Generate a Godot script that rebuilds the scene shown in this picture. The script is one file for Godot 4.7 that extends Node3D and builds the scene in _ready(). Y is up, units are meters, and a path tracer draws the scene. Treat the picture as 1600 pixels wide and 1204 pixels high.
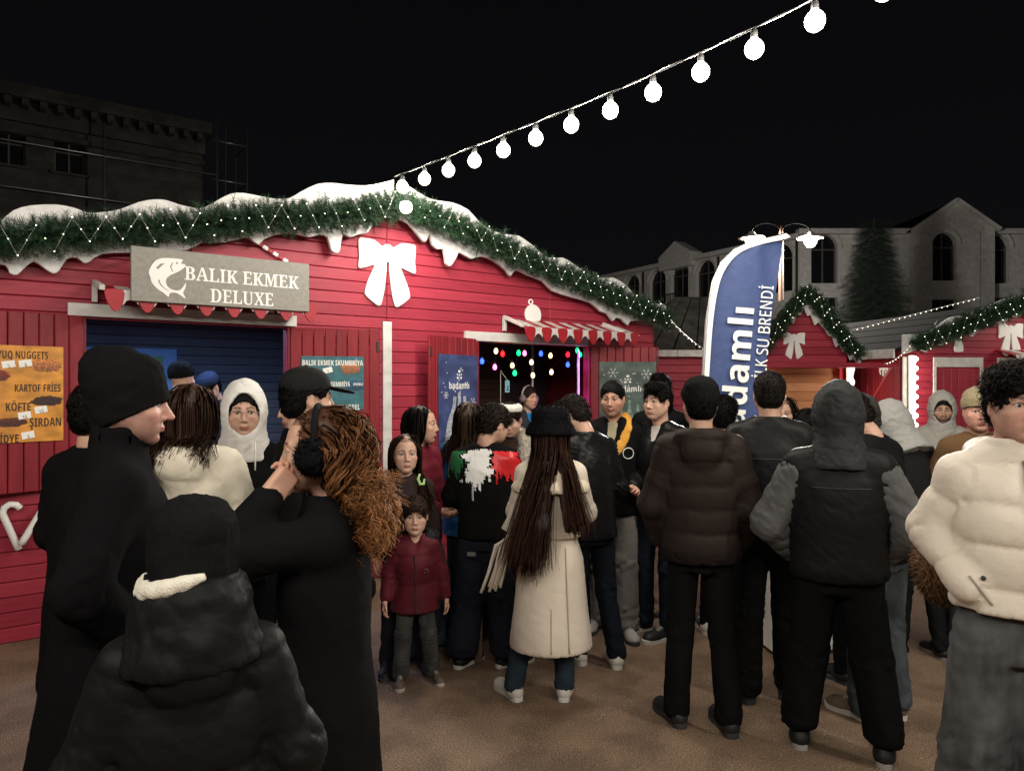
extends Node3D
# A winter market at night: two-hatch wooden hut, string of globe bulbs, crowd of visitors.

const EX := Vector3(0.79361, 0, -0.60843)   # along the front of the big hut
const EZ := Vector3(0.60843, 0, 0.79361)    # out of that front
const HUT_AT := Vector3(-1.124, 0, -6.56)

var rng := RandomNumberGenerator.new()
var M := {}
var T := {}
var used := {}

# ------------------------------------------------------------------ small helpers
func numbered(called: String) -> String:
	if not used.has(called):
		used[called] = 0
		return called
	used[called] += 1
	return "%s_%03d" % [called, used[called]]

func put(o: Node3D, called: String, parent: Node = null) -> Node3D:
	if parent == null or parent == self:
		o.name = numbered(called)
		add_child(o, true)
	else:
		o.name = called
		parent.add_child(o, true)
	return o

func tag(o: Node3D, label: String, category: String, group := "") -> Node3D:
	o.set_meta("label", label)
	o.set_meta("category", category)
	if group != "":
		o.set_meta("group", group)
	return o

func thing(called: String, label: String, category: String, xf := Transform3D(), group := "") -> Node3D:
	var o := Node3D.new()
	put(o, called)
	o.transform = xf
	return tag(o, label, category, group)

func mi(called: String, mesh: Mesh, m: Material, parent: Node = null, xf := Transform3D()) -> MeshInstance3D:
	var o := MeshInstance3D.new()
	o.mesh = mesh
	o.material_override = m
	o.transform = xf
	put(o, called, parent)
	return o

func structure(o: Node3D) -> Node3D:
	o.set_meta("kind", "structure")
	return o

func stuff(o: Node3D) -> Node3D:
	o.set_meta("kind", "stuff")
	return o

func at(x: float, y: float, z: float, yaw := 0.0) -> Transform3D:
	return Transform3D(Basis(Vector3.UP, yaw), Vector3(x, y, z))

func hut_xf() -> Transform3D:
	return Transform3D(Basis(EX, Vector3.UP, EZ), HUT_AT)

func lin(r: float, g: float, b: float) -> Color:
	return Color(r, g, b).linear_to_srgb()

func newst() -> SurfaceTool:
	var st := SurfaceTool.new()
	st.begin(Mesh.PRIMITIVE_TRIANGLES)
	return st

# front faces clockwise seen from outside: a quad given counter-clockwise seen from outside
func quad(st: SurfaceTool, a: Vector3, b: Vector3, c: Vector3, d: Vector3) -> void:
	for v in [a, c, b, a, d, c]:
		st.add_vertex(v)

func tri(st: SurfaceTool, a: Vector3, b: Vector3, c: Vector3) -> void:
	st.add_vertex(a)
	st.add_vertex(c)
	st.add_vertex(b)

func done(st: SurfaceTool) -> ArrayMesh:
	st.generate_normals()
	return st.commit()

# box with bevelled edges, centre c, size s, in the axes of basis bs
func bevel_box(st: SurfaceTool, c: Vector3, s: Vector3, bv := 0.004, bs := Basis.IDENTITY) -> void:
	var h := s * 0.5
	bv = minf(bv, minf(h.x, minf(h.y, h.z)) * 0.9)
	st.set_smooth_group(-1)
	for ax in 3:
		for sg in [-1.0, 1.0]:
			var n := Vector3.ZERO
			n[ax] = sg
			var u := Vector3.ZERO
			u[(ax + 1) % 3] = 1.0
			var w := n.cross(u)
			var hu: float = h[(ax + 1) % 3] - bv
			var hw: float = absf(h.dot(w.abs())) - bv
			var o: Vector3 = n * h[ax]
			quad(st, c + bs * (o - u * hu - w * hw), c + bs * (o + u * hu - w * hw), c + bs * (o + u * hu + w * hw), c + bs * (o - u * hu + w * hw))
	for ax in 3:     # the twelve chamfers
		for s1 in [-1.0, 1.0]:
			for s2 in [-1.0, 1.0]:
				var e := Vector3.ZERO
				e[ax] = 1.0
				var n1 := Vector3.ZERO
				n1[(ax + 1) % 3] = s1
				var n2 := Vector3.ZERO
				n2[(ax + 2) % 3] = s2
				var L: float = h[ax] - bv
				var h1: float = h[(ax + 1) % 3]
				var h2: float = h[(ax + 2) % 3]
				var p: Vector3 = n1 * h1 + n2 * (h2 - bv)
				var q: Vector3 = n1 * (h1 - bv) + n2 * h2
				if s1 * s2 > 0:
					quad(st, c + bs * (p - e * L), c + bs * (q - e * L), c + bs * (q + e * L), c + bs * (p + e * L))
				else:
					quad(st, c + bs * (q - e * L), c + bs * (p - e * L), c + bs * (p + e * L), c + bs * (q + e * L))

func box_mesh(s: Vector3, bv := 0.004) -> ArrayMesh:
	var st := newst()
	bevel_box(st, Vector3.ZERO, s, bv)
	return done(st)

# straight bar with a box section between two points
func bar(st: SurfaceTool, a: Vector3, b: Vector3, w: float, t: float, up := Vector3.UP, bv := 0.003) -> void:
	var z := (b - a).normalized()
	var x := up.cross(z).normalized()
	var y := z.cross(x)
	bevel_box(st, (a + b) * 0.5, Vector3(w, t, a.distance_to(b)), bv, Basis(x, y, z))

# round tube along points; radii one per point
func tube(st: SurfaceTool, pts: PackedVector3Array, radii: PackedFloat32Array, n := 6, smooth := true) -> void:
	st.set_smooth_group(0 if smooth else -1)
	var rings: Array = []
	var x := Vector3.ZERO
	for i in pts.size():
		var d := (pts[mini(i + 1, pts.size() - 1)] - pts[maxi(i - 1, 0)]).normalized()
		if x == Vector3.ZERO:
			x = d.cross(Vector3.UP if absf(d.y) < 0.9 else Vector3.RIGHT).normalized()
		x = (x - d * x.dot(d)).normalized()
		var y := d.cross(x)
		var r := PackedVector3Array()
		for k in n:
			var t := TAU * k / n
			r.append(pts[i] + (x * cos(t) + y * sin(t)) * radii[i])
		rings.append(r)
	for i in pts.size() - 1:
		for k in n:
			quad(st, rings[i][k], rings[i][(k + 1) % n], rings[i + 1][(k + 1) % n], rings[i + 1][k])
	for k in n:
		tri(st, pts[0], rings[0][(k + 1) % n], rings[0][k])
		tri(st, pts[-1], rings[-1][k], rings[-1][(k + 1) % n])

func tube_mesh(pts: Array, r: float, n := 6) -> ArrayMesh:
	var st := newst()
	var rr := PackedFloat32Array()
	for p in pts:
		rr.append(r)
	tube(st, PackedVector3Array(pts), rr, n)
	return done(st)

# surface of revolution round y; profile of Vector2(radius, height) from bottom to top
func lathe(st: SurfaceTool, prof: Array, n := 20, c := Vector3.ZERO) -> void:
	st.set_smooth_group(0)
	for i in prof.size() - 1:
		for k in n:
			var t0 := TAU * k / n
			var t1 := TAU * (k + 1) / n
			var p: Vector2 = prof[i]
			var q: Vector2 = prof[i + 1]
			var a := c + Vector3(cos(t0) * p.x, p.y, -sin(t0) * p.x)
			var b := c + Vector3(cos(t1) * p.x, p.y, -sin(t1) * p.x)
			var e := c + Vector3(cos(t1) * q.x, q.y, -sin(t1) * q.x)
			var f := c + Vector3(cos(t0) * q.x, q.y, -sin(t0) * q.x)
			if p.x > 1e-5:
				tri(st, a, b, e)
			if q.x > 1e-5:
				tri(st, a, e, f)

func ball(r: float, n := 14) -> SphereMesh:
	var s := SphereMesh.new()
	s.radius = r
	s.height = 2 * r
	s.radial_segments = n
	s.rings = n / 2
	return s

func inset(poly: PackedVector2Array, by: float) -> PackedVector2Array:
	var n := poly.size()
	var out := PackedVector2Array()
	for i in n:
		var a := (poly[i] - poly[(i + n - 1) % n]).normalized()
		var b := (poly[(i + 1) % n] - poly[i]).normalized()
		var na := Vector2(-a.y, a.x)
		var nb := Vector2(-b.y, b.x)
		var m := na + nb
		if m.length() < 0.3:
			m = na * 2.0
		m = m / maxf(m.dot(na), 0.5)
		out.append(poly[i] + m * by)
	return out

# a plate: outline in x,y (either way round), from z0 to z1, front edge chamfered
func plate(st: SurfaceTool, poly: PackedVector2Array, z0: float, z1: float, bv := 0.003) -> void:
	if Geometry2D.is_polygon_clockwise(poly):
		poly = poly.duplicate()
		poly.reverse()
	var top := inset(poly, bv)
	var ids := Geometry2D.triangulate_polygon(top)
	if ids.is_empty():
		top = poly
		ids = Geometry2D.triangulate_polygon(poly)
	st.set_smooth_group(-1)
	for i in range(0, ids.size(), 3):
		var a := top[ids[i]]
		var b := top[ids[i + 1]]
		var c := top[ids[i + 2]]
		if (b - a).cross(c - a) < 0:
			var k := b
			b = c
			c = k
		tri(st, Vector3(a.x, a.y, z1), Vector3(b.x, b.y, z1), Vector3(c.x, c.y, z1))
		tri(st, Vector3(a.x, a.y, z0), Vector3(c.x, c.y, z0), Vector3(b.x, b.y, z0))
	var n := poly.size()
	for i in n:
		var a := poly[i]
		var b := poly[(i + 1) % n]
		var zb := z1 - bv
		quad(st, Vector3(a.x, a.y, z0), Vector3(b.x, b.y, z0), Vector3(b.x, b.y, zb), Vector3(a.x, a.y, zb))
		var c := top[i]
		var d := top[(i + 1) % n]
		quad(st, Vector3(a.x, a.y, zb), Vector3(b.x, b.y, zb), Vector3(d.x, d.y, z1), Vector3(c.x, c.y, z1))

func plate_mesh(poly: PackedVector2Array, z0: float, z1: float, bv := 0.003) -> ArrayMesh:
	var st := newst()
	plate(st, poly, z0, z1, bv)
	return done(st)

func rect(x0: float, y0: float, x1: float, y1: float) -> PackedVector2Array:
	return PackedVector2Array([Vector2(x0, y0), Vector2(x1, y0), Vector2(x1, y1), Vector2(x0, y1)])

func circle(c: Vector2, r: float, n := 24, ry := -1.0) -> PackedVector2Array:
	var o := PackedVector2Array()
	for k in n:
		o.append(c + Vector2(cos(TAU * k / n) * r, sin(TAU * k / n) * (ry if ry > 0 else r)))
	return o

# smooth closed or open outline through points (Catmull-Rom)
func smooth_line(p: Array, per := 4, closed := false) -> PackedVector2Array:
	var o := PackedVector2Array()
	var n := p.size()
	for i in (n if closed else n - 1):
		var a: Vector2 = p[(i - 1 + n) % n] if closed else p[maxi(i - 1, 0)]
		var b: Vector2 = p[i]
		var c: Vector2 = p[(i + 1) % n]
		var d: Vector2 = p[(i + 2) % n] if closed else p[mini(i + 2, n - 1)]
		for k in per:
			o.append(b.cubic_interpolate(c, a, d, float(k) / per))
	if not closed:
		o.append(p[n - 1])
	return o

func v2(list: Array) -> Array:
	var o := []
	for i in range(0, list.size(), 2):
		o.append(Vector2(list[i], list[i + 1]))
	return o

# boards laid over an outline with holes, each a mesh of its own under parent
func boards(parent: Node, outline: PackedVector2Array, holes: Array, pitch: float, thick: float, mats: Array, upright := false, gap := 0.004, called := "board", cuts: Array = []) -> void:
	var lo := outline[0]
	var hi := outline[0]
	for p in outline:
		lo = lo.min(p)
		hi = hi.max(p)
	var from := lo.x if upright else lo.y
	var to := hi.x if upright else hi.y
	var k := 0
	while from + k * pitch < to - 0.01:
		var a := from + k * pitch + gap * 0.5
		var b := minf(from + (k + 1) * pitch, to) - gap * 0.5
		k += 1
		if b - a < 0.01:
			continue
		var band := rect(a, lo.y - 1, b, hi.y + 1) if upright else rect(lo.x - 1, a, hi.x + 1, b)
		var left: Array = Geometry2D.intersect_polygons(outline, band)
		for h in holes:
			var next := []
			for piece in left:
				for q in Geometry2D.clip_polygons(piece, h):
					next.append(q)
			left = next
		for c in cuts:
			var next := []
			for piece in left:
				for q in Geometry2D.clip_polygons(piece, rect(c - 0.002, -9, c + 0.002, 9)):
					next.append(q)
			left = next
		for piece in left:
			var area := 0.0
			for i in piece.size():
				area += piece[i].cross(piece[(i + 1) % piece.size()])
			if absf(area) < 0.0012:
				continue
			var z := rng.randf_range(-0.0015, 0.0015)
			mi(called, plate_mesh(piece, 0.0, thick + z, 0.005), mats[rng.randi() % mats.size()], parent)

func words(parent: Node, called: String, what: String, high: float, m: Material, p: Vector3, squeeze := 1.0, font := "sans", align := 0, turn := 0.0, deep := 0.0015) -> MeshInstance3D:
	var t := TextMesh.new()
	t.text = what
	t.font = T["font_" + font]
	t.font_size = 64
	t.pixel_size = high / 47.0      # capital height of the fonts
	t.depth = deep
	t.curve_step = 1.0
	t.horizontal_alignment = [HORIZONTAL_ALIGNMENT_CENTER, HORIZONTAL_ALIGNMENT_LEFT, HORIZONTAL_ALIGNMENT_RIGHT][align]
	var o := MeshInstance3D.new()
	o.mesh = t
	o.material_override = m
	o.transform = Transform3D(Basis(Vector3(0, 0, 1), turn) * Basis.from_scale(Vector3(squeeze, 1, 1)), p)
	put(o, called, parent)
	return o

# ------------------------------------------------------------------ textures and materials
func noise_pic(freq: float, octaves: int, seed_: int, low: float, high: float, size := 256, kind := FastNoiseLite.TYPE_SIMPLEX_SMOOTH) -> ImageTexture:
	var n := FastNoiseLite.new()
	n.seed = seed_
	n.noise_type = kind
	n.frequency = freq
	n.fractal_octaves = octaves
	var im := n.get_seamless_image(size, size)
	var d := im.get_data()
	for i in d.size():
		d[i] = int(255.0 * clampf(lerpf(low, high, d[i] / 255.0), 0.0, 1.0))
	return ImageTexture.create_from_image(Image.create_from_data(size, size, false, Image.FORMAT_L8, d))

func weave_pic() -> ImageTexture:
	var im := Image.create(64, 64, false, Image.FORMAT_RGB8)
	for y in 64:
		for x in 64:
			var a := absf(sin(PI * x / 4.0)) if (y / 4 + x / 4) % 2 == 0 else absf(sin(PI * y / 4.0))
			a = 0.35 + 0.5 * a + rng.randf() * 0.15
			im.set_pixel(x, y, Color(a, a, a))
	return ImageTexture.create_from_image(im)

func rib_pic() -> ImageTexture:
	var im := Image.create(64, 64, false, Image.FORMAT_RGB8)
	for y in 64:
		for x in 64:
			var a := absf(sin(PI * x / 8.0)) * (0.75 + 0.25 * absf(sin(PI * (y + (x / 8) * 2) / 4.0)))
			im.set_pixel(x, y, Color(a, a, a))
	return ImageTexture.create_from_image(im)

func mat(c: Color, rough := 0.7, bump := "", scale := Vector3.ONE, cm := 0.1, tint := "", tint_scale := Vector3.ONE, world := false) -> StandardMaterial3D:
	var m := StandardMaterial3D.new()
	m.albedo_color = c
	m.roughness = rough
	m.metallic_specular = 0.4
	if bump != "" or tint != "":
		m.uv1_triplanar = true
		m.uv1_world_triplanar = world
		m.uv1_scale = scale
	if bump != "":
		m.heightmap_enabled = true
		m.heightmap_texture = T[bump]
		m.heightmap_scale = cm
	if tint != "":
		m.albedo_texture = T[tint]
	return m

func cloth(c: Color, rough := 0.85, kind := "weave", cm := 0.05, sheen := 0.2) -> StandardMaterial3D:
	var sc := {"weave": 14.0, "folds": 2.2, "rib": 5.0, "fleece": 9.0, "crush": 6.0}
	var m := mat(c, rough, kind, Vector3.ONE * sc[kind], cm)
	if maxf(c.r, maxf(c.g, c.b)) < 0.2:
		sheen = 0.0
	m.rim_enabled = sheen > 0
	m.rim = sheen
	m.rim_tint = 0.6
	m.metallic_specular = 0.25 if sheen > 0.0 else (0.14 if rough > 0.7 else 0.22)
	return m

func glow(c: Color, e: float, base := Color(0.9, 0.9, 0.88)) -> StandardMaterial3D:
	var m := StandardMaterial3D.new()
	m.albedo_color = base
	m.roughness = 0.3
	m.emission_enabled = true
	m.emission = c
	m.emission_energy_multiplier = e
	return m

func make_textures() -> void:
	T.grain = noise_pic(0.012, 5, 3, 0.82, 1.0)
	T.grain_h = noise_pic(0.02, 5, 4, 0.0, 1.0)
	T.blot = noise_pic(0.01, 4, 5, 0.6, 1.0)
	T.grit = noise_pic(0.12, 4, 6, 0.0, 1.0, 512)
	T.folds = noise_pic(0.012, 3, 8, 0.0, 1.0)
	T.crush = noise_pic(0.02, 4, 9, 0.0, 1.0)
	T.fleece = noise_pic(0.08, 3, 10, 0.0, 1.0)
	T.plaster = noise_pic(0.03, 5, 11, 0.86, 1.0)
	T.fade = noise_pic(0.012, 4, 14, 0.62, 1.15)
	T.weave = weave_pic()
	T.rib = rib_pic()
	for f in [["sans", "Droid Sans", 400], ["bold", "Droid Sans", 700], ["serif", "Droid Serif", 700], ["mono", "Droid Sans Mono", 400]]:
		var s := SystemFont.new()
		s.font_names = PackedStringArray([f[1]])
		s.font_weight = f[2]
		T["font_" + f[0]] = s
	# the trodden asphalt: brown grit, paler worn patches, dark damp ones
	var n1 := FastNoiseLite.new()
	n1.seed = 21
	n1.frequency = 0.006
	n1.fractal_octaves = 5
	var n2 := FastNoiseLite.new()
	n2.seed = 22
	n2.frequency = 0.35
	n2.fractal_octaves = 2
	var a := n1.get_seamless_image(1024, 1024)
	var b := n2.get_seamless_image(1024, 1024)
	var da := a.get_data()
	var db := b.get_data()
	var out := PackedByteArray()
	out.resize(1024 * 1024 * 3)
	for i in 1024 * 1024:
		var big := da[i] / 255.0
		var fine := db[i] / 255.0
		var v := (0.72 + 0.28 * smoothstep(0.25, 0.65, big)) * (0.35 + 1.5 * fine * fine)
		if fine > 0.72:
			v *= 1.0 + (fine - 0.72) * 5.0
		out[i * 3] = clampi(int(190 * sqrt(v)), 0, 255)
		out[i * 3 + 1] = clampi(int(174 * sqrt(v)), 0, 255)
		out[i * 3 + 2] = clampi(int(157 * sqrt(v)), 0, 255)
	T.ground = ImageTexture.create_from_image(Image.create_from_data(1024, 1024, false, Image.FORMAT_RGB8, out))
	T.ground_h = ImageTexture.create_from_image(b)

func make_materials() -> void:
	var gs := Vector3(0.7, 9, 0.7)
	M.reds = []
	for c in [[0.40, 0.034, 0.062], [0.35, 0.028, 0.053], [0.44, 0.040, 0.070], [0.375, 0.031, 0.057], [0.42, 0.037, 0.064]]:
		var m := mat(lin(c[0], c[1], c[2]), 0.5, "grain_h", gs, 0.12, "grain", Vector3.ONE, true)
		M.reds.append(m)
	M.red_upright = []
	for c in [[0.27, 0.017, 0.026], [0.24, 0.015, 0.024], [0.29, 0.018, 0.028]]:
		M.red_upright.append(mat(lin(c[0], c[1], c[2]), 0.5, "grain_h", Vector3(7, 0.6, 7), 0.12, "grain", Vector3.ONE, true))
	M.red_back = mat(lin(0.20, 0.01, 0.02), 0.7)
	M.red_paint = mat(lin(0.42, 0.02, 0.03), 0.45, "grain_h", gs, 0.06, "grain", Vector3.ONE, true)
	M.white_paint = mat(lin(0.74, 0.72, 0.68), 0.5, "grain_h", Vector3(2, 2, 2), 0.05, "grain", Vector3.ONE, true)
	M.snow = mat(lin(0.80, 0.79, 0.76), 0.75, "plaster", Vector3(2, 2, 2), 0.1, "plaster", Vector3.ONE, true)
	M.cut_edge = M.white_paint
	M.roof_dark = mat(lin(0.022, 0.021, 0.020), 0.95, "grain_h", Vector3(3, 3, 3), 0.2, "blot", Vector3.ONE, true)
	M.roof_dark.metallic_specular = 0.05
	M.roof_grey = mat(lin(0.17, 0.16, 0.145), 0.75, "grit", Vector3(1.5, 1.5, 1.5), 0.3, "blot", Vector3.ONE, true)
	M.roof_grey.metallic_specular = 0.1
	M.blue_inside = []
	for c in [[0.17, 0.185, 0.225], [0.16, 0.172, 0.21]]:
		M.blue_inside.append(mat(lin(c[0], c[1], c[2]), 0.7, "grain_h", gs, 0.1, "grain", Vector3.ONE, true))
	M.brown_inside = []
	for c in [[0.13, 0.075, 0.045], [0.11, 0.065, 0.04], [0.15, 0.085, 0.05]]:
		M.brown_inside.append(mat(lin(c[0], c[1], c[2]), 0.6, "grain_h", gs, 0.1, "grain", Vector3.ONE, true))
	M.dark_inside = mat(lin(0.07, 0.045, 0.05), 0.6, "grain_h", Vector3(7, 0.6, 7), 0.1, "grain", Vector3.ONE, true)
	M.orange_wood = []
	for c in [[0.56, 0.25, 0.11], [0.50, 0.22, 0.095], [0.60, 0.28, 0.125]]:
		M.orange_wood.append(mat(lin(c[0], c[1], c[2]), 0.5, "grain_h", gs, 0.1, "grain", Vector3.ONE, true))
	M.sign_grey = mat(lin(0.29, 0.275, 0.24), 0.45, "grit", Vector3(3, 3, 3), 0.02, "plaster")
	M.letter_white = mat(lin(0.82, 0.81, 0.77), 0.5)
	M.letter_brown = mat(lin(0.06, 0.03, 0.015), 0.6)
	M.letter_black = mat(lin(0.02, 0.02, 0.02), 0.6)
	M.needle = mat(lin(0.022, 0.058, 0.028), 0.55)
	M.needle.backlight_enabled = true
	M.needle.backlight = Color(0.05, 0.12, 0.05)
	M.needle.vertex_color_use_as_albedo = true
	M.wire_black = mat(lin(0.015, 0.015, 0.015), 0.5)
	M.wire_clear = mat(lin(0.6, 0.6, 0.55), 0.3)
	M.bulb = glow(Color(1.0, 0.97, 0.91), 9.0)
	M.led = glow(Color(1.0, 0.96, 0.88), 5.0)
	M.socket = mat(lin(0.03, 0.03, 0.03), 0.5)
	M.metal_dark = mat(lin(0.03, 0.028, 0.026), 0.5)
	M.metal_grey = mat(lin(0.35, 0.35, 0.35), 0.35)
	M.metal_grey.metallic = 0.8

# ------------------------------------------------------------------ lamps
func omni(p: Vector3, e: float, c: Color, size: float, parent: Node = null) -> void:
	var l := OmniLight3D.new()
	l.light_energy = e
	l.light_color = c
	l.light_size = size
	l.omni_range = 40.0
	l.omni_attenuation = 2.0
	l.shadow_enabled = true
	l.position = p
	l.name = "lamp_light"
	(parent if parent else self).add_child(l, true)

func bulb_string(label: String, pts: PackedVector3Array, spacing: float, energy: float, r := 0.05) -> void:
	var o := thing("bulb_string", label, "string lights", Transform3D(Basis.IDENTITY, pts[0]))
	var c := Curve3D.new()
	for p in pts:
		c.add_point(p - pts[0])
	c.bake_interval = 0.05
	var total := c.get_baked_length()
	var line := []
	var twin := []
	var k := 0
	while k * 0.08 < total:
		var q := c.sample_baked(k * 0.08)
		var a := k * 1.1
		line.append(q + Vector3(0, sin(a), cos(a)) * 0.005)
		twin.append(q - Vector3(0, sin(a), cos(a)) * 0.005)
		k += 1
	mi("wire", tube_mesh(line, 0.0035, 5), M.wire_clear, o)
	mi("wire", tube_mesh(twin, 0.0035, 5), M.wire_black, o)
	var st := newst()
	lathe(st, [Vector2(0, -r * 2.05), Vector2(r * 0.4, -r * 1.98), Vector2(r * 0.75, -r * 1.72), Vector2(r * 0.97, -r * 1.3), Vector2(r, -r * 1.0), Vector2(r * 0.93, -r * 0.6), Vector2(r * 0.7, -r * 0.25), Vector2(r * 0.42, -r * 0.02), Vector2(r * 0.34, r * 0.2), Vector2(0, r * 0.2)], 16)
	var globe := done(st)
	st = newst()
	lathe(st, [Vector2(0, r * 0.1), Vector2(r * 0.37, r * 0.1), Vector2(r * 0.37, r * 0.75), Vector2(r * 0.28, r * 1.0), Vector2(0, r * 1.05)], 12)
	var cap := done(st)
	var s := spacing * 0.4
	while s < total:
		var q := c.sample_baked(s) - Vector3(0, r * 1.2, 0)
		var b := mi("bulb", globe, M.bulb, o, Transform3D(Basis(Vector3.UP, s), q))
		mi("socket", cap, M.socket, b)
		omni(q - Vector3(0, r, 0), energy, Color(1.0, 0.965, 0.915), r, o)
		s += spacing

# ------------------------------------------------------------------ evergreen garland with fairy lights
func twig_mesh(len_: float, needles: int, nl: float) -> ArrayMesh:
	var st := newst()
	var g := RandomNumberGenerator.new()
	g.seed = 5
	st.set_smooth_group(-1)
	for i in needles:
		var t := float(i) / needles
		var p := Vector3(0, t * len_, 0)
		var a := i * 2.4
		var d := Vector3(cos(a), g.randf_range(0.5, 1.1), sin(a)).normalized()
		var l := nl * g.randf_range(0.75, 1.15)
		var s := d.cross(Vector3(g.randf_range(-1, 1), g.randf_range(-1, 1), g.randf_range(-1, 1))).normalized() * 0.0019
		var sh := g.randf_range(0.55, 1.5)
		st.set_color(Color(sh, sh, sh * g.randf_range(0.7, 1.1)))
		tri(st, p - s, p + s, p + d * l)
	return done(st)

func garland(label: String, xf: Transform3D, line: Array, radius: float, per_m: float, seed_: int, leds := true) -> Node3D:
	var o := thing("garland", label, "garland", xf, "lit evergreen garlands on the hut gables")
	var g := RandomNumberGenerator.new()
	g.seed = seed_
	var c := Curve3D.new()
	for p in line:
		c.add_point(p)
	c.bake_interval = 0.04
	var total := c.get_baked_length()
	var mm := MultiMesh.new()
	mm.transform_format = MultiMesh.TRANSFORM_3D
	mm.use_colors = true
	mm.mesh = twig_mesh(radius * 0.92, 46, 0.042)
	mm.instance_count = int(total * per_m * 1.9)
	for i in mm.instance_count:
		var s := total * (i + g.randf()) / mm.instance_count
		var p := c.sample_baked(s)
		var along := (c.sample_baked(minf(s + 0.05, total)) - c.sample_baked(maxf(s - 0.05, 0))).normalized()
		var a := g.randf() * TAU
		var side := along.cross(Vector3(0, 0, 1)).normalized()
		var d := (side * cos(a) + Vector3(0, 0, 1) * absf(sin(a)) * 0.9 + along * g.randf_range(-0.9, 0.9)).normalized()
		var x := d.cross(Vector3(0.3, 0.9, 0.2)).normalized()
		var k := g.randf_range(0.75, 1.15) * (1.35 if g.randf() < 0.04 else 1.0)
		mm.set_instance_transform(i, Transform3D(Basis(x, d, x.cross(d)) * k, p + d * radius * 0.12 + Vector3(0, 0, g.randf_range(-0.02, 0.03))))
		var sh := g.randf_range(0.6, 1.25)
		mm.set_instance_color(i, Color(sh * g.randf_range(0.8, 1.1), sh, sh * 0.95))
	var f := MultiMeshInstance3D.new()
	f.multimesh = mm
	f.material_override = M.needle
	put(f, "needles", o)
	stuff(f)
	# core that keeps the wall from showing through
	var core := []
	var q := 0.0
	while q < total:
		core.append(c.sample_baked(q) + Vector3(0, 0, -0.02))
		q += 0.12
	mi("core", tube_mesh(core, radius * 0.3, 7), M.metal_dark, o)
	if leds:
		var st := newst()
		var sl := newst()
		var zig := []
		var n := int(total / 0.10)
		var small := ball(0.0042, 6)
		for i in n:
			var s := total * (i + 0.5) / n
			var p := c.sample_baked(s)
			var up := radius * (0.8 if i % 2 == 0 else -0.85) * g.randf_range(0.6, 1.0)
			zig.append(p + Vector3(0, up, radius * g.randf_range(0.75, 0.95)))
		for i in n - 1:
			if g.randf() < 0.75:
				tube(st, PackedVector3Array([zig[i], (zig[i] + zig[i + 1]) * 0.5 + Vector3(0, 0, 0.015), zig[i + 1]]), PackedFloat32Array([0.0011, 0.0011, 0.0011]), 4)
			for k in 2:
				sl.append_from(small, 0, Transform3D(Basis.IDENTITY, zig[i].lerp(zig[i + 1], k * 0.5) + Vector3(0, 0, 0.012)))
		mi("fairy_wire", done(st), M.wire_clear, o)
		stuff(mi("fairy_light", sl.commit(), M.led, o))
	return o

# ------------------------------------------------------------------ the market huts
const SNOW_TOP := [-3.62, 2.50, -3.50, 2.56, -3.3, 2.60, -3.1, 2.66, -2.95, 2.70, -2.833, 2.76, -2.765, 2.836, -2.667, 2.883, -2.524, 2.91, -2.421, 2.903, -2.345, 2.883, -2.252, 2.898, -2.142, 2.935, -2.028, 3.001, -1.928, 3.036, -1.843, 3.043, -1.756, 3.025, -1.65, 3.016, -1.578, 3.031, -1.486, 3.098, -1.392, 3.161, -1.296, 3.183, -1.158, 3.179, -1.037, 3.177, -0.933, 3.199, -0.828, 3.272, -0.698, 3.351, -0.564, 3.382, -0.427, 3.39, -0.262, 3.411, -0.117, 3.457, 0.008, 3.509]
const SNOW_TOP_R := [0.064, 3.512, 0.226, 3.447, 0.376, 3.397, 0.53, 3.396, 0.635, 3.397, 0.796, 3.358, 0.906, 3.274, 1.075, 3.195, 1.309, 3.182, 1.405, 3.186, 1.56, 3.122, 1.779, 3.01, 1.98, 3.031, 2.15, 2.975, 2.458, 2.861, 2.721, 2.891, 2.943, 2.811, 3.141, 2.681, 3.378, 2.647, 3.566, 2.652, 3.6, 2.601, 3.521, 2.492]
const SNOW_LOW_R := [3.345, 2.445, 3.005, 2.427, 2.964, 2.375, 2.872, 2.434, 2.771, 2.45, 2.721, 2.412, 2.642, 2.485, 2.535, 2.506, 2.392, 2.587, 2.114, 2.628, 1.848, 2.675, 1.72, 2.762, 1.527, 2.804, 1.365, 2.846, 1.301, 2.777, 1.246, 2.828, 1.083, 2.911, 0.94, 2.933, 0.829, 2.897, 0.699, 2.943, 0.67, 2.904, 0.604, 2.808, 0.551, 2.827, 0.523, 2.953, 0.461, 2.946, 0.4, 2.986, 0.373, 3.07, 0.332, 3.001, 0.273, 3.034, 0.161, 3.14, 0.065, 3.167]
const SNOW_LOW_L := [0.0, 3.172, -0.067, 3.165, -0.172, 3.112, -0.238, 3.016, -0.28, 2.999, -0.334, 2.982, -0.404, 2.951, -0.473, 2.964, -0.496, 2.833, -0.53, 2.803, -0.575, 2.824, -0.609, 2.926, -0.676, 2.939, -0.763, 2.907, -0.891, 2.922, -1.037, 2.894, -1.138, 2.841, -1.178, 2.797, -1.228, 2.83, -1.277, 2.844, -1.43, 2.787, -1.596, 2.767, -1.704, 2.698, -2.077, 2.638, -2.252, 2.61, -2.33, 2.549, -2.368, 2.536, -2.405, 2.567, -2.465, 2.552, -2.509, 2.47, -2.546, 2.446, -2.596, 2.479, -2.653, 2.516, -2.703, 2.469, -2.744, 2.419, -2.785, 2.428, -2.806, 2.475, -2.9, 2.47, -3.0, 2.40, -3.1, 2.44, -3.3, 2.38, -3.45, 2.32, -3.62, 2.42]

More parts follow.
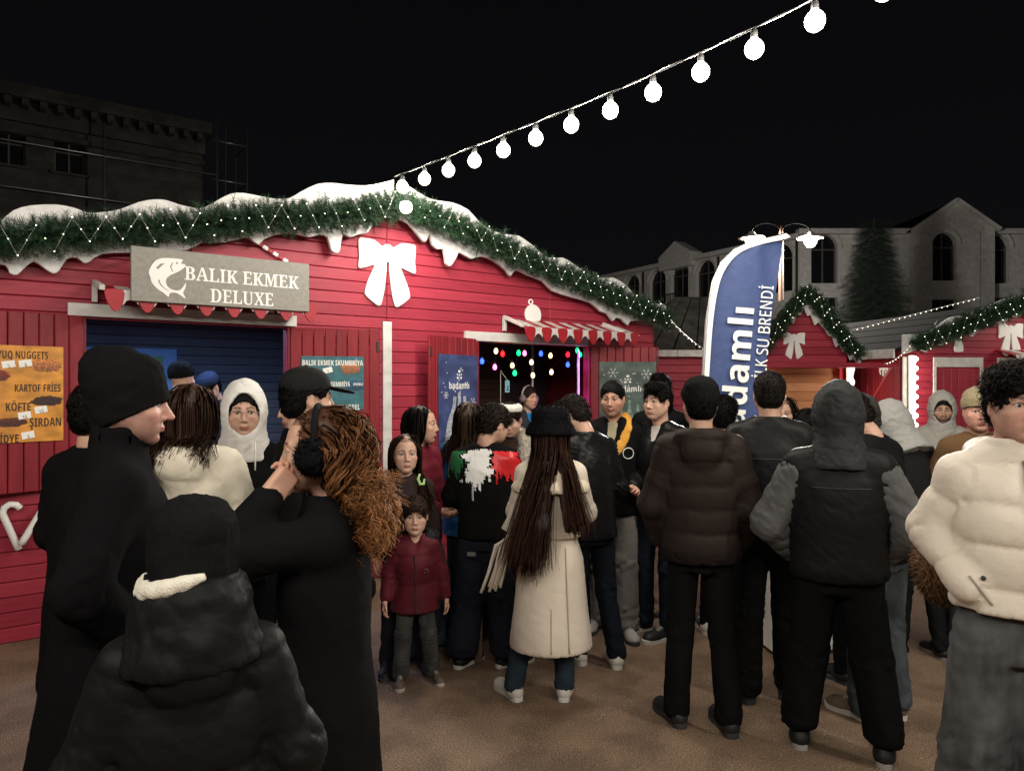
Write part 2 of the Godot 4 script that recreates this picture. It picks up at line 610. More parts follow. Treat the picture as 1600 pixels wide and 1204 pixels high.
func bow_outline() -> Array:
	# two loops and two tails, about 0.56 wide and 0.58 high, knot at the origin
	var right := [0.02, 0.075, 0.06, 0.055, 0.13, 0.10, 0.24, 0.105, 0.285, 0.085, 0.275, -0.05, 0.285, -0.135, 0.265, -0.16, 0.17, -0.13, 0.13, -0.125, 0.19, -0.25, 0.225, -0.36, 0.205, -0.40, 0.13, -0.455, 0.085, -0.475, 0.06, -0.44, 0.03, -0.30, 0.013, -0.13]
	var p := v2(right)
	var o := []
	for q in p:
		o.append(q)
	o.append(Vector2(0.013, -0.085))
	o.append(Vector2(-0.013, -0.085))
	for i in range(p.size() - 1, -1, -1):
		o.append(Vector2(-p[i].x, p[i].y))
	return o

func soft_outline(p: Array, keep := 0.0) -> PackedVector2Array:
	return smooth_line(p, 3, true)

func awning(hut: Node3D, s0: float, s1: float, y_back: float, y_front: float, out: float, flare: float) -> void:
	var a := Node3D.new()
	put(a, "awning", hut)
	var n := int(round((s1 - s0) / 0.1))
	var w := (s1 - s0) / n
	for i in n:
		var st := newst()
		var x := s0 + (i + 0.5) * w
		bar(st, Vector3(x, y_back, 0.03), Vector3(x, y_front, out), w - 0.003, 0.012)
		mi("stripe", done(st), M.red_paint if i % 2 == 0 else M.white_paint, a)
	# scalloped valance: red tongues between white arches
	var k := 8
	var lw := (s1 - s0 + flare) / k
	for i in k:
		var x0 := s0 + i * lw
		var tongue := v2([x0, y_front + 0.02, x0 + lw * 0.52, y_front + 0.02, x0 + lw * 0.56, y_front - 0.035, x0 + lw * 0.46, y_front - 0.10, x0 + lw * 0.30, y_front - 0.125, x0 + lw * 0.13, y_front - 0.10, x0 - lw * 0.02, y_front - 0.03])
		mi("red_scallop", plate_mesh(smooth_line(tongue, 2, true), out + 0.004, out + 0.016, 0.002), M.red_paint, a)
		if i == k - 1:
			continue
		var arch := v2([x0 + lw * 0.54, y_front + 0.022, x0 + lw * 1.0, y_front + 0.022, x0 + lw * 1.03, y_front - 0.075, x0 + lw * 0.93, y_front - 0.052, x0 + lw * 0.78, y_front - 0.04, x0 + lw * 0.64, y_front - 0.052, x0 + lw * 0.52, y_front - 0.085])
		mi("white_scallop", plate_mesh(PackedVector2Array(arch), out - 0.004, out + 0.008, 0.002), M.white_paint, a)
	for x in [s0 - 0.02, s1 - 0.25]:
		var st := newst()
		bar(st, Vector3(x, y_back + 0.02, 0.05), Vector3(x, y_front + 0.03, out + 0.0), 0.035, 0.035)
		bar(st, Vector3(x, y_back - 0.12, 0.055), Vector3(x, y_back + 0.02, 0.055), 0.035, 0.035, Vector3.RIGHT)
		mi("bracket", done(st), M.white_paint, a)

func shutter(hut: Node3D, hinge: float, wide: float, y0: float, y1: float, angle: float) -> Node3D:
	# wide < 0: the leaf lies to the left of its hinge
	var o := Node3D.new()
	put(o, "shutter", hut)
	o.transform = Transform3D(Basis(Vector3.UP, -angle if wide > 0 else angle), Vector3(hinge, 0, 0.022))
	var x0 := minf(0, wide)
	var x1 := maxf(0, wide)
	boards(o, rect(x0, y0, x1, y1), [], 0.09, 0.022, M.red_upright, true, 0.005)
	for y in [y0 + 0.1, y1 - 0.1]:
		mi("batten", box_mesh(Vector3(x1 - x0 - 0.04, 0.07, 0.014)), M.red_upright[1], o, at((x0 + x1) * 0.5, y, -0.008))
	for y in [y0 + 0.15, y1 - 0.15]:
		mi("hinge", box_mesh(Vector3(0.02, 0.09, 0.01), 0.002), M.metal_dark, o, at(wide * 0.97, y, 0.026))
	return o

func snow_trim(hut: Node3D) -> void:
	var pl := smooth_line(v2(SNOW_TOP), 2)
	pl.append_array(smooth_line(v2(SNOW_LOW_L), 2))
	mi("snow_trim", plate_mesh(pl, 0.10, 0.135, 0.004), M.snow, hut)
	var pr := smooth_line(v2(SNOW_TOP_R), 2)
	pr.append_array(smooth_line(v2(SNOW_LOW_R), 2))
	mi("snow_trim", plate_mesh(pr, 0.10, 0.135, 0.004), M.snow, hut)

func big_hut() -> void:
	var hut := thing("market_hut", "large red timber market hut with two serving hatches and snow-trimmed gable", "market hut", hut_xf())
	var gable := PackedVector2Array([Vector2(-3.5, 0), Vector2(3.5, 0), Vector2(3.5, 2.5), Vector2(0, 3.40), Vector2(-3.5, 2.5)])
	var hatch_l := rect(-2.335, 1.0, -0.907, 2.166)
	var hatch_r := rect(1.0, 1.0, 2.46, 2.125)
	var front := Node3D.new()
	put(front, "front_wall", hut)
	boards(front, gable, [hatch_l, hatch_r, rect(-0.046, -1, 0.046, 2.27)], 0.1, 0.018, M.reds, false, 0.0045, "board", [-1.65, 0.0, 1.9])
	var st := newst()
	for piece in Geometry2D.clip_polygons(Geometry2D.clip_polygons(rect(-3.5, 0, 0, 2.5), hatch_l)[0], rect(-9, -9, -8, -8)):
		pass
	for r in [[-3.5, 0, -2.335, 2.5], [-2.335, 0, -0.907, 1.0], [-2.335, 2.166, -0.907, 2.5], [-0.907, 0, 1.0, 2.5], [1.0, 0, 2.46, 1.0], [1.0, 2.125, 2.46, 2.5], [2.46, 0, 3.5, 2.5]]:
		plate(st, rect(r[0], r[1], r[2], r[3]), -0.07, -0.001, 0.0005)
	plate(st, PackedVector2Array([Vector2(-3.5, 2.5), Vector2(3.5, 2.5), Vector2(0, 3.4)]), -0.07, -0.001, 0.0005)
	mi("lining", done(st), M.red_back, front)
	# sides, back, floor, ceiling and the partition between the two stalls
	for x in [-3.52, 3.52]:
		var side := Node3D.new()
		put(side, "side_wall", hut)
		side.transform = Transform3D(Basis(Vector3.UP, PI / 2 * signf(x)), Vector3(x, 0, -1.3))
		boards(side, rect(-1.3, 0, 1.3, 2.5), [], 0.1, 0.018, M.reds)
		mi("lining", box_mesh(Vector3(2.6, 2.5, 0.05)), M.red_back, side, at(0, 1.25, -0.03))
	mi("back_wall", box_mesh(Vector3(7.0, 2.5, 0.05)), M.red_back, hut, at(0, 1.25, -2.6))
	mi("floor", box_mesh(Vector3(6.96, 0.1, 2.45)), M.brown_inside[0], hut, at(0, 0.06, -1.32))
	mi("ceiling", box_mesh(Vector3(6.9, 0.04, 2.45)), M.brown_inside[1], hut, at(0, 2.42, -1.32))
	mi("partition", box_mesh(Vector3(0.05, 2.28, 2.45)), M.brown_inside[1], hut, at(0.3, 1.26, -1.32))
	var back_l := Node3D.new()
	put(back_l, "panelling", hut)
	back_l.position = Vector3(0, 0, -2.4)
	boards(back_l, rect(-3.4, 0.12, 0.27, 2.39), [], 0.095, 0.015, M.blue_inside)
	var back_r := Node3D.new()
	put(back_r, "panelling", hut)
	back_r.position = Vector3(0, 0, -1.9)
	boards(back_r, rect(0.33, 0.12, 2.75, 2.39), [], 0.095, 0.015, M.brown_inside)
	boards(back_r, rect(2.75, 0.12, 3.45, 2.39), [], 0.14, 0.02, [M.dark_inside], true)
	# roof slabs
	for sg in [-1.0, 1.0]:
		st = newst()
		var poly := PackedVector2Array([Vector2(sg * 3.62, 2.50), Vector2(0, 3.44), Vector2(0, 3.40), Vector2(sg * 3.62, 2.46)])
		plate(st, poly, -2.8, 0.098, 0.002)
		mi("roof", done(st), M.roof_dark, hut)
	snow_trim(hut)
	mi("corner_strip", plate_mesh(rect(-0.044, 0.0, 0.044, 2.268), 0.0, 0.03), M.white_paint, hut)
	mi("lintel", plate_mesh(rect(-2.45, 2.18, -0.84, 2.268), 0.019, 0.055), M.white_paint, hut)
	mi("lintel", plate_mesh(rect(0.82, 2.13, 2.42, 2.22), 0.019, 0.055), M.white_paint, hut)
	for r in [[-2.335, -0.907], [1.0, 2.46]]:
		mi("counter", box_mesh(Vector3(r[1] - r[0] + 0.06, 0.04, 0.5), 0.008), M.brown_inside[2], hut, at((r[0] + r[1]) * 0.5, 0.985, 0.02))
	for r in [[-2.335, 2.166], [-0.907, 2.166], [1.0, 2.125], [2.46, 2.125]]:
		var w := -0.025 if r[0] in [-2.335, 1.0] else 0.025
		mi("jamb", box_mesh(Vector3(0.045, r[1] - 1.01, 0.09)), M.red_upright[1], hut, at(r[0] + w, (r[1] + 1.01) * 0.5, -0.02))
	awning(hut, -2.27, -0.80, 2.40, 2.32, 0.37, 0.08)
	awning(hut, 1.30, 2.90, 2.36, 2.245, 0.36, 0.06)
	shutter(hut, -2.36, -0.72, 1.0, 2.182, 0.22)
	shutter(hut, -0.88, 0.72, 1.0, 2.172, 0.42)
	shutter(hut, 0.975, -0.72, 1.0, 2.15, 0.3)
	shutter(hut, 2.485, 0.74, 1.0, 2.12, 0.68)
	# bow, bauble, canes cut from white board
	var x := hut_xf()
	var bow := mi("bow_cutout", plate_mesh(smooth_line(bow_outline(), 2, true), 0.022, 0.04, 0.003), M.letter_white, null, x * at(0.0, 2.875, 0))
	tag(bow, "large white ribbon bow cut-out under the big hut's ridge", "decoration")
	var ba := thing("bauble_cutout", "white round bauble cut-out above the right awning of the big hut", "decoration", x * at(1.665, 2.425, 0))
	mi("ball", plate_mesh(circle(Vector2.ZERO, 0.105, 28), 0.022, 0.038), M.letter_white, ba)
	st = newst()
	var tm := TorusMesh.new()
	tm.inner_radius = 0.016
	tm.outer_radius = 0.032
	st.append_from(tm, 0, Transform3D(Basis(Vector3.RIGHT, PI / 2), Vector3(-0.03, 0.128, 0.03)))
	mi("loop", st.commit(), M.letter_white, ba)
	for cane in [[-2.73, 0.62, 0.35, "white candy cane cut-out low on the wall left of the coat man"], [-2.72, 0.66, -0.5, "second white cane cut-out crossing the first low on the wall"]]:
		var line := []
		for i in 12:
			var t := float(i) / 11
			if t < 0.6:
				line.append(Vector3(0, t * 0.42, 0))
			else:
				var a2 := (t - 0.6) / 0.4 * PI
				line.append(Vector3(0.05 - cos(a2) * 0.05, 0.25 + sin(a2) * 0.05, 0))
		var c := mi("candy_cane", tube_mesh(line, 0.022, 8), M.letter_white, null, x * Transform3D(Basis(Vector3(0, 0, 1), cane[2]), Vector3(cane[0], cane[1], 0.06 if cane[2] > 0 else 0.11)))
		tag(c, cane[3], "decoration")
	var stick := thing("candy_stick", "red and white striped stick cut-out beside the grey fish sign", "decoration", x * Transform3D(Basis(Vector3(0, 0, 1), -0.48), Vector3(-1.0, 2.745, 0.05)))
	for i in 9:
		mi("stripe", box_mesh(Vector3(0.045, 0.03, 0.014)), M.letter_white if i % 2 == 0 else M.red_paint, stick, at(i * 0.046 - 0.2, 0, 0))
	# garland along the gable
	garland("long evergreen garland lit with zigzag fairy lights on the big hut's gable", x, [Vector3(-3.5, 2.48, 0.22), Vector3(-3.1, 2.55, 0.22), Vector3(-2.837, 2.608, 0.22), Vector3(-2.561, 2.67, 0.22), Vector3(-2.264, 2.745, 0.22), Vector3(-1.944, 2.808, 0.22), Vector3(-1.599, 2.881, 0.22), Vector3(-1.224, 2.975, 0.22), Vector3(-0.817, 3.052, 0.22), Vector3(-0.372, 3.135, 0.22), Vector3(-0.16, 3.22, 0.22), Vector3(0.0, 3.278, 0.22), Vector3(0.2, 3.235, 0.22), Vector3(0.411, 3.186, 0.22), Vector3(0.667, 3.149, 0.22), Vector3(0.943, 3.062, 0.22), Vector3(1.224, 2.977, 0.22), Vector3(1.528, 2.915, 0.22), Vector3(1.84, 2.836, 0.22), Vector3(2.177, 2.766, 0.22), Vector3(2.523, 2.692, 0.22), Vector3(2.9, 2.6, 0.22), Vector3(3.287, 2.51, 0.22), Vector3(3.5, 2.45, 0.22)], 0.138, 210.0, 31)
	hatch_things(x)
	signs(x)

func hatch_things(x: Transform3D) -> void:
	# left hatch: blue light inside and a menu board at the back
	var lamp := thing("led_strip", "blue led strip under the ceiling inside the left hatch", "led strip", x * at(-1.6, 2.38, -0.5))
	mi("housing", box_mesh(Vector3(2.2, 0.02, 0.03)), M.metal_grey, lamp)
	mi("led_tube", box_mesh(Vector3(2.1, 0.012, 0.02)), glow(Color(0.2, 0.4, 1.0), 1.5), lamp, at(0, -0.017, 0))
	var al := AreaLight3D.new()
	al.name = "led_light"
	al.area_size = Vector2(2.1, 0.03)
	al.light_color = Color(0.66, 0.79, 1.0)
	al.light_energy = 4.2
	al.area_range = 12
	al.area_attenuation = 2
	al.shadow_enabled = true
	al.transform = Transform3D(Basis(Vector3.RIGHT, -PI / 2), Vector3(0, -0.03, 0))
	lamp.add_child(al, true)
	var p := thing("menu_board", "pale blue and green menu board on the back wall inside the left hatch", "menu board", x * at(-1.95, 1.75, -2.36))
	mi("panel", box_mesh(Vector3(1.5, 0.66, 0.02)), mat(lin(0.20, 0.42, 0.75), 0.5), p)
	mi("green_panel", box_mesh(Vector3(1.22, 0.54, 0.01)), mat(lin(0.22, 0.40, 0.17), 0.5), p, at(0.0, -0.02, 0.015))
	words(p, "lettering", "BALIK EKMEK", 0.13, M.letter_brown, Vector3(0, 0.06, 0.022), 0.95, "serif")
	words(p, "lettering", "DELUXE", 0.13, M.letter_brown, Vector3(-0.05, -0.2, 0.022), 0.95, "serif")
	# right hatch: coloured bulbs, purple led strip, prop, hanging tag
	var cols := {"w": Color(1, 0.85, 0.6), "r": Color(1.0, 0.10, 0.14), "g": Color(0.05, 0.85, 0.45), "p": Color(1.0, 0.45, 0.7), "b": Color(0.18, 0.32, 1.0)}
	var spots := [[1.117, 1.931, "b"], [1.275, 1.875, "p"], [1.289, 2.037, "w"], [1.372, 2.011, "r"], [1.497, 1.895, "w"], [1.528, 1.817, "g"], [1.579, 2.026, "g"], [1.658, 2.025, "p"], [1.75, 1.933, "w"], [1.769, 1.797, "w"], [1.879, 2.027, "b"], [2.011, 2.009, "w"], [2.025, 1.833, "w"], [2.259, 2.026, "r"], [2.259, 1.916, "b"], [2.40, 2.075, "g"], [2.44, 2.03, "g"]]
	var cs := thing("coloured_bulb_string", "string of small coloured bulbs hanging across the right hatch", "string lights", x * at(0, 0, -0.1))
	var line := []
	var st := newst()
	lathe(st, [Vector2(0, -0.05), Vector2(0.014, -0.045), Vector2(0.021, -0.028), Vector2(0.02, -0.012), Vector2(0.011, 0.008), Vector2(0, 0.012)], 10)
	var drop := done(st)
	for s in spots:
		line.append(Vector3(s[0], s[1] + 0.03, rng.randf_range(-0.02, 0.02)))
	mi("wire", tube_mesh(line, 0.002, 4), M.wire_black, cs)
	var k := 0
	for s in spots:
		var m: StandardMaterial3D = glow(cols[s[2]], 3.2 if s[2] == "w" else 4.0, cols[s[2]])
		var b := mi("bulb", drop, m, cs, at(s[0], s[1] + 0.03, 0))
		mi("socket", tube_mesh([Vector3(0, 0.008, 0), Vector3(0, 0.03, 0)], 0.010, 8), M.socket, b)
		if k % 3 == 0:
			omni(Vector3(s[0], s[1] + 0.008, 0), 0.012, cols[s[2]], 0.02, cs)
		k += 1
	var led := thing("led_strip", "purple led strip down the right jamb of the right hatch", "led strip", x * at(2.40, 1.57, -0.075))
	mi("led_tube", box_mesh(Vector3(0.012, 1.05, 0.012), 0.003), glow(Color(0.75, 0.25, 1.0), 4.0), led)
	mi("channel", box_mesh(Vector3(0.03, 1.07, 0.01), 0.002), M.metal_grey, led, at(0, 0, -0.013))
	for y in [-0.35, 0.0, 0.35]:
		omni(Vector3(-0.02, y, 0.02), 0.02, Color(0.75, 0.3, 1.0), 0.05, led)
	var prop := mi("prop_pole", tube_mesh([Vector3(0, 0.12, 0), Vector3(0, 2.4, 0)], 0.018, 10), M.metal_grey, null, x * at(2.087, 0, -0.5))
	tag(prop, "pale metal pole standing inside the right hatch", "pole")
	var tg := thing("hanging_tag", "light blue tag hanging on a white cord inside the right hatch", "tag", x * at(1.66, 1.69, -0.4))
	mi("card", box_mesh(Vector3(0.06, 0.13, 0.006)), mat(lin(0.25, 0.55, 0.72), 0.4), tg)
	words(tg, "print", "2", 0.05, M.letter_black, Vector3(0, -0.02, 0.005), 1.0, "bold")
	mi("cord", tube_mesh([Vector3(0, 0.065, 0), Vector3(-0.03, 0.1, 0), Vector3(-0.07, 0.14, 0), Vector3(-0.085, 0.17, 0), Vector3(-0.09, 0.12, 0), Vector3(-0.09, -0.5, 0)], 0.004, 5), M.wire_clear, tg)

func fish_outline() -> Array:
	return v2([-0.105, 0.02, -0.09, 0.06, -0.06, 0.105, -0.015, 0.125, 0.05, 0.13, 0.115, 0.128, 0.10, 0.10, 0.13, 0.095, 0.12, 0.07, 0.075, 0.035, 0.03, 0.01, 0.005, -0.02, 0.01, -0.06, 0.04, -0.085, 0.085, -0.09, 0.11, -0.07, 0.135, -0.03, 0.128, -0.075, 0.115, -0.105, 0.135, -0.145, 0.10, -0.125, 0.07, -0.108, 0.03, -0.112, 0.02, -0.14, -0.01, -0.115, -0.05, -0.09, -0.085, -0.05, -0.095, -0.01])

func flake(st: SurfaceTool, c: Vector2, r: float, z: float, w := 0.003) -> void:
	for k in 6:
		var d := Vector2(cos(k * PI / 3), sin(k * PI / 3))
		var n := Vector2(-d.y, d.x)
		plate(st, PackedVector2Array([c + n * w * 0.5, c - n * w * 0.5, c + d * r - n * w * 0.5, c + d * r + n * w * 0.5]), z, z + 0.0012, 0.0002)
		for s in [-1.0, 1.0]:
			var m := c + d * r * 0.6
			var e: Vector2 = (d + n * s).normalized()
			var q := Vector2(-e.y, e.x)
			plate(st, PackedVector2Array([m + q * w * 0.4, m - q * w * 0.4, m + e * r * 0.32 - q * w * 0.4, m + e * r * 0.32 + q * w * 0.4]), z + 0.0002, z + 0.0011, 0.0002)

func bottle_poly(c: Vector2, h: float, w: float, lean: float) -> PackedVector2Array:
	var prof := [[0.0, 0.42], [0.04, 0.5], [0.35, 0.48], [0.5, 0.38], [0.72, 0.17], [0.8, 0.13], [0.97, 0.14], [1.0, 0.12]]
	var o := PackedVector2Array()
	for p in prof:
		o.append(Vector2(p[1] * w, p[0] * h).rotated(lean) + c)
	for i in range(prof.size() - 1, -1, -1):
		o.append(Vector2(-prof[i][1] * w, prof[i][0] * h).rotated(lean) + c)
	return o

func water_poster(label: String, xf: Transform3D, w: float, h: float, ground: Color, bottles: Color, dots: int, flakes: Array, stand: Array) -> void:
	var o := thing("poster", label, "poster", xf)
	mi("panel", box_mesh(Vector3(w, h, 0.012), 0.002), mat(ground, 0.4, "", Vector3(1.4, 1.4, 1.4), 0.0, "blot"), o)
	var z := 0.0068
	var ink: Material = M.letter_white
	words(o, "lettering", "badamlı", 0.062, ink, Vector3(0, h * 0.155, z), 0.92, "bold", 0, 0.0, 0.001)
	words(o, "small_print", "SINCE 1898", 0.012, ink, Vector3(0, h * 0.12, z), 1.0, "bold", 0, 0.0, 0.001)
	var st := newst()
	for q in [[0.0, 0.315, 0.022], [-0.028, 0.28, 0.012], [0.028, 0.28, 0.012], [0.0, 0.272, 0.014], [-0.024, 0.242, 0.018], [0.024, 0.242, 0.018]]:
		var c := Vector2(q[0], q[1] * h)
		plate(st, PackedVector2Array([c + Vector2(q[2], 0), c + Vector2(0, q[2] * 0.8), c - Vector2(q[2], 0), c - Vector2(0, q[2] * 0.8)]), z, z + 0.001, 0.0002)
	mi("emblem", done(st), ink, o)
	var bm := mat(bottles, 0.4, "", Vector3(9, 9, 9), 0.0, "blot")
	for b in stand:
		mi("bottle_print", plate_mesh(bottle_poly(Vector2(b[0], b[1] - h * 0.5), b[2], b[3], b[4]), z, z + 0.001 + absf(b[4]) * 0.002, 0.0003), bm, o)
	st = newst()
	var g := RandomNumberGenerator.new()
	g.seed = dots
	for i in dots:
		plate(st, circle(Vector2(g.randf_range(-w * 0.45, w * 0.45), g.randf_range(h * 0.05, h * 0.42)), g.randf_range(0.004, 0.008), 8), z, z + 0.0008, 0.0002)
	for f in flakes:
		flake(st, Vector2(f[0], f[1] * h), f[2], z)
	mi("snowflake_print", done(st), ink, o)

func poster_pic(base: Color, seed_: int, spots: Array, size := Vector2i(160, 280)) -> ImageTexture:
	# the printed ground of a menu poster: mottled colour and heaps of food
	var n := FastNoiseLite.new()
	n.seed = seed_
	n.frequency = 0.02
	var f := FastNoiseLite.new()
	f.seed = seed_ + 1
	f.frequency = 0.11
	var im := Image.create(size.x, size.y, false, Image.FORMAT_RGB8)
	for y in size.y:
		for x in size.x:
			var c := base * (0.92 + 0.22 * n.get_noise_2d(x, y))
			for s in spots:
				var d := Vector2((x - s[0] * size.x) / (s[2] * size.x), (y - s[1] * size.y) / (s[3] * size.y))
				var edge: float = d.length() + 0.25 * f.get_noise_2d(x * 0.7, y * 0.7)
				if edge < 1.0:
					var t: float = 0.75 + 0.5 * f.get_noise_2d(x * 1.6, y * 1.6) - 0.2 * d.y
					c = c.lerp(s[4] * t, clampf((1.0 - edge) * 8.0, 0, 1))
			im.set_pixel(x, y, c)
	return ImageTexture.create_from_image(im)

func printed(tex: Texture2D) -> StandardMaterial3D:
	var m := StandardMaterial3D.new()
	m.albedo_texture = tex
	m.roughness = 0.5
	return m

func sheet(w: float, h: float, t: float) -> ArrayMesh:
	var st := newst()
	st.set_uv(Vector2.ZERO)
	bevel_box(st, Vector3(0, 0, -t * 0.5 - 0.0004), Vector3(w, h, t), 0.0005)
	st.set_smooth_group(-1)
	var c := [Vector3(-w, -h, 0) * 0.5, Vector3(w, -h, 0) * 0.5, Vector3(w, h, 0) * 0.5, Vector3(-w, h, 0) * 0.5]
	var uv := [Vector2(0, 1), Vector2(1, 1), Vector2(1, 0), Vector2(0, 0)]
	for i in [0, 2, 1, 0, 3, 2]:
		st.set_uv(uv[i])
		st.add_vertex(c[i] + Vector3(0, 0, 0.0008))
	return done(st)

func price_card(parent: Node3D, p: Vector2, what: String, turn := 0.1) -> void:
	var c := mi("price_card", box_mesh(Vector3(0.075, 0.045, 0.002), 0.0005), M.letter_white, parent, Transform3D(Basis(Vector3(0, 0, 1), turn), Vector3(p.x, p.y, 0.0035)))
	words(c, "price", what, 0.022, M.letter_black, Vector3(0, -0.011, 0.0013), 0.9, "sans", 0, 0.1, 0.0006)

func signs(x: Transform3D) -> void:
	# grey sign with fish over the left awning
	var o := thing("shop_sign", "grey rectangular sign with white fish and white serif lettering above the left hatch", "sign", x * at(-1.503, 2.455, 0.40))
	mi("panel", box_mesh(Vector3(1.245, 0.37, 0.03), 0.003), M.sign_grey, o)
	var f := mi("fish_emblem", plate_mesh(smooth_line(fish_outline(), 2, true), 0.0155, 0.018, 0.0006), M.letter_white, o, at(-0.41, -0.005, 0))
	var st := newst()
	plate(st, circle(Vector2(0.075, 0.10), 0.007, 10), 0.018, 0.0186, 0.0002)
	var stripe := v2([-0.06, 0.055, -0.03, 0.085, 0.0, 0.09, -0.02, 0.075, -0.045, 0.045])
	plate(st, PackedVector2Array(stripe), 0.018, 0.0186, 0.0002)
	var gill := v2([0.045, 0.10, 0.03, 0.07, 0.045, 0.035, 0.05, 0.04, 0.038, 0.07, 0.052, 0.098])
	plate(st, PackedVector2Array(gill), 0.018, 0.0186, 0.0002)
	var belly := v2([-0.04, -0.02, -0.03, -0.05, -0.005, -0.08, 0.03, -0.1, 0.0, -0.088, -0.03, -0.065, -0.045, -0.035])
	plate(st, PackedVector2Array(belly), 0.018, 0.0186, 0.0002)
	mi("fish_marking", done(st), M.sign_grey, f)
	words(o, "lettering", "BALIK EKMEK", 0.098, M.letter_white, Vector3(0.125, 0.03, 0.0155), 0.86, "serif", 0, 0, 0.003)
	words(o, "lettering", "DELUXE", 0.098, M.letter_white, Vector3(0.115, -0.115, 0.0155), 0.82, "serif", 0, 0, 0.003)
	st = newst()
	for sx in [-0.5, 0.5]:
		bar(st, Vector3(sx, 0.12, -0.016), Vector3(sx, 0.2, -0.378), 0.02, 0.02)
		bar(st, Vector3(sx, -0.1, -0.016), Vector3(sx, -0.02, -0.378), 0.02, 0.02)
	mi("bracket", done(st), M.metal_dark, o)
	# yellow menu on the far left shutter
	var leaf := x * Transform3D(Basis(Vector3.UP, 0.22), Vector3(-2.36, 0, 0.022))
	var m := thing("menu_poster", "yellow menu poster with fried snack pictures on the leftmost shutter", "poster", leaf * at(-0.42, 1.645, 0.032))
	var food := Color(0.72, 0.42, 0.20)
	mi("sheet", sheet(0.58, 0.63, 0.004), printed(poster_pic(Color(0.86, 0.58, 0.20), 41, [[0.82, 0.20, 0.17, 0.075, Color(0.86, 0.52, 0.24)], [0.33, 0.31, 0.14, 0.06, Color(0.55, 0.16, 0.10)], [0.83, 0.575, 0.17, 0.055, Color(0.24, 0.09, 0.06)], [0.45, 0.79, 0.18, 0.05, Color(0.38, 0.17, 0.08)], [0.2, 0.55, 0.12, 0.05, food]])), m)
	words(m, "lettering", "TOYUQ NUGGETS", 0.050, M.letter_brown, Vector3(0.20, 0.253, 0.002), 0.62, "bold", 2, 0, 0.0008)
	words(m, "lettering", "KARTOF FRİES", 0.050, M.letter_brown, Vector3(0.275, 0.037, 0.002), 0.6, "bold", 2, 0, 0.0008)
	words(m, "lettering", "KÖFTE", 0.054, M.letter_brown, Vector3(0.10, -0.085, 0.002), 0.66, "bold", 2, 0, 0.0008)
	words(m, "lettering", "ŞIRDAN", 0.058, M.letter_brown, Vector3(0.28, -0.19, 0.002), 0.66, "bold", 2, 0, 0.0008)
	words(m, "lettering", "MİDYE", 0.054, M.letter_brown, Vector3(0.03, -0.29, 0.002), 0.66, "bold", 2, 0, 0.0008)
	for c in [[-0.03, 0.192, "5"], [0.065, 0.200, "8"], [0.155, -0.105, "10"], [0.06, -0.14, "10"], [0.08, -0.27, "4"]]:
		price_card(m, Vector2(c[0], c[1]), c[2], 0.16)
	# teal menu on the shutter right of the left hatch
	leaf = x * Transform3D(Basis(Vector3.UP, -0.42), Vector3(-0.88, 0, 0.022))
	m = thing("menu_poster", "teal fish sandwich menu poster on the shutter right of the left hatch", "poster", leaf * at(0.335, 1.72, 0.032))
	mi("sheet", sheet(0.50, 0.44, 0.004), printed(poster_pic(Color(0.20, 0.42, 0.46), 43, [[0.78, 0.22, 0.17, 0.12, Color(0.80, 0.50, 0.30)], [0.85, 0.55, 0.2, 0.1, Color(0.10, 0.34, 0.50)], [0.3, 0.8, 0.2, 0.1, Color(0.5, 0.32, 0.2)]], Vector2i(200, 180))), m)
	words(m, "lettering", "BALIK EKMEK SKUMBRİYA", 0.044, M.letter_white, Vector3(0, 0.165, 0.002), 0.66, "bold", 0, 0, 0.0008)
	words(m, "lettering", "BALIK EKMEK SKUMBRİYA", 0.040, M.letter_white, Vector3(-0.05, -0.01, 0.002), 0.56, "bold", 0, 0, 0.0008)
	words(m, "small_print", "DOUBLE", 0.022, M.letter_white, Vector3(0.205, -0.01, 0.002), 0.7, "bold", 0, 0, 0.0008)
	words(m, "lettering", "BALIK EKMEK FOREL", 0.044, M.letter_white, Vector3(0.22, -0.20, 0.002), 0.66, "bold", 2, 0, 0.0008)
	price_card(m, Vector2(-0.04, 0.105), "7", 0.25)
	# water posters either side of the right hatch
	leaf = x * Transform3D(Basis(Vector3.UP, 0.3), Vector3(0.975, 0, 0.022))
	water_poster("dark blue poster with white bottles and snowflakes left of the right hatch", leaf * at(-0.32, 1.57, 0.032), 0.57, 0.83, lin(0.065, 0.10, 0.27), lin(0.62, 0.66, 0.72), 13, [[-0.19, 0.05, 0.035], [0.2, -0.04, 0.05]], [[-0.13, 0.03, 0.42, 0.15, -0.16], [0.0, 0.02, 0.46, 0.15, 0.0], [0.14, 0.03, 0.42, 0.15, 0.16]])
	leaf = x * Transform3D(Basis(Vector3.UP, -0.68), Vector3(2.485, 0, 0.022))
	water_poster("grey green poster with white lettering and small bottles right of the right hatch", leaf * at(0.40, 1.53, 0.032), 0.62, 0.86, lin(0.12, 0.17, 0.15), lin(0.30, 0.50, 0.40), 26, [[-0.16, 0.36, 0.06], [0.2, 0.34, 0.06], [0.12, -0.3, 0.05]], [[-0.07, 0.1, 0.3, 0.1, 0.0], [0.02, 0.1, 0.34, 0.1, 0.0], [0.11, 0.1, 0.3, 0.1, 0.0]])

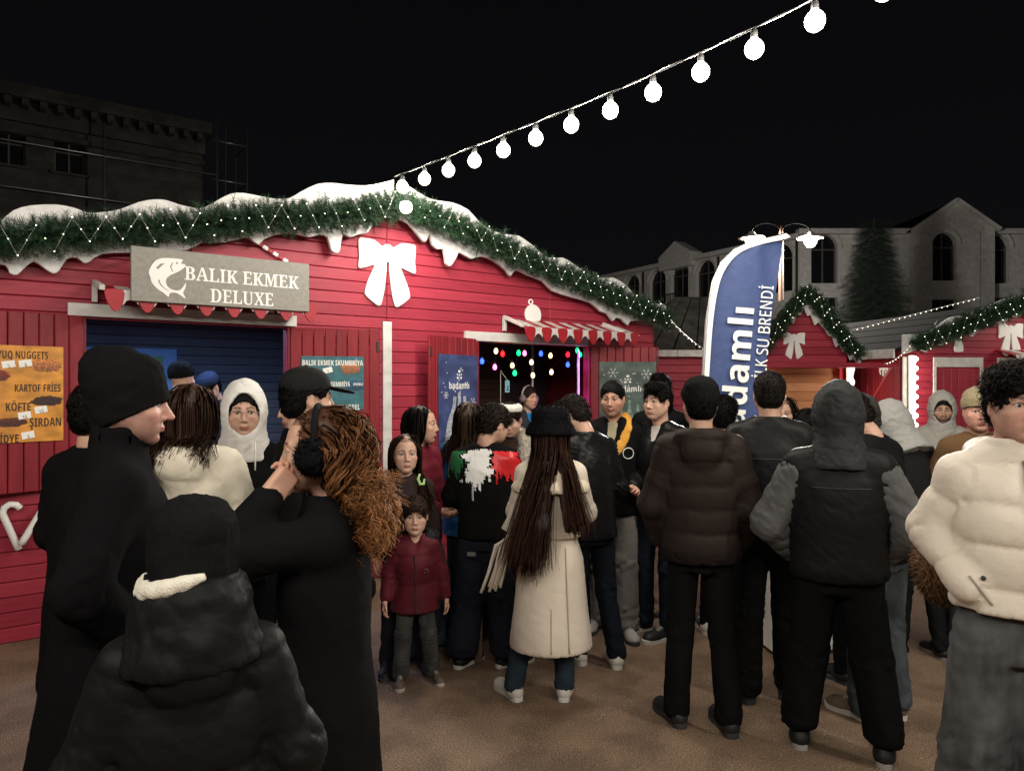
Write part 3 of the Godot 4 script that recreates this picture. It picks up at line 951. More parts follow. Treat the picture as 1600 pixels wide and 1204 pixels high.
# ------------------------------------------------------------------ smaller huts on the right
func small_snow(hut: Node3D, hw: float, y_eave: float, y_top: float, z: float, seed_: int) -> void:
	var g := RandomNumberGenerator.new()
	g.seed = seed_
	for sg in [-1.0, 1.0]:
		var up := []
		var dn := []
		var n := 16
		for i in n + 1:
			var t := float(i) / n
			var x := t * (hw + 0.06)
			var y := lerpf(y_top, y_eave, t)
			up.append(Vector2(sg * x, y + 0.05 + 0.045 * sin(t * 15.0 + seed_) * (1 if i > 0 else 0)))
			dn.append(Vector2(sg * x, y - 0.15 - (0.09 * g.randf() if i % 2 == 1 else 0.0)))
		dn.reverse()
		var p := smooth_line(up, 2)
		p.append_array(smooth_line(dn, 2))
		mi("snow_trim", plate_mesh(p, z, z + 0.025, 0.003), M.snow, hut)

func hut_with_porch() -> void:
	var o := thing("market_hut", "small red hut with grey hipped roof and a lit gabled porch", "market hut", at(3.3, 0, -10.0))
	var wall := Node3D.new()
	put(wall, "front_wall", o)
	boards(wall, rect(-1.6, 0, 0.95, 2.15), [rect(-0.16, -1, 1.3, 9)], 0.11, 0.02, M.reds)
	mi("lining", box_mesh(Vector3(2.55, 2.15, 0.05)), M.red_back, wall, at(-0.325, 1.075, -0.03))
	mi("side_wall", box_mesh(Vector3(0.05, 2.15, 2.9)), M.red_upright[0], o, at(-1.58, 1.075, -1.5))
	mi("side_wall", box_mesh(Vector3(0.05, 2.15, 2.9)), M.red_upright[0], o, at(0.93, 1.075, -1.5))
	mi("back_wall", box_mesh(Vector3(2.5, 2.15, 0.05)), M.red_back, o, at(-0.325, 1.075, -2.97))
	# hipped roof of grey sheets
	var e := [Vector3(-1.75, 2.17, 0.15), Vector3(1.05, 2.17, 0.15), Vector3(1.05, 2.17, -3.15), Vector3(-1.75, 2.17, -3.15)]
	var r0 := Vector3(-0.75, 3.08, -1.5)
	var r1 := Vector3(0.45, 3.08, -1.5)
	var roof := Node3D.new()
	put(roof, "roof", o)
	for k in 9:
		var t0 := k / 9.0
		var t1 := (k + 1) / 9.0 - 0.008
		var st := newst()
		st.set_smooth_group(-1)
		quad(st, e[0].lerp(e[1], t0), e[0].lerp(e[1], t1), r0.lerp(r1, t1) + Vector3(0, 0.001, 0), r0.lerp(r1, t0))
		mi("roof_sheet", done(st), M.roof_grey, roof, at(0, 0.004 * (k % 2), 0))
	var st := newst()
	st.set_smooth_group(-1)
	tri(st, e[3], e[0], r0)
	tri(st, e[1], e[2], r1)
	quad(st, e[2], e[3], r0, r1)
	mi("roof_hip", done(st), M.roof_grey, roof)
	for k in 4:
		st = newst()
		bar(st, Vector3(-1.78 + k * 0.69, 2.13, 0.17), Vector3(-1.78 + (k + 1) * 0.69 - 0.006, 2.13, 0.17), 0.025, 0.09)
		mi("fascia_board", done(st), M.white_paint, o)
	# porch
	var cx := 0.5
	var gab := PackedVector2Array([Vector2(cx - 0.60, 0), Vector2(cx + 0.60, 0), Vector2(cx + 0.60, 2.12), Vector2(cx + 0.44, 2.42), Vector2(cx + 0.1, 2.86), Vector2(cx - 0.1, 2.86), Vector2(cx - 0.44, 2.42), Vector2(cx - 0.60, 2.12)])
	var porch := Node3D.new()
	put(porch, "porch", o)
	porch.position = Vector3(0, 0, 0.32)
	boards(porch, gab, [rect(cx - 0.50, 0.9, cx + 0.48, 1.93)], 0.1, 0.02, M.reds)
	st = newst()
	plate(st, gab, -0.06, -0.001, 0.0005)
	mi("lining", done(st), M.red_back, porch)
	mi("side", box_mesh(Vector3(0.03, 2.1, 0.3)), M.red_upright[0], porch, at(cx - 0.585, 1.05, -0.2))
	mi("side", box_mesh(Vector3(0.03, 2.1, 0.3)), M.red_upright[0], porch, at(cx + 0.585, 1.05, -0.2))
	for sg in [-1.0, 1.0]:
		st = newst()
		plate(st, PackedVector2Array([Vector2(cx, 2.90), Vector2(cx, 2.86), Vector2(cx + sg * 0.72, 2.02), Vector2(cx + sg * 0.72, 2.06)]), -1.2, 0.06, 0.002)
		mi("porch_roof", done(st), M.roof_grey, o, at(0, 0, 0.34))
	var hatch := Node3D.new()
	put(hatch, "closed_hatch", o)
	hatch.position = Vector3(0, 0, 0.33)
	boards(hatch, rect(cx - 0.50, 0.9, cx + 0.48, 1.93), [], 0.12, 0.016, M.orange_wood)
	mi("frame", box_mesh(Vector3(0.05, 1.05, 0.05)), M.red_paint, o, at(cx + 0.50, 1.42, 0.37))
	# raised flap
	var flap := Node3D.new()
	put(flap, "raised_flap", o)
	for k in 6:
		st = newst()
		bar(st, Vector3(cx - 1.0, 1.99 - k * 0.012, 0.38 + k * 0.105), Vector3(cx + 0.98, 1.99 - k * 0.012, 0.38 + k * 0.105), 0.1, 0.022)
		mi("board", done(st), M.reds[k % 4], flap)
	st = newst()
	bar(st, Vector3(cx - 0.9, 1.4, 0.37), Vector3(cx - 0.5, 1.93, 0.95), 0.02, 0.02)
	bar(st, Vector3(cx + 0.86, 1.4, 0.37), Vector3(cx + 0.86, 1.93, 0.95), 0.02, 0.02)
	mi("stay", done(st), M.red_paint, o)
	small_snow_at(o, cx, 0.68, 2.10, 2.86, 0.41, 3)
	var bow := mi("bow_cutout", plate_mesh(smooth_line(bow_outline(), 2, true), 0.0, 0.018, 0.003), M.letter_white, null, Transform3D(Basis.from_scale(Vector3(0.5, 0.6, 1)), Vector3(3.3 + cx - 0.1, 2.33, -9.655)))
	tag(bow, "white bow cut-out on the porch gable of the middle hut", "decoration")
	garland("short evergreen garland with fairy lights around the middle hut's porch gable", at(3.3 + cx, 0, -9.52), [Vector3(-0.70, 2.05, 0), Vector3(-0.50, 2.28, 0), Vector3(-0.33, 2.5, 0), Vector3(-0.17, 2.70, 0), Vector3(-0.02, 2.9, 0), Vector3(0.05, 2.88, 0), Vector3(0.2, 2.68, 0), Vector3(0.36, 2.47, 0), Vector3(0.52, 2.27, 0), Vector3(0.70, 2.08, 0)], 0.11, 230.0, 51)
	# post with bulbs right of the porch, and one behind the banner
	bulb_post("white strip with frosted globe bulbs beside the orange closed hatch", at(3.3 + cx + 0.60, 0, -9.62), 1.15, 1.98, 5)
	bulb_post("white strip with globe bulbs behind the blue feather banner", at(3.3 - 0.36, 0, -9.62), 1.15, 1.98, 5)

func small_snow_at(o: Node3D, cx: float, hw: float, y0: float, y1: float, z: float, seed_: int) -> void:
	var s := Node3D.new()
	put(s, "snow_board", o)
	s.position = Vector3(cx, 0, 0)
	small_snow(s, hw, y0, y1, z, seed_)

func bulb_post(label: String, xf: Transform3D, y0: float, y1: float, n: int) -> void:
	var o := thing("bulb_post", label, "lights", xf, "white posts set with bulbs")
	var edge := []
	var k := n * 2
	for i in k + 1:
		edge.append(Vector2(0.045 + 0.018 * absf(sin(i * PI / 2)), lerpf(y0, y1, float(i) / k)))
	for i in range(k, -1, -1):
		edge.append(Vector2(-0.045, lerpf(y0, y1, float(i) / k)))
	mi("board", plate_mesh(PackedVector2Array(edge), 0.03, 0.045, 0.002), M.letter_white, o)
	var gl := ball(0.03, 12)
	for i in n:
		var p := Vector3(0.01, lerpf(y0, y1, (i + 0.6) / n), 0.085)
		var b := mi("bulb", gl, M.bulb, o, Transform3D(Basis.IDENTITY, p))
		mi("socket", tube_mesh([Vector3(0, 0, -0.04), Vector3(0, 0, -0.025)], 0.017, 8), M.socket, b)
		omni(p, 0.035, Color(1.0, 0.93, 0.85), 0.03, o)

func hut_sixteen() -> void:
	var d := Vector3(0.98, 0, -0.199)
	var n := Vector3(0.199, 0, 0.98)
	var x := Transform3D(Basis(d * 1.094, Vector3.UP * 1.03, n * 1.094), Vector3(4.93, 0, -9.3))
	var o := thing("market_hut", "red hut with dark side roof, closed double door and numbered side wall", "market hut", x)
	var hw := 1.6
	var gab := PackedVector2Array([Vector2(0, 0), Vector2(hw * 2, 0), Vector2(hw * 2, 2.12), Vector2(hw, 2.68), Vector2(0, 2.12)])
	var front := Node3D.new()
	put(front, "front_wall", o)
	boards(front, gab, [rect(0.42, -1, 1.06, 2.0)], 0.085, 0.018, M.reds)
	var st := newst()
	plate(st, PackedVector2Array([Vector2(0.01, 0), Vector2(hw * 2 - 0.01, 0), Vector2(hw * 2 - 0.01, 2.11), Vector2(hw, 2.67), Vector2(0.01, 2.11)]), -0.08, -0.02, 0.0005)
	mi("lining", done(st), M.red_back, front)
	var side := Node3D.new()
	put(side, "side_wall", o)
	side.transform = Transform3D(Basis(Vector3.UP, -PI / 2), Vector3(0, 0, -1.6))
	boards(side, rect(-1.6, 0, 1.6, 2.12), [], 0.11, 0.018, M.red_upright, true)
	mi("lining", box_mesh(Vector3(3.2, 2.1, 0.05)), M.red_back, side, at(0, 1.05, -0.03))
	mi("far_wall", box_mesh(Vector3(0.05, 2.1, 3.1)), M.red_back, o, at(hw * 2 - 0.03, 1.05, -1.6))
	mi("back_wall", box_mesh(Vector3(3.1, 2.1, 0.05)), M.red_back, o, at(hw, 1.05, -3.2))
	for sg in [-1.0, 1.0]:
		var roof := Node3D.new()
		put(roof, "roof", o)
		for k in 5:
			st = newst()
			var t0 := k / 5.0
			var t1 := (k + 1) / 5.0
			var a := Vector2(hw + sg * (hw + 0.14) * t0, lerpf(2.72, 2.12, t0))
			var b := Vector2(hw + sg * (hw + 0.14) * t1, lerpf(2.72, 2.12, t1))
			plate(st, PackedVector2Array([a, b, b - Vector2(0, 0.03), a - Vector2(0, 0.03)]), -3.4, 0.06, 0.002)
			mi("roof_sheet", done(st), M.roof_dark, roof, at(0, -0.006 * k, 0))
	for k in 6:
		st = newst()
		bar(st, Vector3(-0.15, 2.04, 0.06 - k * 0.55), Vector3(-0.15, 2.04, 0.06 - k * 0.55 - 0.544), 0.025, 0.11)
		mi("fascia_board", done(st), M.white_paint, o)
	var door := Node3D.new()
	put(door, "double_door", o)
	for k in 2:
		boards(door, rect(0.44 + k * 0.30, 0.02, 0.44 + k * 0.30 + 0.296, 1.87), [], 0.1, 0.02, M.reds, true, 0.001)
	mi("door_back", box_mesh(Vector3(0.62, 1.95, 0.02)), M.red_back, door, at(0.74, 0.985, -0.006))
	for r in [[0.40, 0.0, 0.44, 2.0], [1.04, 0.0, 1.08, 2.0], [0.44, 1.88, 1.04, 2.0]]:
		mi("door_frame", plate_mesh(rect(r[0], r[1], r[2], r[3]), 0.0, 0.03), M.white_paint, door)
	mi("corner_board", plate_mesh(rect(-0.01, 0, 0.05, 2.0), 0.019, 0.03), M.white_paint, o)
	mi("hatch_lintel", plate_mesh(rect(1.28, 1.93, 2.9, 2.0), 0.019, 0.04), M.white_paint, o)
	awning_small(o, 1.25, 2.95)
	mi("corner_strip", plate_mesh(rect(1.57, 0, 1.63, 1.9), 0.0, 0.03), M.white_paint, o)
	var s := Node3D.new()
	put(s, "snow_board", o)
	s.position = Vector3(hw, 0, 0)
	small_snow(s, hw, 2.18, 2.74, 0.07, 5)
	var bow := mi("bow_cutout", plate_mesh(smooth_line(bow_outline(), 2, true), 0.022, 0.038, 0.003), M.letter_white, null, x * Transform3D(Basis.from_scale(Vector3(0.6, 0.72, 1)), Vector3(1.46, 2.36, 0)))
	tag(bow, "white bow cut-out under the ridge of the rightmost hut", "decoration")
	var vase := mi("bottle_cutout", plate_mesh(smooth_line(v2([0.0, 0.22, 0.018, 0.21, 0.018, 0.17, 0.05, 0.1, 0.06, 0.04, 0.05, 0.0, -0.05, 0.0, -0.06, 0.04, -0.05, 0.1, -0.018, 0.17, -0.018, 0.21]), 2, true), 0.022, 0.036), M.letter_white, null, x * at(0.74, 2.07, 0))
	tag(vase, "small white bottle-shaped cut-out above the closed double door", "decoration")
	var num := thing("number_plate", "round white plate with the number 16 on the dark red side wall", "sign", x * Transform3D(Basis(Vector3.UP, -PI / 2), Vector3(-0.02, 1.845, -0.27)))
	mi("disc", plate_mesh(circle(Vector2.ZERO, 0.078, 28), 0.0, 0.008, 0.002), M.letter_white, num)
	words(num, "number", "16", 0.085, M.letter_black, Vector3(0, -0.042, 0.0082), 0.95, "serif", 0, 0, 0.002)
	garland("dense evergreen garland with many fairy lights on the rightmost hut's gable", x, [Vector3(0.0, 2.15, 0.17), Vector3(0.2, 2.2, 0.17), Vector3(0.55, 2.34, 0.17), Vector3(0.9, 2.48, 0.17), Vector3(1.25, 2.6, 0.17), Vector3(1.6, 2.72, 0.17), Vector3(1.95, 2.6, 0.17), Vector3(2.3, 2.47, 0.17), Vector3(2.8, 2.28, 0.17), Vector3(3.2, 2.12, 0.17)], 0.125, 230.0, 61)
	bulb_post("white strip with glowing bulbs on the corner left of the closed double door", x * at(0.1, 0, 0), 1.1, 2.02, 8)
	var c := x * Vector3(1.62, 2.80, 0.3)
	bulb_string("string of bulbs leaving the rightmost hut's ridge", PackedVector3Array([c, c + Vector3(1.5, 0.05, 1.0), c + Vector3(3.0, 0.25, 2.2)]), 0.3, 0.10, 0.04)

func awning_small(o: Node3D, s0: float, s1: float) -> void:
	var a := Node3D.new()
	put(a, "awning", o)
	var n := 14
	var w := (s1 - s0) / n
	for i in n:
		var st := newst()
		var x := s0 + (i + 0.5) * w
		bar(st, Vector3(x, 2.1, 0.02), Vector3(x, 2.02, 0.3), w - 0.003, 0.012)
		mi("stripe", done(st), M.red_paint if i % 2 == 0 else M.white_paint, a)
		mi("scallop", plate_mesh(PackedVector2Array([Vector2(x - w * 0.5, 2.03), Vector2(x + w * 0.5, 2.03), Vector2(x + w * 0.42, 1.99), Vector2(x, 1.95), Vector2(x - w * 0.42, 1.99)]), 0.3, 0.31, 0.002), M.white_paint if i % 2 == 0 else M.red_paint, a)

func fairy_line(label: String, a: Vector3, b: Vector3, sag: float, n: int) -> void:
	var o := thing("fairy_light_string", label, "string lights", Transform3D(Basis.IDENTITY, a))
	var pts := []
	var st := newst()
	var s := ball(0.005, 6)
	for i in n + 1:
		var t := float(i) / n
		var p := a.lerp(b, t) - a - Vector3(0, sag * 4.0 * t * (1 - t), 0)
		pts.append(p)
		if i > 0 and i < n:
			st.append_from(s, 0, Transform3D(Basis.IDENTITY, p - Vector3(0, 0.01, 0)))
	mi("wire", tube_mesh(pts, 0.005, 5), M.wire_clear, o)
	stuff(mi("fairy_light", st.commit(), M.led, o))

# ------------------------------------------------------------------ banner, lamp post, counter, table
func banner() -> void:
	var d := 5.4
	var o := thing("feather_banner", "tall blue feather banner with white border and sideways white lettering", "banner", at(1.62, 0, -d))
	var left := v2([-0.30, 0.45, -0.29, 0.7, -0.25, 1.2, -0.211, 1.709, -0.178, 2.179, -0.132, 2.46, -0.07, 2.60, 0.024, 2.695, 0.164, 2.752, 0.329, 2.789, 0.39, 2.808])
	var right := v2([0.39, 2.808, 0.36, 2.649, 0.319, 2.367, 0.272, 2.085, 0.225, 1.709, 0.17, 1.2, 0.13, 0.7, 0.11, 0.45])
	var outl := smooth_line(left, 4)
	outl.append_array(smooth_line(right, 3))
	# the cloth bellies a little: a grid between left and right edges
	var st := newst()
	st.set_smooth_group(0)
	var le := smooth_line(left, 8)
	var ri := smooth_line(right, 8)
	ri.reverse()
	var rows := 40
	var cols := 10
	var gp := []
	for i in rows + 1:
		var t := float(i) / rows
		var a := le[int(t * (le.size() - 1))]
		var y := a.y
		var b := Vector2(0.3, y)
		for k in ri.size() - 1:
			if ri[k].y <= y and ri[k + 1].y >= y:
				b = ri[k].lerp(ri[k + 1], (y - ri[k].y) / maxf(ri[k + 1].y - ri[k].y, 1e-4))
		var row := []
		for j in cols + 1:
			var p := a.lerp(b, float(j) / cols)
			row.append(Vector3(p.x, p.y, 0.018 * sin(j * 0.5 + p.y * 2.2) + 0.008 * sin(p.x * 40 + p.y * 5)))
		gp.append(row)
	for i in rows:
		for j in cols:
			quad(st, gp[i][j], gp[i][j + 1], gp[i + 1][j + 1], gp[i + 1][j])
	var cm := mat(lin(0.042, 0.070, 0.19), 0.6, "crush", Vector3(1.5, 1.5, 1.5), 0.4)
	cm.backlight_enabled = true
	cm.backlight = Color(0.12, 0.12, 0.12)
	mi("cloth", done(st), cm, o)
	st = newst()       # white sleeve round the pole
	var band := PackedVector2Array()
	for p in le:
		band.append(p + Vector2(-0.005, 0.004))
	for i in range(le.size() - 1, -1, -1):
		band.append(le[i] + Vector2(0.026, -0.024))
	plate(st, band, -0.012, 0.026, 0.01)
	mi("sleeve", done(st), M.letter_white, o)
	var pole := []
	pole.append(Vector3(-0.305, 0.02, 0))
	for p in left:
		pole.append(Vector3(p.x - 0.012, p.y, 0))
	mi("pole", tube_mesh(pole, 0.012, 8), M.metal_grey, o)
	st = newst()
	bar(st, Vector3(-0.6, 0.02, 0), Vector3(0.03, 0.02, 0), 0.05, 0.03)
	bar(st, Vector3(-0.30, 0.045, -0.3), Vector3(-0.30, 0.045, 0.3), 0.05, 0.03)
	mi("foot", done(st), M.metal_dark, o)
	var up := PI / 2 - 0.083
	words(o, "lettering", "badamlı", 0.178, M.letter_white, Vector3(0.066, 2.29, 0.035), 1.12, "bold", 2, up, 0.004)
	words(o, "lettering", "İLK SU BRENDİ", 0.088, M.letter_white, Vector3(0.248, 2.43, 0.035), 0.86, "sans", 2, up, 0.003)

func street_lamp() -> void:
	var d := 17.0
	var o := thing("street_lamp", "dark street lamp with two arched arms and lit hat-shaped lamps", "street lamp", at(6.22, 0, -d))
	var st := newst()
	lathe(st, [Vector2(0.16, 0), Vector2(0.16, 0.5), Vector2(0.09, 0.65), Vector2(0.065, 2.0), Vector2(0.05, 5.15), Vector2(0.03, 5.4), Vector2(0, 5.45)], 14)
	mi("pole", done(st), mat(lin(0.06, 0.035, 0.025), 0.5), o)
	for sg in [-1.0, 1.0]:
		var arc := []
		for k in 11:
			var a := PI * k / 10.0
			arc.append(Vector3(sg * (0.34 - 0.34 * cos(a)), 5.23 + 0.22 * sin(a), 0))
		mi("arm", tube_mesh(arc, 0.016, 8), M.metal_dark, o)
		var h := Node3D.new()
		put(h, "lamp_head", o)
		h.position = Vector3(sg * 0.68, 5.11, 0)
		st = newst()
		lathe(st, [Vector2(0.07, 0.0), Vector2(0.30, -0.015), Vector2(0.30, 0.0), Vector2(0.12, 0.06), Vector2(0.06, 0.14), Vector2(0, 0.16)], 20)
		mi("hat", done(st), M.letter_white, h)
		st = newst()
		lathe(st, [Vector2(0, -0.23), Vector2(0.08, -0.21), Vector2(0.135, -0.13), Vector2(0.15, -0.03), Vector2(0.15, -0.017), Vector2(0, -0.017)], 18)
		mi("lamp_glass", done(st), glow(Color(1.0, 0.95, 0.85), 7.0), h)
		omni(Vector3(sg * 0.68, 5.0, 0), 75.0, Color(1.0, 0.97, 0.93), 0.1, o)

func promo_counter() -> void:
	var o := thing("promo_counter", "white promotional counter standing behind the black-jacket man", "counter", at(1.93, 0, -4.85, 0.1))
	mi("body", box_mesh(Vector3(0.62, 0.86, 0.38), 0.006), M.letter_white, o, at(0, 0.45, 0))
	mi("top", box_mesh(Vector3(0.70, 0.03, 0.44), 0.006), M.white_paint, o, at(0, 0.9, 0))
	for y in [0.28, 0.36, 0.62]:
		mi("line_print", box_mesh(Vector3(0.60, 0.012, 0.004), 0.001), M.metal_grey, o, at(0, y, 0.1915))
	mi("plinth", box_mesh(Vector3(0.6, 0.02, 0.36)), M.metal_dark, o, at(0, 0.01, 0))

func game_table() -> void:
	var o := thing("table", "small wooden table between the boy in the painted sweater and the cream coat", "table", at(0.05, 0, -4.75, 0.2))
	for k in 5:
		mi("plank", box_mesh(Vector3(0.70, 0.025, 0.088), 0.004), M.orange_wood[k % 3], o, at(0, 0.74, -0.18 + k * 0.09))
	for p in [[-0.3, -0.18], [0.3, -0.18], [-0.3, 0.18], [0.3, 0.18]]:
		mi("leg", box_mesh(Vector3(0.05, 0.72, 0.05), 0.004), M.brown_inside[0], o, at(p[0], 0.365, p[1]))
	var t := thing("tray", "yellow wooden game tray lying on the small table", "tray", at(0.02, 0.753, -4.70, 0.25))
	mi("base", box_mesh(Vector3(0.4, 0.015, 0.28), 0.003), mat(lin(0.6, 0.33, 0.09), 0.5, "grain_h", Vector3(3, 3, 3), 0.05), t, at(0, 0.009, 0))
	for r in [[0, -0.14, 0.4, 0.015], [0, 0.14, 0.4, 0.015], [-0.2, 0, 0.015, 0.29], [0.2, 0, 0.015, 0.29]]:
		mi("rim", box_mesh(Vector3(r[2], 0.045, r[3]), 0.003), M.orange_wood[0], t, at(r[0], 0.032, r[1]))

# ------------------------------------------------------------------ buildings, tree, ground
func arch_poly(c: Vector2, w: float, h: float, arched: bool) -> PackedVector2Array:
	var o := PackedVector2Array([c + Vector2(-w * 0.5, -h * 0.5), c + Vector2(w * 0.5, -h * 0.5)])
	if not arched:
		o.append(c + Vector2(w * 0.5, h * 0.5))
		o.append(c + Vector2(-w * 0.5, h * 0.5))
		return o
	var y := h * 0.5 - w * 0.5
	for k in 13:
		var a := PI * k / 12.0
		o.append(c + Vector2(cos(a) * w * 0.5, y + sin(a) * w * 0.5))
	return o

func wall_with_windows(parent: Node3D, outline: PackedVector2Array, wins: Array, m: Material, called := "wall") -> void:
	# outline cut into vertical bands so that every opening is a clean notch
	var cuts := [outline]
	for w in wins:
		var next := []
		var hole := arch_poly(Vector2(w[0], w[1]), w[2], w[3], w[4])
		for piece in cuts:
			for half in [rect(-99, -99, w[0], 99), rect(w[0], -99, 99, 99)]:
				for a in Geometry2D.intersect_polygons(piece, half):
					for b in Geometry2D.clip_polygons(a, hole):
						next.append(b)
		cuts = next
	var st := newst()
	for piece in cuts:
		plate(st, piece, -0.4, 0.0, 0.001)
	mi(called, done(st), m, parent)
	for w in wins:
		var c := Vector2(w[0], w[1])
		var win := mi("window", plate_mesh(arch_poly(c, w[2], w[3], w[4]), -0.36, -0.30, 0.001), M.window_dark, parent)
		st = newst()
		bevel_box(st, Vector3(c.x, c.y, -0.27), Vector3(0.07, w[3] * 0.98, 0.05))
		bevel_box(st, Vector3(c.x, c.y + w[3] * 0.2, -0.27), Vector3(w[2], 0.07, 0.045))
		for sg in [-1.0, 1.0]:
			bevel_box(st, Vector3(c.x + sg * (w[2] * 0.5 - 0.04), c.y - w[3] * 0.12, -0.27), Vector3(0.08, w[3] * 0.76, 0.055))
		mi("frame", done(st), M.window_frame, win)
		if w[4]:      # moulded arch round the opening
			var line := []
			for k in 13:
				var a := PI * k / 12.0
				line.append(Vector3(c.x + cos(a) * (w[2] * 0.5 + 0.16), c.y + w[3] * 0.5 - w[2] * 0.5 + sin(a) * (w[2] * 0.5 + 0.16), 0.02))
			mi("arch_moulding", tube_mesh(line, 0.07, 6), m, win)
		else:
			mi("sill", box_mesh(Vector3(w[2] + 0.3, 0.1, 0.2)), m, win, at(c.x, c.y - w[3] * 0.5 - 0.05, 0.08))

func buildings() -> void:
	M.window_dark = mat(lin(0.01, 0.01, 0.012), 0.15)
	M.window_frame = mat(lin(0.08, 0.075, 0.07), 0.6)
	var pale := mat(lin(0.55, 0.54, 0.52), 0.85, "grit", Vector3(0.4, 0.4, 0.4), 1.0, "plaster", Vector3.ONE, true)
	var o := thing("building", "pale two-storey building with arched windows and a gabled bay behind the huts", "building", at(14.1, 0, -36))
	var wins := []
	for x in [1.2, 7.6, 9.6, 13.4, 16.4]:
		if x < 5.0 or x > 9.0:
			wins.append([x, 7.9, 1.3, 2.4, true])
			wins.append([x, 5.0, 1.3, 2.0, false])
			wins.append([x, 1.9, 1.3, 2.0, false])
	wall_with_windows(o, rect(0, 0, 24, 9.1), wins, pale)
	mi("cornice", box_mesh(Vector3(24.3, 0.25, 0.5)), pale, o, at(12, 9.2, 0.05))
	# gabled bay
	var bay := Node3D.new()
	put(bay, "gabled_bay", o)
	bay.position = Vector3(7.05, 0, 0.9)
	wall_with_windows(bay, PackedVector2Array([Vector2(-1.9, 0), Vector2(1.9, 0), Vector2(1.9, 9.15), Vector2(0, 10.45), Vector2(-1.9, 9.15)]), [[-0.5, 7.85, 1.15, 2.3, true], [-0.5, 5.0, 1.2, 1.6, false]], pale)
	var st := newst()
	for sg in [-1.0, 1.0]:
		bar(st, Vector3(sg * 2.05, 9.12, 0.1), Vector3(0, 10.53, 0.1), 0.3, 0.16)
		bar(st, Vector3(-0.3 + sg * 1.3, 8.9, 0.05), Vector3(-0.3, 9.62, 0.05), 0.12, 0.14)
		bevel_box(st, Vector3(-0.3 + sg * 1.3, 4.5, 0.06), Vector3(0.22, 9.0, 0.14))
	mi("gable_moulding", done(st), pale, bay)
	var roof := plate_mesh(PackedVector2Array([Vector2(-2.05, 9.1), Vector2(2.05, 9.1), Vector2(0, 10.5)]), -6.0, -0.41, 0.002)
	mi("bay_roof", roof, M.roof_dark, bay)
	mi("roof", box_mesh(Vector3(24, 0.3, 9)), M.roof_dark, o, at(12, 9.2, -4.9))
	# the wing that runs away to the left
	var e := Vector3(0.493, 0, 0.870)
	var wing := thing("building", "long pale wing with arched windows and small gable receding behind the banner", "building", Transform3D(Basis(e, Vector3.UP, Vector3(-0.870, 0, 0.493)), Vector3(14.1, 0, -36)))
	wins = []
	for k in [1.2, 4.0, 6.44, 10.5, 13.0, 16.0]:
		wins.append([-k, 7.6, 1.5, 2.4, true])
		wins.append([-k, 4.6, 1.5, 2.2, false])
	wins.append([-8.55, 7.6, 1.5, 2.9, true])
	wall_with_windows(wing, rect(-18, 0, 0, 8.9), wins, pale)
	mi("cornice", box_mesh(Vector3(18.2, 0.25, 0.5)), pale, wing, at(-9, 9.0, 0.05))
	var pav := plate_mesh(PackedVector2Array([Vector2(-10.0, 8.6), Vector2(-7.2, 8.6), Vector2(-7.2, 9.4), Vector2(-8.6, 10.2), Vector2(-10.0, 9.4)]), -0.5, 0.35, 0.01)
	mi("gable", pav, pale, wing)
	for k in [0.1, 5.3, 11.7]:
		mi("drain_pipe", tube_mesh([Vector3(-k, 0, 0.12), Vector3(-k, 8.8, 0.12)], 0.06, 8), M.metal_dark, wing)
	st = newst()
	for k in 9:
		bar(st, Vector3(-9.4 + k * 0.21, 6.2, 0.5), Vector3(-9.4 + k * 0.21, 7.1, 0.5), 0.03, 0.03, Vector3.RIGHT)
	bar(st, Vector3(-9.45, 7.1, 0.5), Vector3(-7.65, 7.1, 0.5), 0.05, 0.05)
	bevel_box(st, Vector3(-8.55, 6.12, 0.28), Vector3(1.9, 0.12, 0.56))
	mi("balcony", done(st), M.metal_dark, wing)
	mi("roof", box_mesh(Vector3(18, 0.3, 7)), M.roof_dark, wing, at(-9, 9.0, -3.9))
	# the dark old building on the left
	var dx := Vector3(0.794, 0, -0.608)
	var dark := mat(lin(0.07, 0.065, 0.06), 0.9, "grit", Vector3(0.5, 0.5, 0.5), 1.5, "blot", Vector3.ONE, true)
	var old := thing("building", "dark unlit old building with bracketed cornice and scaffolding on the left", "building", Transform3D(Basis(dx, Vector3.UP, Vector3(0.608, 0, 0.794)), Vector3(-14.3, 0, -34)))
	wins = []
	for k in [5.3, 7.4, 10.6, 14.2]:
		wins.append([-k, 11.2, 1.12, 1.3, false])
		wins.append([-k, 6.8, 1.12, 1.9, false])
	wall_with_windows(old, rect(-24, 0, 0, 12.4), wins, dark)
	mi("cornice", box_mesh(Vector3(24.6, 0.5, 1.2)), dark, old, at(-12, 13.35, 0.3))
	mi("frieze", box_mesh(Vector3(24.2, 0.8, 0.7)), dark, old, at(-12, 12.7, -0.1))
	st = newst()
	for k in 40:
		bevel_box(st, Vector3(-0.3 - k * 0.6, 12.95, 0.5), Vector3(0.26, 0.3, 0.6), 0.02)
	stuff(mi("cornice_bracket", done(st), dark, old))
	mi("string_course", box_mesh(Vector3(24.2, 0.2, 0.3)), dark, old, at(-12, 11.9, 0.1))
	mi("end_wall", box_mesh(Vector3(0.3, 12.4, 8)), dark, old, at(-0.16, 6.2, -4.45))
	mi("roof", box_mesh(Vector3(24, 0.3, 8)), M.roof_dark, old, at(-12, 13.1, -4.4))
	var sc := thing("scaffolding", "thin scaffolding tubes around the dark old building's corner", "scaffolding", Transform3D(Basis(dx, Vector3.UP, Vector3(0.608, 0, 0.794)), Vector3(-14.3, 0, -34)))
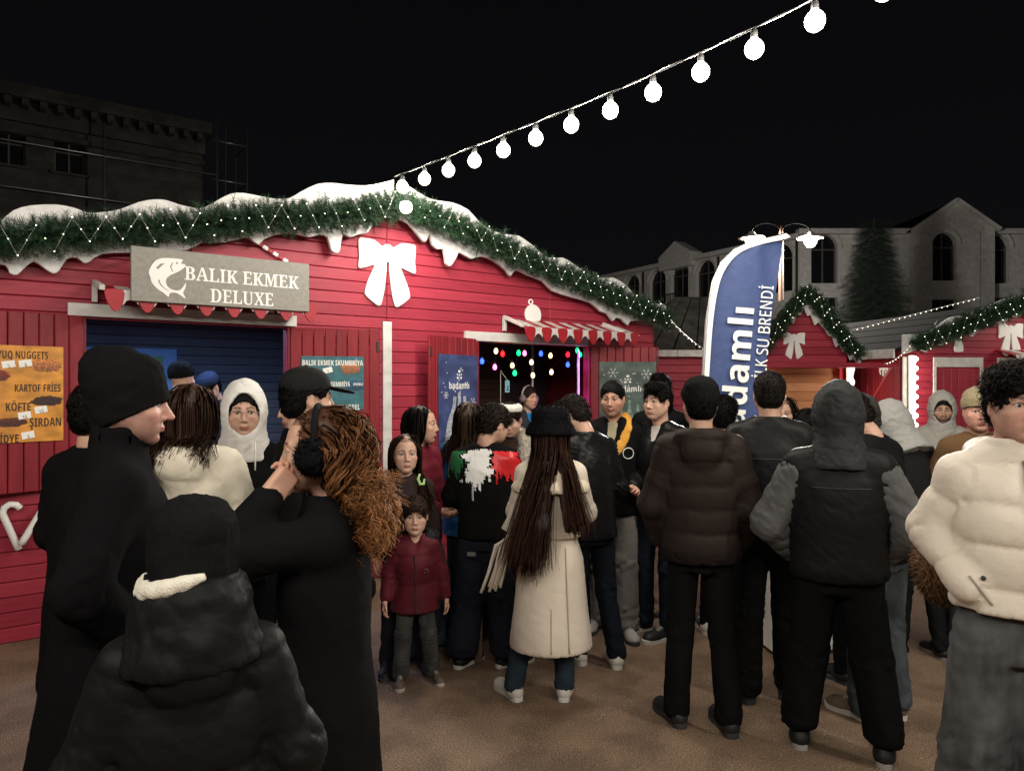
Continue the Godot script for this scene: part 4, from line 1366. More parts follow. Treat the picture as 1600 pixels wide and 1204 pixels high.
	for k in [[0.9, 0.4], [1.9, 0.4], [1.9, -1.4], [0.3, 1.2], [-4.2, 1.2], [-8.5, 1.2], [-13.0, 1.2]]:
		mi("upright", tube_mesh([Vector3(k[0], 0, k[1]), Vector3(k[0], 13.8 if k[0] > 0.2 else 12.6, k[1])], 0.04, 6), M.metal_grey, sc)
	for y in [9.4, 11.2, 13.0]:
		mi("ledger", tube_mesh([Vector3(0.3, y, 0.4), Vector3(1.9, y, 0.4), Vector3(1.9, y, -1.4)], 0.035, 6), M.metal_grey, sc)
		if y < 12:
			mi("ledger", tube_mesh([Vector3(-13, y, 1.2), Vector3(0.3, y, 1.2)], 0.035, 6), M.metal_grey, sc)

func spruce() -> void:
	var o := thing("spruce_tree", "dark broad spruce tree in front of the pale building", "tree", at(12.3, 0, -25))
	var st := newst()
	lathe(st, [Vector2(0.22, 0), Vector2(0.16, 1.0), Vector2(0.1, 4.0), Vector2(0.02, 7.3), Vector2(0, 7.4)], 10)
	mi("trunk", done(st), mat(lin(0.06, 0.04, 0.03), 0.9), o)
	var mm := MultiMesh.new()
	mm.transform_format = MultiMesh.TRANSFORM_3D
	mm.use_colors = true
	mm.mesh = twig_mesh(0.55, 56, 0.16)
	var list := []
	var g := RandomNumberGenerator.new()
	g.seed = 77
	for k in 420:
		var y := 0.5 + 6.8 * pow(float(k) / 420, 0.9)
		var reach := 2.3 * (1.0 - (y - 0.7) / 6.9) * g.randf_range(0.75, 1.12) + 0.1
		var a := k * 2.39996
		var dir := Vector3(cos(a), -0.28, sin(a)).normalized()
		var m := int(reach / 0.13) + 2
		for i in m:
			var t := (i + 0.5) / m
			var p := Vector3(0, y, 0) + dir * reach * t + Vector3(0, 0.22 * t * t * reach, 0)
			for s in [-1.0, 1.0]:
				var side: Vector3 = Vector3(-dir.z, 0, dir.x) * s
				var d: Vector3 = (dir * 0.8 + side * g.randf_range(0.5, 1.0) + Vector3(0, g.randf_range(-0.35, 0.1), 0)).normalized()
				var x: Vector3 = d.cross(Vector3.UP).normalized()
				list.append(Transform3D(Basis(x, d, x.cross(d)) * g.randf_range(0.7, 1.2) * (1.0 - 0.3 * t), p))
	mm.instance_count = list.size()
	for i in list.size():
		mm.set_instance_transform(i, list[i])
		var sh := g.randf_range(0.5, 1.2)
		mm.set_instance_color(i, Color(sh, sh, sh))
	var f := MultiMeshInstance3D.new()
	f.multimesh = mm
	f.material_override = mat(lin(0.008, 0.012, 0.009), 0.9)
	f.material_override.metallic_specular = 0.05
	put(f, "crown", o)
	stuff(f)

func ground() -> void:
	var pm := PlaneMesh.new()
	pm.size = Vector2(400, 400)
	pm.subdivide_width = 4
	pm.subdivide_depth = 4
	var m := StandardMaterial3D.new()
	m.albedo_color = lin(0.52, 0.42, 0.34)
	m.albedo_texture = T.ground
	m.roughness = 0.62
	m.metallic_specular = 0.4
	m.uv1_triplanar = true
	m.uv1_world_triplanar = true
	m.uv1_scale = Vector3.ONE * 0.31
	m.heightmap_enabled = true
	m.heightmap_texture = T.ground_h
	m.heightmap_scale = 0.8
	structure(mi("ground", pm, m))
	# crumbs of pale litter and grit trodden about
	var mm := MultiMesh.new()
	mm.transform_format = MultiMesh.TRANSFORM_3D
	mm.use_colors = true
	var st := newst()
	st.set_smooth_group(-1)
	var v := [Vector3(1, 0, 0), Vector3(0.2, 0.1, 0.9), Vector3(-0.9, 0, 0.3), Vector3(-0.3, 0.05, -0.8)]
	for i in 4:
		tri(st, v[i], Vector3(0.05, 0.55, 0), v[(i + 1) % 4])
	mm.mesh = done(st)
	mm.instance_count = 420
	var g := RandomNumberGenerator.new()
	g.seed = 88
	for i in 420:
		var k := g.randf_range(0.002, 0.006)
		var p := Vector3(g.randf_range(-3.2, 3.6), 0.001, g.randf_range(-6.2, -1.8))
		if i > 300:      # a trail of spilt salt
			var t := g.randf()
			p = Vector3(lerpf(0.35, 1.1, t) + g.randfn(0, 0.05), 0.001, lerpf(-3.75, -4.25, t) + g.randfn(0, 0.035))
			k *= 0.8
		mm.set_instance_transform(i, Transform3D(Basis(Vector3.UP, g.randf() * TAU) * k, p))
		var b := g.randf_range(0.3, 1.0)
		mm.set_instance_color(i, Color(b, b * 0.93, b * 0.84))
	var f := MultiMeshInstance3D.new()
	f.multimesh = mm
	var gm := mat(lin(0.6, 0.55, 0.48), 0.8)
	gm.vertex_color_use_as_albedo = true
	f.material_override = gm
	put(f, "spilt_grit")
	stuff(f)
	tag(f, "pale crumbs and grit scattered over the brown ground", "litter")

# ------------------------------------------------------------------ scene
func _ready() -> void:
	rng.seed = 2024
	var cam := Camera3D.new()
	cam.name = "camera"
	cam.fov = 55.27
	cam.near = 0.05
	cam.far = 500.0
	cam.position = Vector3(0, 1.7, 0)
	add_child(cam)
	cam.current = true
	var we := WorldEnvironment.new()
	we.name = "environment"
	var env := Environment.new()
	env.background_mode = Environment.BG_SKY
	var sky := Sky.new()
	var sm := ProceduralSkyMaterial.new()
	sm.sky_top_color = lin(0.0022, 0.0022, 0.0027)
	sm.sky_horizon_color = lin(0.0045, 0.0045, 0.0052)
	sm.sky_curve = 0.25
	sm.ground_bottom_color = lin(0.002, 0.002, 0.002)
	sm.ground_horizon_color = lin(0.003, 0.003, 0.003)
	sky.sky_material = sm
	env.sky = sky
	env.tonemap_mode = Environment.TONE_MAPPER_LINEAR
	env.tonemap_exposure = 1.0
	env.sdfgi_enabled = true
	env.ssao_enabled = true
	env.ssil_enabled = true
	we.environment = env
	add_child(we)
	var moon := DirectionalLight3D.new()
	moon.name = "moon"
	moon.light_energy = 0.004
	moon.light_color = Color(0.8, 0.88, 1.0)
	moon.light_angular_distance = 0.5
	moon.shadow_enabled = true
	moon.rotation_degrees = Vector3(-50, 30, 0)
	add_child(moon)
	make_textures()
	make_materials()
	# strings of bulbs: the one in view, and others of the square, behind and over the viewer
	var e := 0.6
	bulb_string("string of white globe bulbs rising from the big hut's ridge into the upper right", PackedVector3Array([Vector3(-1.02, 3.50, -6.36), Vector3(-0.16, 3.50, -5.40), Vector3(0.66, 3.53, -4.55), Vector3(1.22, 3.58, -3.95), Vector3(1.80, 3.66, -3.35), Vector3(3.2, 3.85, -1.8), Vector3(5.0, 4.2, 0.2)]), 0.325, e)
	bulb_string("string of white globe bulbs across the square behind the viewer", PackedVector3Array([Vector3(-4.6, 4.1, -0.6), Vector3(-2.0, 3.65, 0.3), Vector3(0.8, 3.55, 1.0), Vector3(5.0, 4.2, 2.2)]), 0.65, e * 2.7)
	ground()
	big_hut()
	hut_with_porch()
	hut_sixteen()
	buildings()
	spruce()
	street_lamp()
	banner()
	promo_counter()
	game_table()
	fairy_line("sagging fairy light string from the big hut's right eave to the middle hut", HUT_AT + EX * 3.55 + Vector3(0, 2.5, 0) + EZ * 0.2, Vector3(2.75, 2.1, -9.7), 0.08, 14)
	fairy_line("straight pale light cord stretched across the dark side roof", Vector3(4.30, 2.40, -9.3), Vector3(5.85, 2.80, -9.2), 0.0, 24)
	fairy_line("short light string between the raised flap and the rightmost hut's garland", Vector3(4.62, 1.97, -9.12), Vector3(4.98, 2.24, -9.14), 0.05, 10)
	var pl := HUT_AT + EZ * 0.36 + Vector3(0, 3.22, 0)
	var ridge := thing("ridge_bulb", "single bright globe bulb on the garland at the big hut's ridge", "bulb", Transform3D(Basis.IDENTITY, pl))
	mi("bulb", ball(0.055, 18), M.bulb, ridge)
	mi("socket", tube_mesh([Vector3(0, 0.05, 0), Vector3(0, 0.11, 0)], 0.025, 10), M.socket, ridge)
	omni(Vector3.ZERO, 0.7, Color(1.0, 0.96, 0.9), 0.05, ridge)
	people()

# ------------------------------------------------------------------ figures: distance fields meshed as surface nets
class Prim:
	var t := 0            # 0 tapered capsule, 1 ellipsoid, 2 stack of ellipses, 3 box
	var op := 0           # 0 add, 1 take away
	var k := 0.02
	var a := Vector3.ZERO
	var ba := Vector3.ZERO
	var il := 0.0
	var ra := 0.0
	var rb := 0.0
	var inv := Transform3D()
	var rad := Vector3.ONE
	var y0 := 0.0
	var y1 := 0.0
	var dy := 1.0
	var n := 0
	var pa: PackedFloat32Array
	var pb: PackedFloat32Array
	var px: PackedFloat32Array
	var pz: PackedFloat32Array
	var pf: PackedFloat32Array
	var lo := Vector3.ZERO
	var hi := Vector3.ZERO

	func dist(p: Vector3) -> float:
		if t == 0:
			var q := p - a
			var h := clampf(q.dot(ba) * il, 0.0, 1.0)
			return (q - ba * h).length() - ra - (rb - ra) * h
		var v := inv * p
		if t == 1:
			var w := v / rad
			var k0 := w.length()
			if k0 < 0.1:
				return -minf(rad.x, minf(rad.y, rad.z))
			return k0 * (k0 - 1.0) / (w / rad).length()
		if t == 2:
			var f := clampf((v.y - y0) / dy, 0.0, n - 1.001)
			var i := int(f)
			f -= i
			var A := pa[i] + (pa[i + 1] - pa[i]) * f
			var B := pb[i] + (pb[i + 1] - pb[i]) * f
			var x := v.x - px[i] - (px[i + 1] - px[i]) * f
			var z := v.z - pz[i] - (pz[i + 1] - pz[i]) * f
			var xa := x / A
			var zb := z / B
			var k1 := sqrt(xa * xa + zb * zb)
			var d := -minf(A, B)
			if k1 > 0.1:
				xa /= A
				zb /= B
				d = k1 * (k1 - 1.0) / sqrt(xa * xa + zb * zb) * pf[i]
			var e := maxf(y0 - v.y, v.y - y1)
			if e <= 0.0:
				return maxf(d, e)
			return e if d < 0.0 else sqrt(d * d + e * e)
		var c := v.abs() - rad
		return Vector3(maxf(c.x, 0), maxf(c.y, 0), maxf(c.z, 0)).length() + minf(maxf(c.x, maxf(c.y, c.z)), 0.0) - ra

func cone(a: Vector3, b: Vector3, ra: float, rb: float, k := 0.03, op := 0) -> Prim:
	var p := Prim.new()
	p.a = a
	p.ba = b - a
	p.il = 1.0 / maxf((b - a).length_squared(), 1e-9)
	p.ra = ra
	p.rb = rb
	p.k = k
	p.op = op
	var r := maxf(ra, rb) * Vector3.ONE
	p.lo = a.min(b) - r
	p.hi = a.max(b) + r
	return p

func blob(c: Vector3, r: Vector3, k := 0.02, op := 0, bs := Basis.IDENTITY) -> Prim:
	var p := Prim.new()
	p.t = 1
	p.inv = Transform3D(bs, c).affine_inverse()
	p.rad = r
	p.k = k
	p.op = op
	var m := maxf(r.x, maxf(r.y, r.z)) * Vector3.ONE
	p.lo = c - m
	p.hi = c + m
	return p

func block(c: Vector3, half: Vector3, r: float, k := 0.01, op := 0, bs := Basis.IDENTITY) -> Prim:
	var p := Prim.new()
	p.t = 3
	p.inv = Transform3D(bs, c).affine_inverse()
	p.rad = half
	p.ra = r
	p.k = k
	p.op = op
	var m := (half.length() + r) * Vector3.ONE
	p.lo = c - m
	p.hi = c + m
	return p

# rings: [y, half width, half depth, x shift, z shift] from low to high
func stack(rings: Array, k := 0.03, xf := Transform3D(), op := 0) -> Prim:
	var p := Prim.new()
	p.t = 2
	p.op = op
	p.k = k
	p.inv = xf.affine_inverse()
	p.y0 = rings[0][0]
	p.y1 = rings[-1][0]
	p.n = 28
	p.dy = (p.y1 - p.y0) / (p.n - 1)
	var most := 0.0
	for i in p.n:
		var y := p.y0 + i * p.dy
		var j := 0
		while j < rings.size() - 2 and rings[j + 1][0] < y:
			j += 1
		var f := clampf((y - rings[j][0]) / (rings[j + 1][0] - rings[j][0]), 0, 1)
		var v := []
		for c in [1, 2, 3, 4]:
			var g := func(q: int) -> float: return rings[clampi(q, 0, rings.size() - 1)][c] if rings[clampi(q, 0, rings.size() - 1)].size() > c else 0.0
			v.append(cubic_interpolate(g.call(j), g.call(j + 1), g.call(j - 1), g.call(j + 2), f))
		p.pa.append(maxf(v[0], 0.01))
		p.pb.append(maxf(v[1], 0.01))
		p.px.append(v[2])
		p.pz.append(v[3])
		most = maxf(most, maxf(v[0] + absf(v[2]), v[1] + absf(v[3])))
	for i in p.n:
		var i1 := mini(i + 1, p.n - 1)
		var i0 := maxi(i1 - 1, 0)
		var sl := maxf(absf(p.pa[i1] - p.pa[i0]) + absf(p.px[i1] - p.px[i0]), absf(p.pb[i1] - p.pb[i0]) + absf(p.pz[i1] - p.pz[i0])) / p.dy
		p.pf.append(1.0 / sqrt(1.0 + sl * sl))
	p.lo = Vector3.ONE * 1e9
	p.hi = -p.lo
	for c in 8:
		var q := xf * Vector3(most if c & 1 else -most, p.y1 if c & 2 else p.y0, most if c & 4 else -most)
		p.lo = p.lo.min(q)
		p.hi = p.hi.max(q)
	return p

static func net(prims: Array, cell: float) -> Dictionary:
	var lo := Vector3.ONE * 1e9
	var hi := -lo
	for pr: Prim in prims:
		if pr.op == 0:
			lo = lo.min(pr.lo)
			hi = hi.max(pr.hi)
	lo -= Vector3.ONE * cell * 2.0
	hi += Vector3.ONE * cell * 2.0
	const B := 4
	var bx := int(ceil((hi.x - lo.x) / cell / B))
	var by := int(ceil((hi.y - lo.y) / cell / B))
	var bz := int(ceil((hi.z - lo.z) / cell / B))
	var nx := bx * B + 1
	var ny := by * B + 1
	var nz := bz * B + 1
	var sx := 1
	var sy := nx
	var sz := nx * ny
	var f := PackedFloat32Array()
	f.resize(nx * ny * nz)
	f.fill(1.0)
	var live := PackedInt32Array()
	var rad := cell * B * 0.8661
	const S := 4
	var brad := rad * S
	for K in range(0, bz, S):
		for J in range(0, by, S):
			for H in range(0, bx, S):
				var C := lo + Vector3(H + S * 0.5, J + S * 0.5, K + S * 0.5) * (cell * B)
				var near := []
				var nds := PackedFloat32Array()
				var most := 1e3
				for pr: Prim in prims:
					var v := pr.dist(C)
					nds.append(v)
					if pr.op == 0:
						most = minf(most, v)
				if most > brad * 1.3 + 0.01:
					continue
				for q in prims.size():
					if nds[q] < (maxf(most, -brad) + 2.0 * brad + prims[q].k if prims[q].op == 0 else brad * 1.3 + prims[q].k):
						near.append(prims[q])
				for k in range(K, mini(K + S, bz)):
					for j in range(J, mini(J + S, by)):
						for i in range(H, mini(H + S, bx)):
							var c := lo + Vector3(i + 0.5, j + 0.5, k + 0.5) * (cell * B)
							var ds := PackedFloat32Array()
							var least := 1e3
							var whole := 1e3
							for pr: Prim in near:
								var v := pr.dist(c)
								ds.append(v)
								if pr.op == 0:
									least = minf(least, v)
									var h := pr.k - absf(whole - v)
									whole = minf(whole, v)
									if h > 0.0:
										whole -= h * h * 0.25 / pr.k
								else:
									v = -v
									var h := pr.k - absf(whole - v)
									whole = maxf(whole, v)
									if h > 0.0:
										whole += h * h * 0.25 / pr.k
							if whole > rad * 1.35 + cell * 0.5:
								continue
							var i0: int = i * B
							var j0: int = j * B
							var k0: int = k * B
							if whole < -rad * 1.3 - cell:
								for kk in B + 1:
									for jj in B + 1:
										var at_ := i0 + (j0 + jj) * sy + (k0 + kk) * sz
										for ii in B + 1:
											if f[at_ + ii] == 1.0:
												f[at_ + ii] = -1.0
								continue
							live.append(i0)
							live.append(j0)
							live.append(k0)
							for kk in B + 1:
								for jj in B + 1:
									var at_ := i0 + (j0 + jj) * sy + (k0 + kk) * sz
									for ii in B + 1:
										f[at_ + ii] = 1e3
							for q in near.size():
								var pr: Prim = near[q]
								if ds[q] >= (maxf(least, -rad) + 2.0 * rad + pr.k * 0.8 if pr.op == 0 else rad * 1.3 + pr.k):
									continue
								var t := pr.t
								var pk := pr.k
								var ik := 0.25 / pk
								var add := pr.op == 0
								var pa := pr.a
								var pba := pr.ba
								var il := pr.il
								var ra := pr.ra
								var rd := pr.rb - pr.ra
								var rr := pr.rad
								var small := -minf(rr.x, minf(rr.y, rr.z))
								var inv := pr.inv
								var stepv := inv.basis.x * cell if t > 0 else Vector3(cell, 0, 0)
								for kk in B + 1:
									for jj in B + 1:
										var at_ := i0 + (j0 + jj) * sy + (k0 + kk) * sz
										var p := lo + Vector3(i0, j0 + jj, k0 + kk) * cell
										if t > 0:
											p = inv * p
										else:
											p -= pa
										for o in range(at_, at_ + B + 1):
											var v := 0.0
											if t == 0:
												var h := clampf(p.dot(pba) * il, 0.0, 1.0)
												v = (p - pba * h).length() - ra - rd * h
											elif t == 1:
												var w := p / rr
												var k1 := w.length()
												v = small if k1 < 0.1 else k1 * (k1 - 1.0) / (w / rr).length()
											elif t == 2:
												var g := clampf((p.y - pr.y0) / pr.dy, 0.0, pr.n - 1.001)
												var n := int(g)
												g -= n
												var A := pr.pa[n] + (pr.pa[n + 1] - pr.pa[n]) * g
												var D := pr.pb[n] + (pr.pb[n + 1] - pr.pb[n]) * g
												var x := (p.x - pr.px[n] - (pr.px[n + 1] - pr.px[n]) * g) / A
												var z := (p.z - pr.pz[n] - (pr.pz[n + 1] - pr.pz[n]) * g) / D
												var k1 := sqrt(x * x + z * z)
												v = -minf(A, D)
												if k1 > 0.1:
													x /= A
													z /= D
													v = k1 * (k1 - 1.0) / sqrt(x * x + z * z) * pr.pf[n]
												var e := maxf(pr.y0 - p.y, p.y - pr.y1)
												if e <= 0.0:
													v = maxf(v, e)
												else:
													v = e if v < 0.0 else sqrt(v * v + e * e)
											else:
												var w := p.abs() - rr
												v = Vector3(maxf(w.x, 0), maxf(w.y, 0), maxf(w.z, 0)).length() + minf(maxf(w.x, maxf(w.y, w.z)), 0.0) - ra
											var d := f[o]
											if add:
												var h := pk - absf(d - v)
												d = minf(d, v)
												if h > 0.0:
													d -= h * h * ik
											else:
												v = -v
												var h := pk - absf(d - v)
												d = maxf(d, v)
												if h > 0.0:
													d += h * h * ik
											f[o] = d
											p += stepv
	var vid := PackedInt32Array()
	vid.resize(f.size())
	vid.fill(-1)
	var V := PackedVector3Array()
	var where := PackedInt32Array()
	for b in range(0, live.size(), 3):
		for kk in B:
			for jj in B:
				var at_ := live[b] + (live[b + 1] + jj) * sy + (live[b + 2] + kk) * sz
				for ii in B:
					var o := at_ + ii
					var f0 := f[o]
					var f1 := f[o + 1]
					var f2 := f[o + sy]
					var f3 := f[o + sy + 1]
					var f4 := f[o + sz]
					var f5 := f[o + sz + 1]
					var f6 := f[o + sz + sy]
					var f7 := f[o + sz + sy + 1]
					var m := int(f0 < 0) + int(f1 < 0) + int(f2 < 0) + int(f3 < 0) + int(f4 < 0) + int(f5 < 0) + int(f6 < 0) + int(f7 < 0)
					if m == 0 or m == 8:
						continue
					var s := Vector3.ZERO
					var c := 0
					if (f0 < 0) != (f1 < 0):
						s += Vector3(f0 / (f0 - f1), 0, 0)
						c += 1
					if (f2 < 0) != (f3 < 0):
						s += Vector3(f2 / (f2 - f3), 1, 0)
						c += 1
					if (f4 < 0) != (f5 < 0):
						s += Vector3(f4 / (f4 - f5), 0, 1)
						c += 1
					if (f6 < 0) != (f7 < 0):
						s += Vector3(f6 / (f6 - f7), 1, 1)
						c += 1
					if (f0 < 0) != (f2 < 0):
						s += Vector3(0, f0 / (f0 - f2), 0)
						c += 1
					if (f1 < 0) != (f3 < 0):
						s += Vector3(1, f1 / (f1 - f3), 0)
						c += 1
					if (f4 < 0) != (f6 < 0):
						s += Vector3(0, f4 / (f4 - f6), 1)
						c += 1
					if (f5 < 0) != (f7 < 0):
						s += Vector3(1, f5 / (f5 - f7), 1)
						c += 1
					if (f0 < 0) != (f4 < 0):
						s += Vector3(0, 0, f0 / (f0 - f4))
						c += 1
					if (f1 < 0) != (f5 < 0):
						s += Vector3(1, 0, f1 / (f1 - f5))
						c += 1
					if (f2 < 0) != (f6 < 0):
						s += Vector3(0, 1, f2 / (f2 - f6))
						c += 1
					if (f3 < 0) != (f7 < 0):
						s += Vector3(1, 1, f3 / (f3 - f7))
						c += 1
					vid[o] = V.size()
					where.append(o)
					V.append(lo + (Vector3(live[b] + ii, live[b + 1] + jj, live[b + 2] + kk) + s / c) * cell)
	var I := PackedInt32Array()
	for o in where:
		var a := f[o] < 0
		for ax in 3:
			var d := sx if ax == 0 else (sy if ax == 1 else sz)
			if a == (f[o + d] < 0):
				continue
			var u := sy if ax == 0 else (sz if ax == 1 else sx)
			var w := sz if ax == 0 else (sx if ax == 1 else sy)
			var q0 := vid[o - u - w]
			var q1 := vid[o - w]
			var q2 := vid[o]
			var q3 := vid[o - u]
			if q0 < 0 or q1 < 0 or q3 < 0:
				continue
			if a:
				I.append_array(PackedInt32Array([q0, q2, q1, q0, q3, q2]))
			else:
				I.append_array(PackedInt32Array([q0, q1, q2, q0, q2, q3]))
	return {"v": V, "i": I}

static func normals(V: PackedVector3Array, I: PackedInt32Array) -> PackedVector3Array:
	var N := PackedVector3Array()
	N.resize(V.size())
	for q in range(0, I.size(), 3):
		var a := I[q]
		var b := I[q + 1]
		var c := I[q + 2]
		var n := (V[c] - V[a]).cross(V[b] - V[a])
		N[a] += n
		N[b] += n
		N[c] += n
	for q in N.size():
		N[q] = N[q].normalized()
	return N

# a job: {prims, cell, warp(v, n) -> v, paint(v) -> Color}; leaves v, i, n, c in it
static func run_job(j: Dictionary) -> void:
	var r := net(j.prims, j.cell)
	var V: PackedVector3Array = r.v
	var I: PackedInt32Array = r.i
	var N := normals(V, I)
	if j.has("warp"):
		var w: Callable = j.warp
		for q in V.size():
			V[q] = w.call(V[q], N[q])
		N = normals(V, I)
	if j.has("paint"):
		var C := PackedColorArray()
		var w: Callable = j.paint
		for v in V:
			C.append(w.call(v))
		j.c = C
	j.v = V
	j.i = I
	j.n = N

func run_jobs(list: Array) -> void:
	var id := WorkerThreadPool.add_group_task(func(q: int) -> void: run_job(list[q]), list.size(), -1, true)
	WorkerThreadPool.wait_for_group_task_completion(id)

func arrays_of(V: PackedVector3Array, I: PackedInt32Array, N: PackedVector3Array, C = null) -> Array:
	var arr := []
	arr.resize(Mesh.ARRAY_MAX)
	arr[Mesh.ARRAY_VERTEX] = V
	arr[Mesh.ARRAY_NORMAL] = N
	arr[Mesh.ARRAY_INDEX] = I
	if C != null:
		arr[Mesh.ARRAY_COLOR] = C
	return arr

func mesh_of(j: Dictionary) -> ArrayMesh:
	var m := ArrayMesh.new()
	m.add_surface_from_arrays(Mesh.PRIMITIVE_TRIANGLES, arrays_of(j.v, j.i, j.n, j.get("c")))
	return m

# ------------------------------------------------------------------ templates: heads, hands, shoes
var TPL := {}

# head: origin between the eyes' level and the ears, front +z; woman > 0 softens it, child rounds it
func head_prims(kind: String) -> Array:
	var w := 1.0 if kind == "man" else (0.93 if kind == "woman" else 0.9)
	var P := []
	P.append(blob(Vector3(0, 0.027, -0.014), Vector3(0.0755, 0.09, 0.098)))
	P.append(blob(Vector3(0, -0.03, 0.018), Vector3(0.062 * w, 0.084, 0.070), 0.03))
	for s in [-1.0, 1.0]:
		P.append(cone(Vector3(s * 0.055 * w, -0.045, 0.0), Vector3(s * 0.018 * w, -0.098, 0.056), 0.020, 0.016, 0.03))
		P.append(blob(Vector3(s * 0.043, -0.026, 0.058), Vector3(0.024, 0.018, 0.02), 0.025))
	for s in [-1.0, 1.0]:
		P.append(blob(Vector3(s * 0.036 * w, -0.058, 0.042), Vector3(0.027, 0.034, 0.030), 0.03))
	P.append(blob(Vector3(0, -0.1, 0.064), Vector3(0.020 * w, 0.016, 0.017), 0.02))
	P.append(blob(Vector3(0, -0.068, 0.066), Vector3(0.032, 0.024, 0.022), 0.02))
	for s in [-1.0, 1.0]:     # eye hollows, brow, lids
		P.append(blob(Vector3(s * 0.032, 0.0005, 0.098), Vector3(0.0215, 0.0135, 0.0225), 0.011, 1))
		P.append(cone(Vector3(s * 0.012, 0.019, 0.084), Vector3(s * 0.046, 0.021, 0.066), 0.0075 if kind == "man" else 0.0055, 0.006, 0.012))
		P.append(cone(Vector3(s * 0.017, 0.0068, 0.078), Vector3(s * 0.032, 0.0112, 0.0815), 0.0036, 0.0042, 0.002))
		P.append(cone(Vector3(s * 0.032, 0.0112, 0.0815), Vector3(s * 0.047, 0.0055, 0.0735), 0.0042, 0.0038, 0.002))
		P.append(cone(Vector3(s * 0.018, -0.0068, 0.0775), Vector3(s * 0.032, -0.0098, 0.0795), 0.0034, 0.0036, 0.002))
		P.append(cone(Vector3(s * 0.032, -0.0098, 0.0795), Vector3(s * 0.046, -0.005, 0.0725), 0.0036, 0.0034, 0.002))
	var nl := 1.0 if kind == "man" else (0.86 if kind == "woman" else 0.7)
	P.append(cone(Vector3(0, 0.012, 0.081), Vector3(0, -0.034, 0.081 + 0.024 * nl), 0.0085, 0.0105 * (0.85 + 0.15 * nl), 0.012))
	for s in [-1.0, 1.0]:
		P.append(blob(Vector3(s * 0.0125, -0.039, 0.087), Vector3(0.008, 0.0075, 0.011), 0.008))
		P.append(blob(Vector3(s * 0.006, -0.0475, 0.094), Vector3(0.0035, 0.004, 0.005), 0.003, 1))
	# lips
	for s in [-1.0, 1.0]:
		P.append(cone(Vector3(s * 0.004, -0.0655, 0.0905), Vector3(s * 0.023, -0.0695, 0.0785), 0.0052, 0.0028, 0.006))
		P.append(cone(Vector3(s * 0.003, -0.0755, 0.0895), Vector3(s * 0.020, -0.0735, 0.0795), 0.0062, 0.003, 0.006))
		P.append(cone(Vector3(0, -0.0705, 0.0985), Vector3(s * 0.025, -0.0708, 0.0845), 0.0018, 0.0018, 0.003, 1))
	P.append(blob(Vector3(0, -0.087, 0.088), Vector3(0.022, 0.0045, 0.008), 0.012, 1))
	for s in [-1.0, 1.0]:     # ears
		var bs := Basis(Vector3.UP, s * 0.45) * Basis(Vector3.RIGHT, -0.15)
		P.append(blob(Vector3(s * 0.078, -0.004, -0.014), Vector3(0.0085, 0.031, 0.018), 0.01, 0, bs))
		P.append(blob(Vector3(s * 0.087, -0.002, -0.010), Vector3(0.006, 0.02, 0.010), 0.006, 1, bs))
	var nr := 0.054 if kind == "man" else (0.046 if kind == "woman" else 0.044)
	P.append(cone(Vector3(0, -0.06, -0.024), Vector3(0, -0.2, -0.034), nr, nr + 0.005, 0.03))
	return P

func hand_prims(curl: float) -> Array:
	# a right hand hanging: fingers along -y, thumb side +z, palm towards +x
	var P := []
	P.append(cone(Vector3(0, 0.05, 0), Vector3(0, -0.012, 0), 0.026, 0.024, 0.02))
	P.append(block(Vector3(0, -0.05, -0.001), Vector3(0.004, 0.034, 0.027), 0.0105, 0.02))
	var z := [0.027, 0.009, -0.009, -0.026]
	var L := [0.072, 0.080, 0.074, 0.058]
	for f in 4:
		var p := Vector3(0.001, -0.084 + absf(f - 1.2) * 0.004, z[f])
		var a := 0.12 + curl * (0.28 + 0.05 * f)
		for b in 3:
			var l: float = L[f] * [0.46, 0.30, 0.24][b]
			var q := p + Vector3(sin(a), -cos(a), (f - 1.4) * -0.06) * l
			P.append(cone(p, q, 0.0088 - b * 0.0009, 0.0080 - b * 0.0009, 0.003))
			p = q
			a += 0.2 + curl * (0.65 if b == 0 else 0.45)
	P.append(cone(Vector3(0.004, -0.018, 0.020), Vector3(0.012, -0.046, 0.043), 0.0145, 0.0115, 0.015))
	P.append(cone(Vector3(0.012, -0.046, 0.043), Vector3(0.017 + curl * 0.006, -0.072, 0.050), 0.0108, 0.0095, 0.004))
	P.append(cone(Vector3(0.017 + curl * 0.006, -0.072, 0.050), Vector3(0.022 + curl * 0.012, -0.096, 0.048 - curl * 0.008), 0.0094, 0.0078, 0.003))
	return P

func shoe_prims() -> Array:
	# 0.29 long, heel at z -0.07, toe at +0.22, ankle above the origin
	var P := []
	P.append(stack([[0.0, 0.0, 0.0]] + [[0.001, 0.001, 0.001]], 0.01) if false else cone(Vector3(0, 0.045, -0.03), Vector3(0, 0.034, 0.165), 0.038, 0.034, 0.03))
	P.append(blob(Vector3(0.004, 0.03, 0.15), Vector3(0.047, 0.034, 0.072), 0.03))
	P.append(blob(Vector3(0, 0.04, -0.02), Vector3(0.038, 0.04, 0.05), 0.03))
	P.append(cone(Vector3(0, 0.05, 0.0), Vector3(0, 0.10, -0.008), 0.043, 0.040, 0.03))
	P.append(cone(Vector3(0, 0.10, -0.005), Vector3(0, 0.14, -0.006), 0.029, 0.029, 0.004, 1))
	P.append(block(Vector3(0, -0.03, 0.08), Vector3(0.2, 0.045, 0.3), 0.0, 0.003, 1))
	P.append(cone(Vector3(0, 0.078, 0.055), Vector3(0, 0.060, 0.115), 0.018, 0.020, 0.02))
	return P

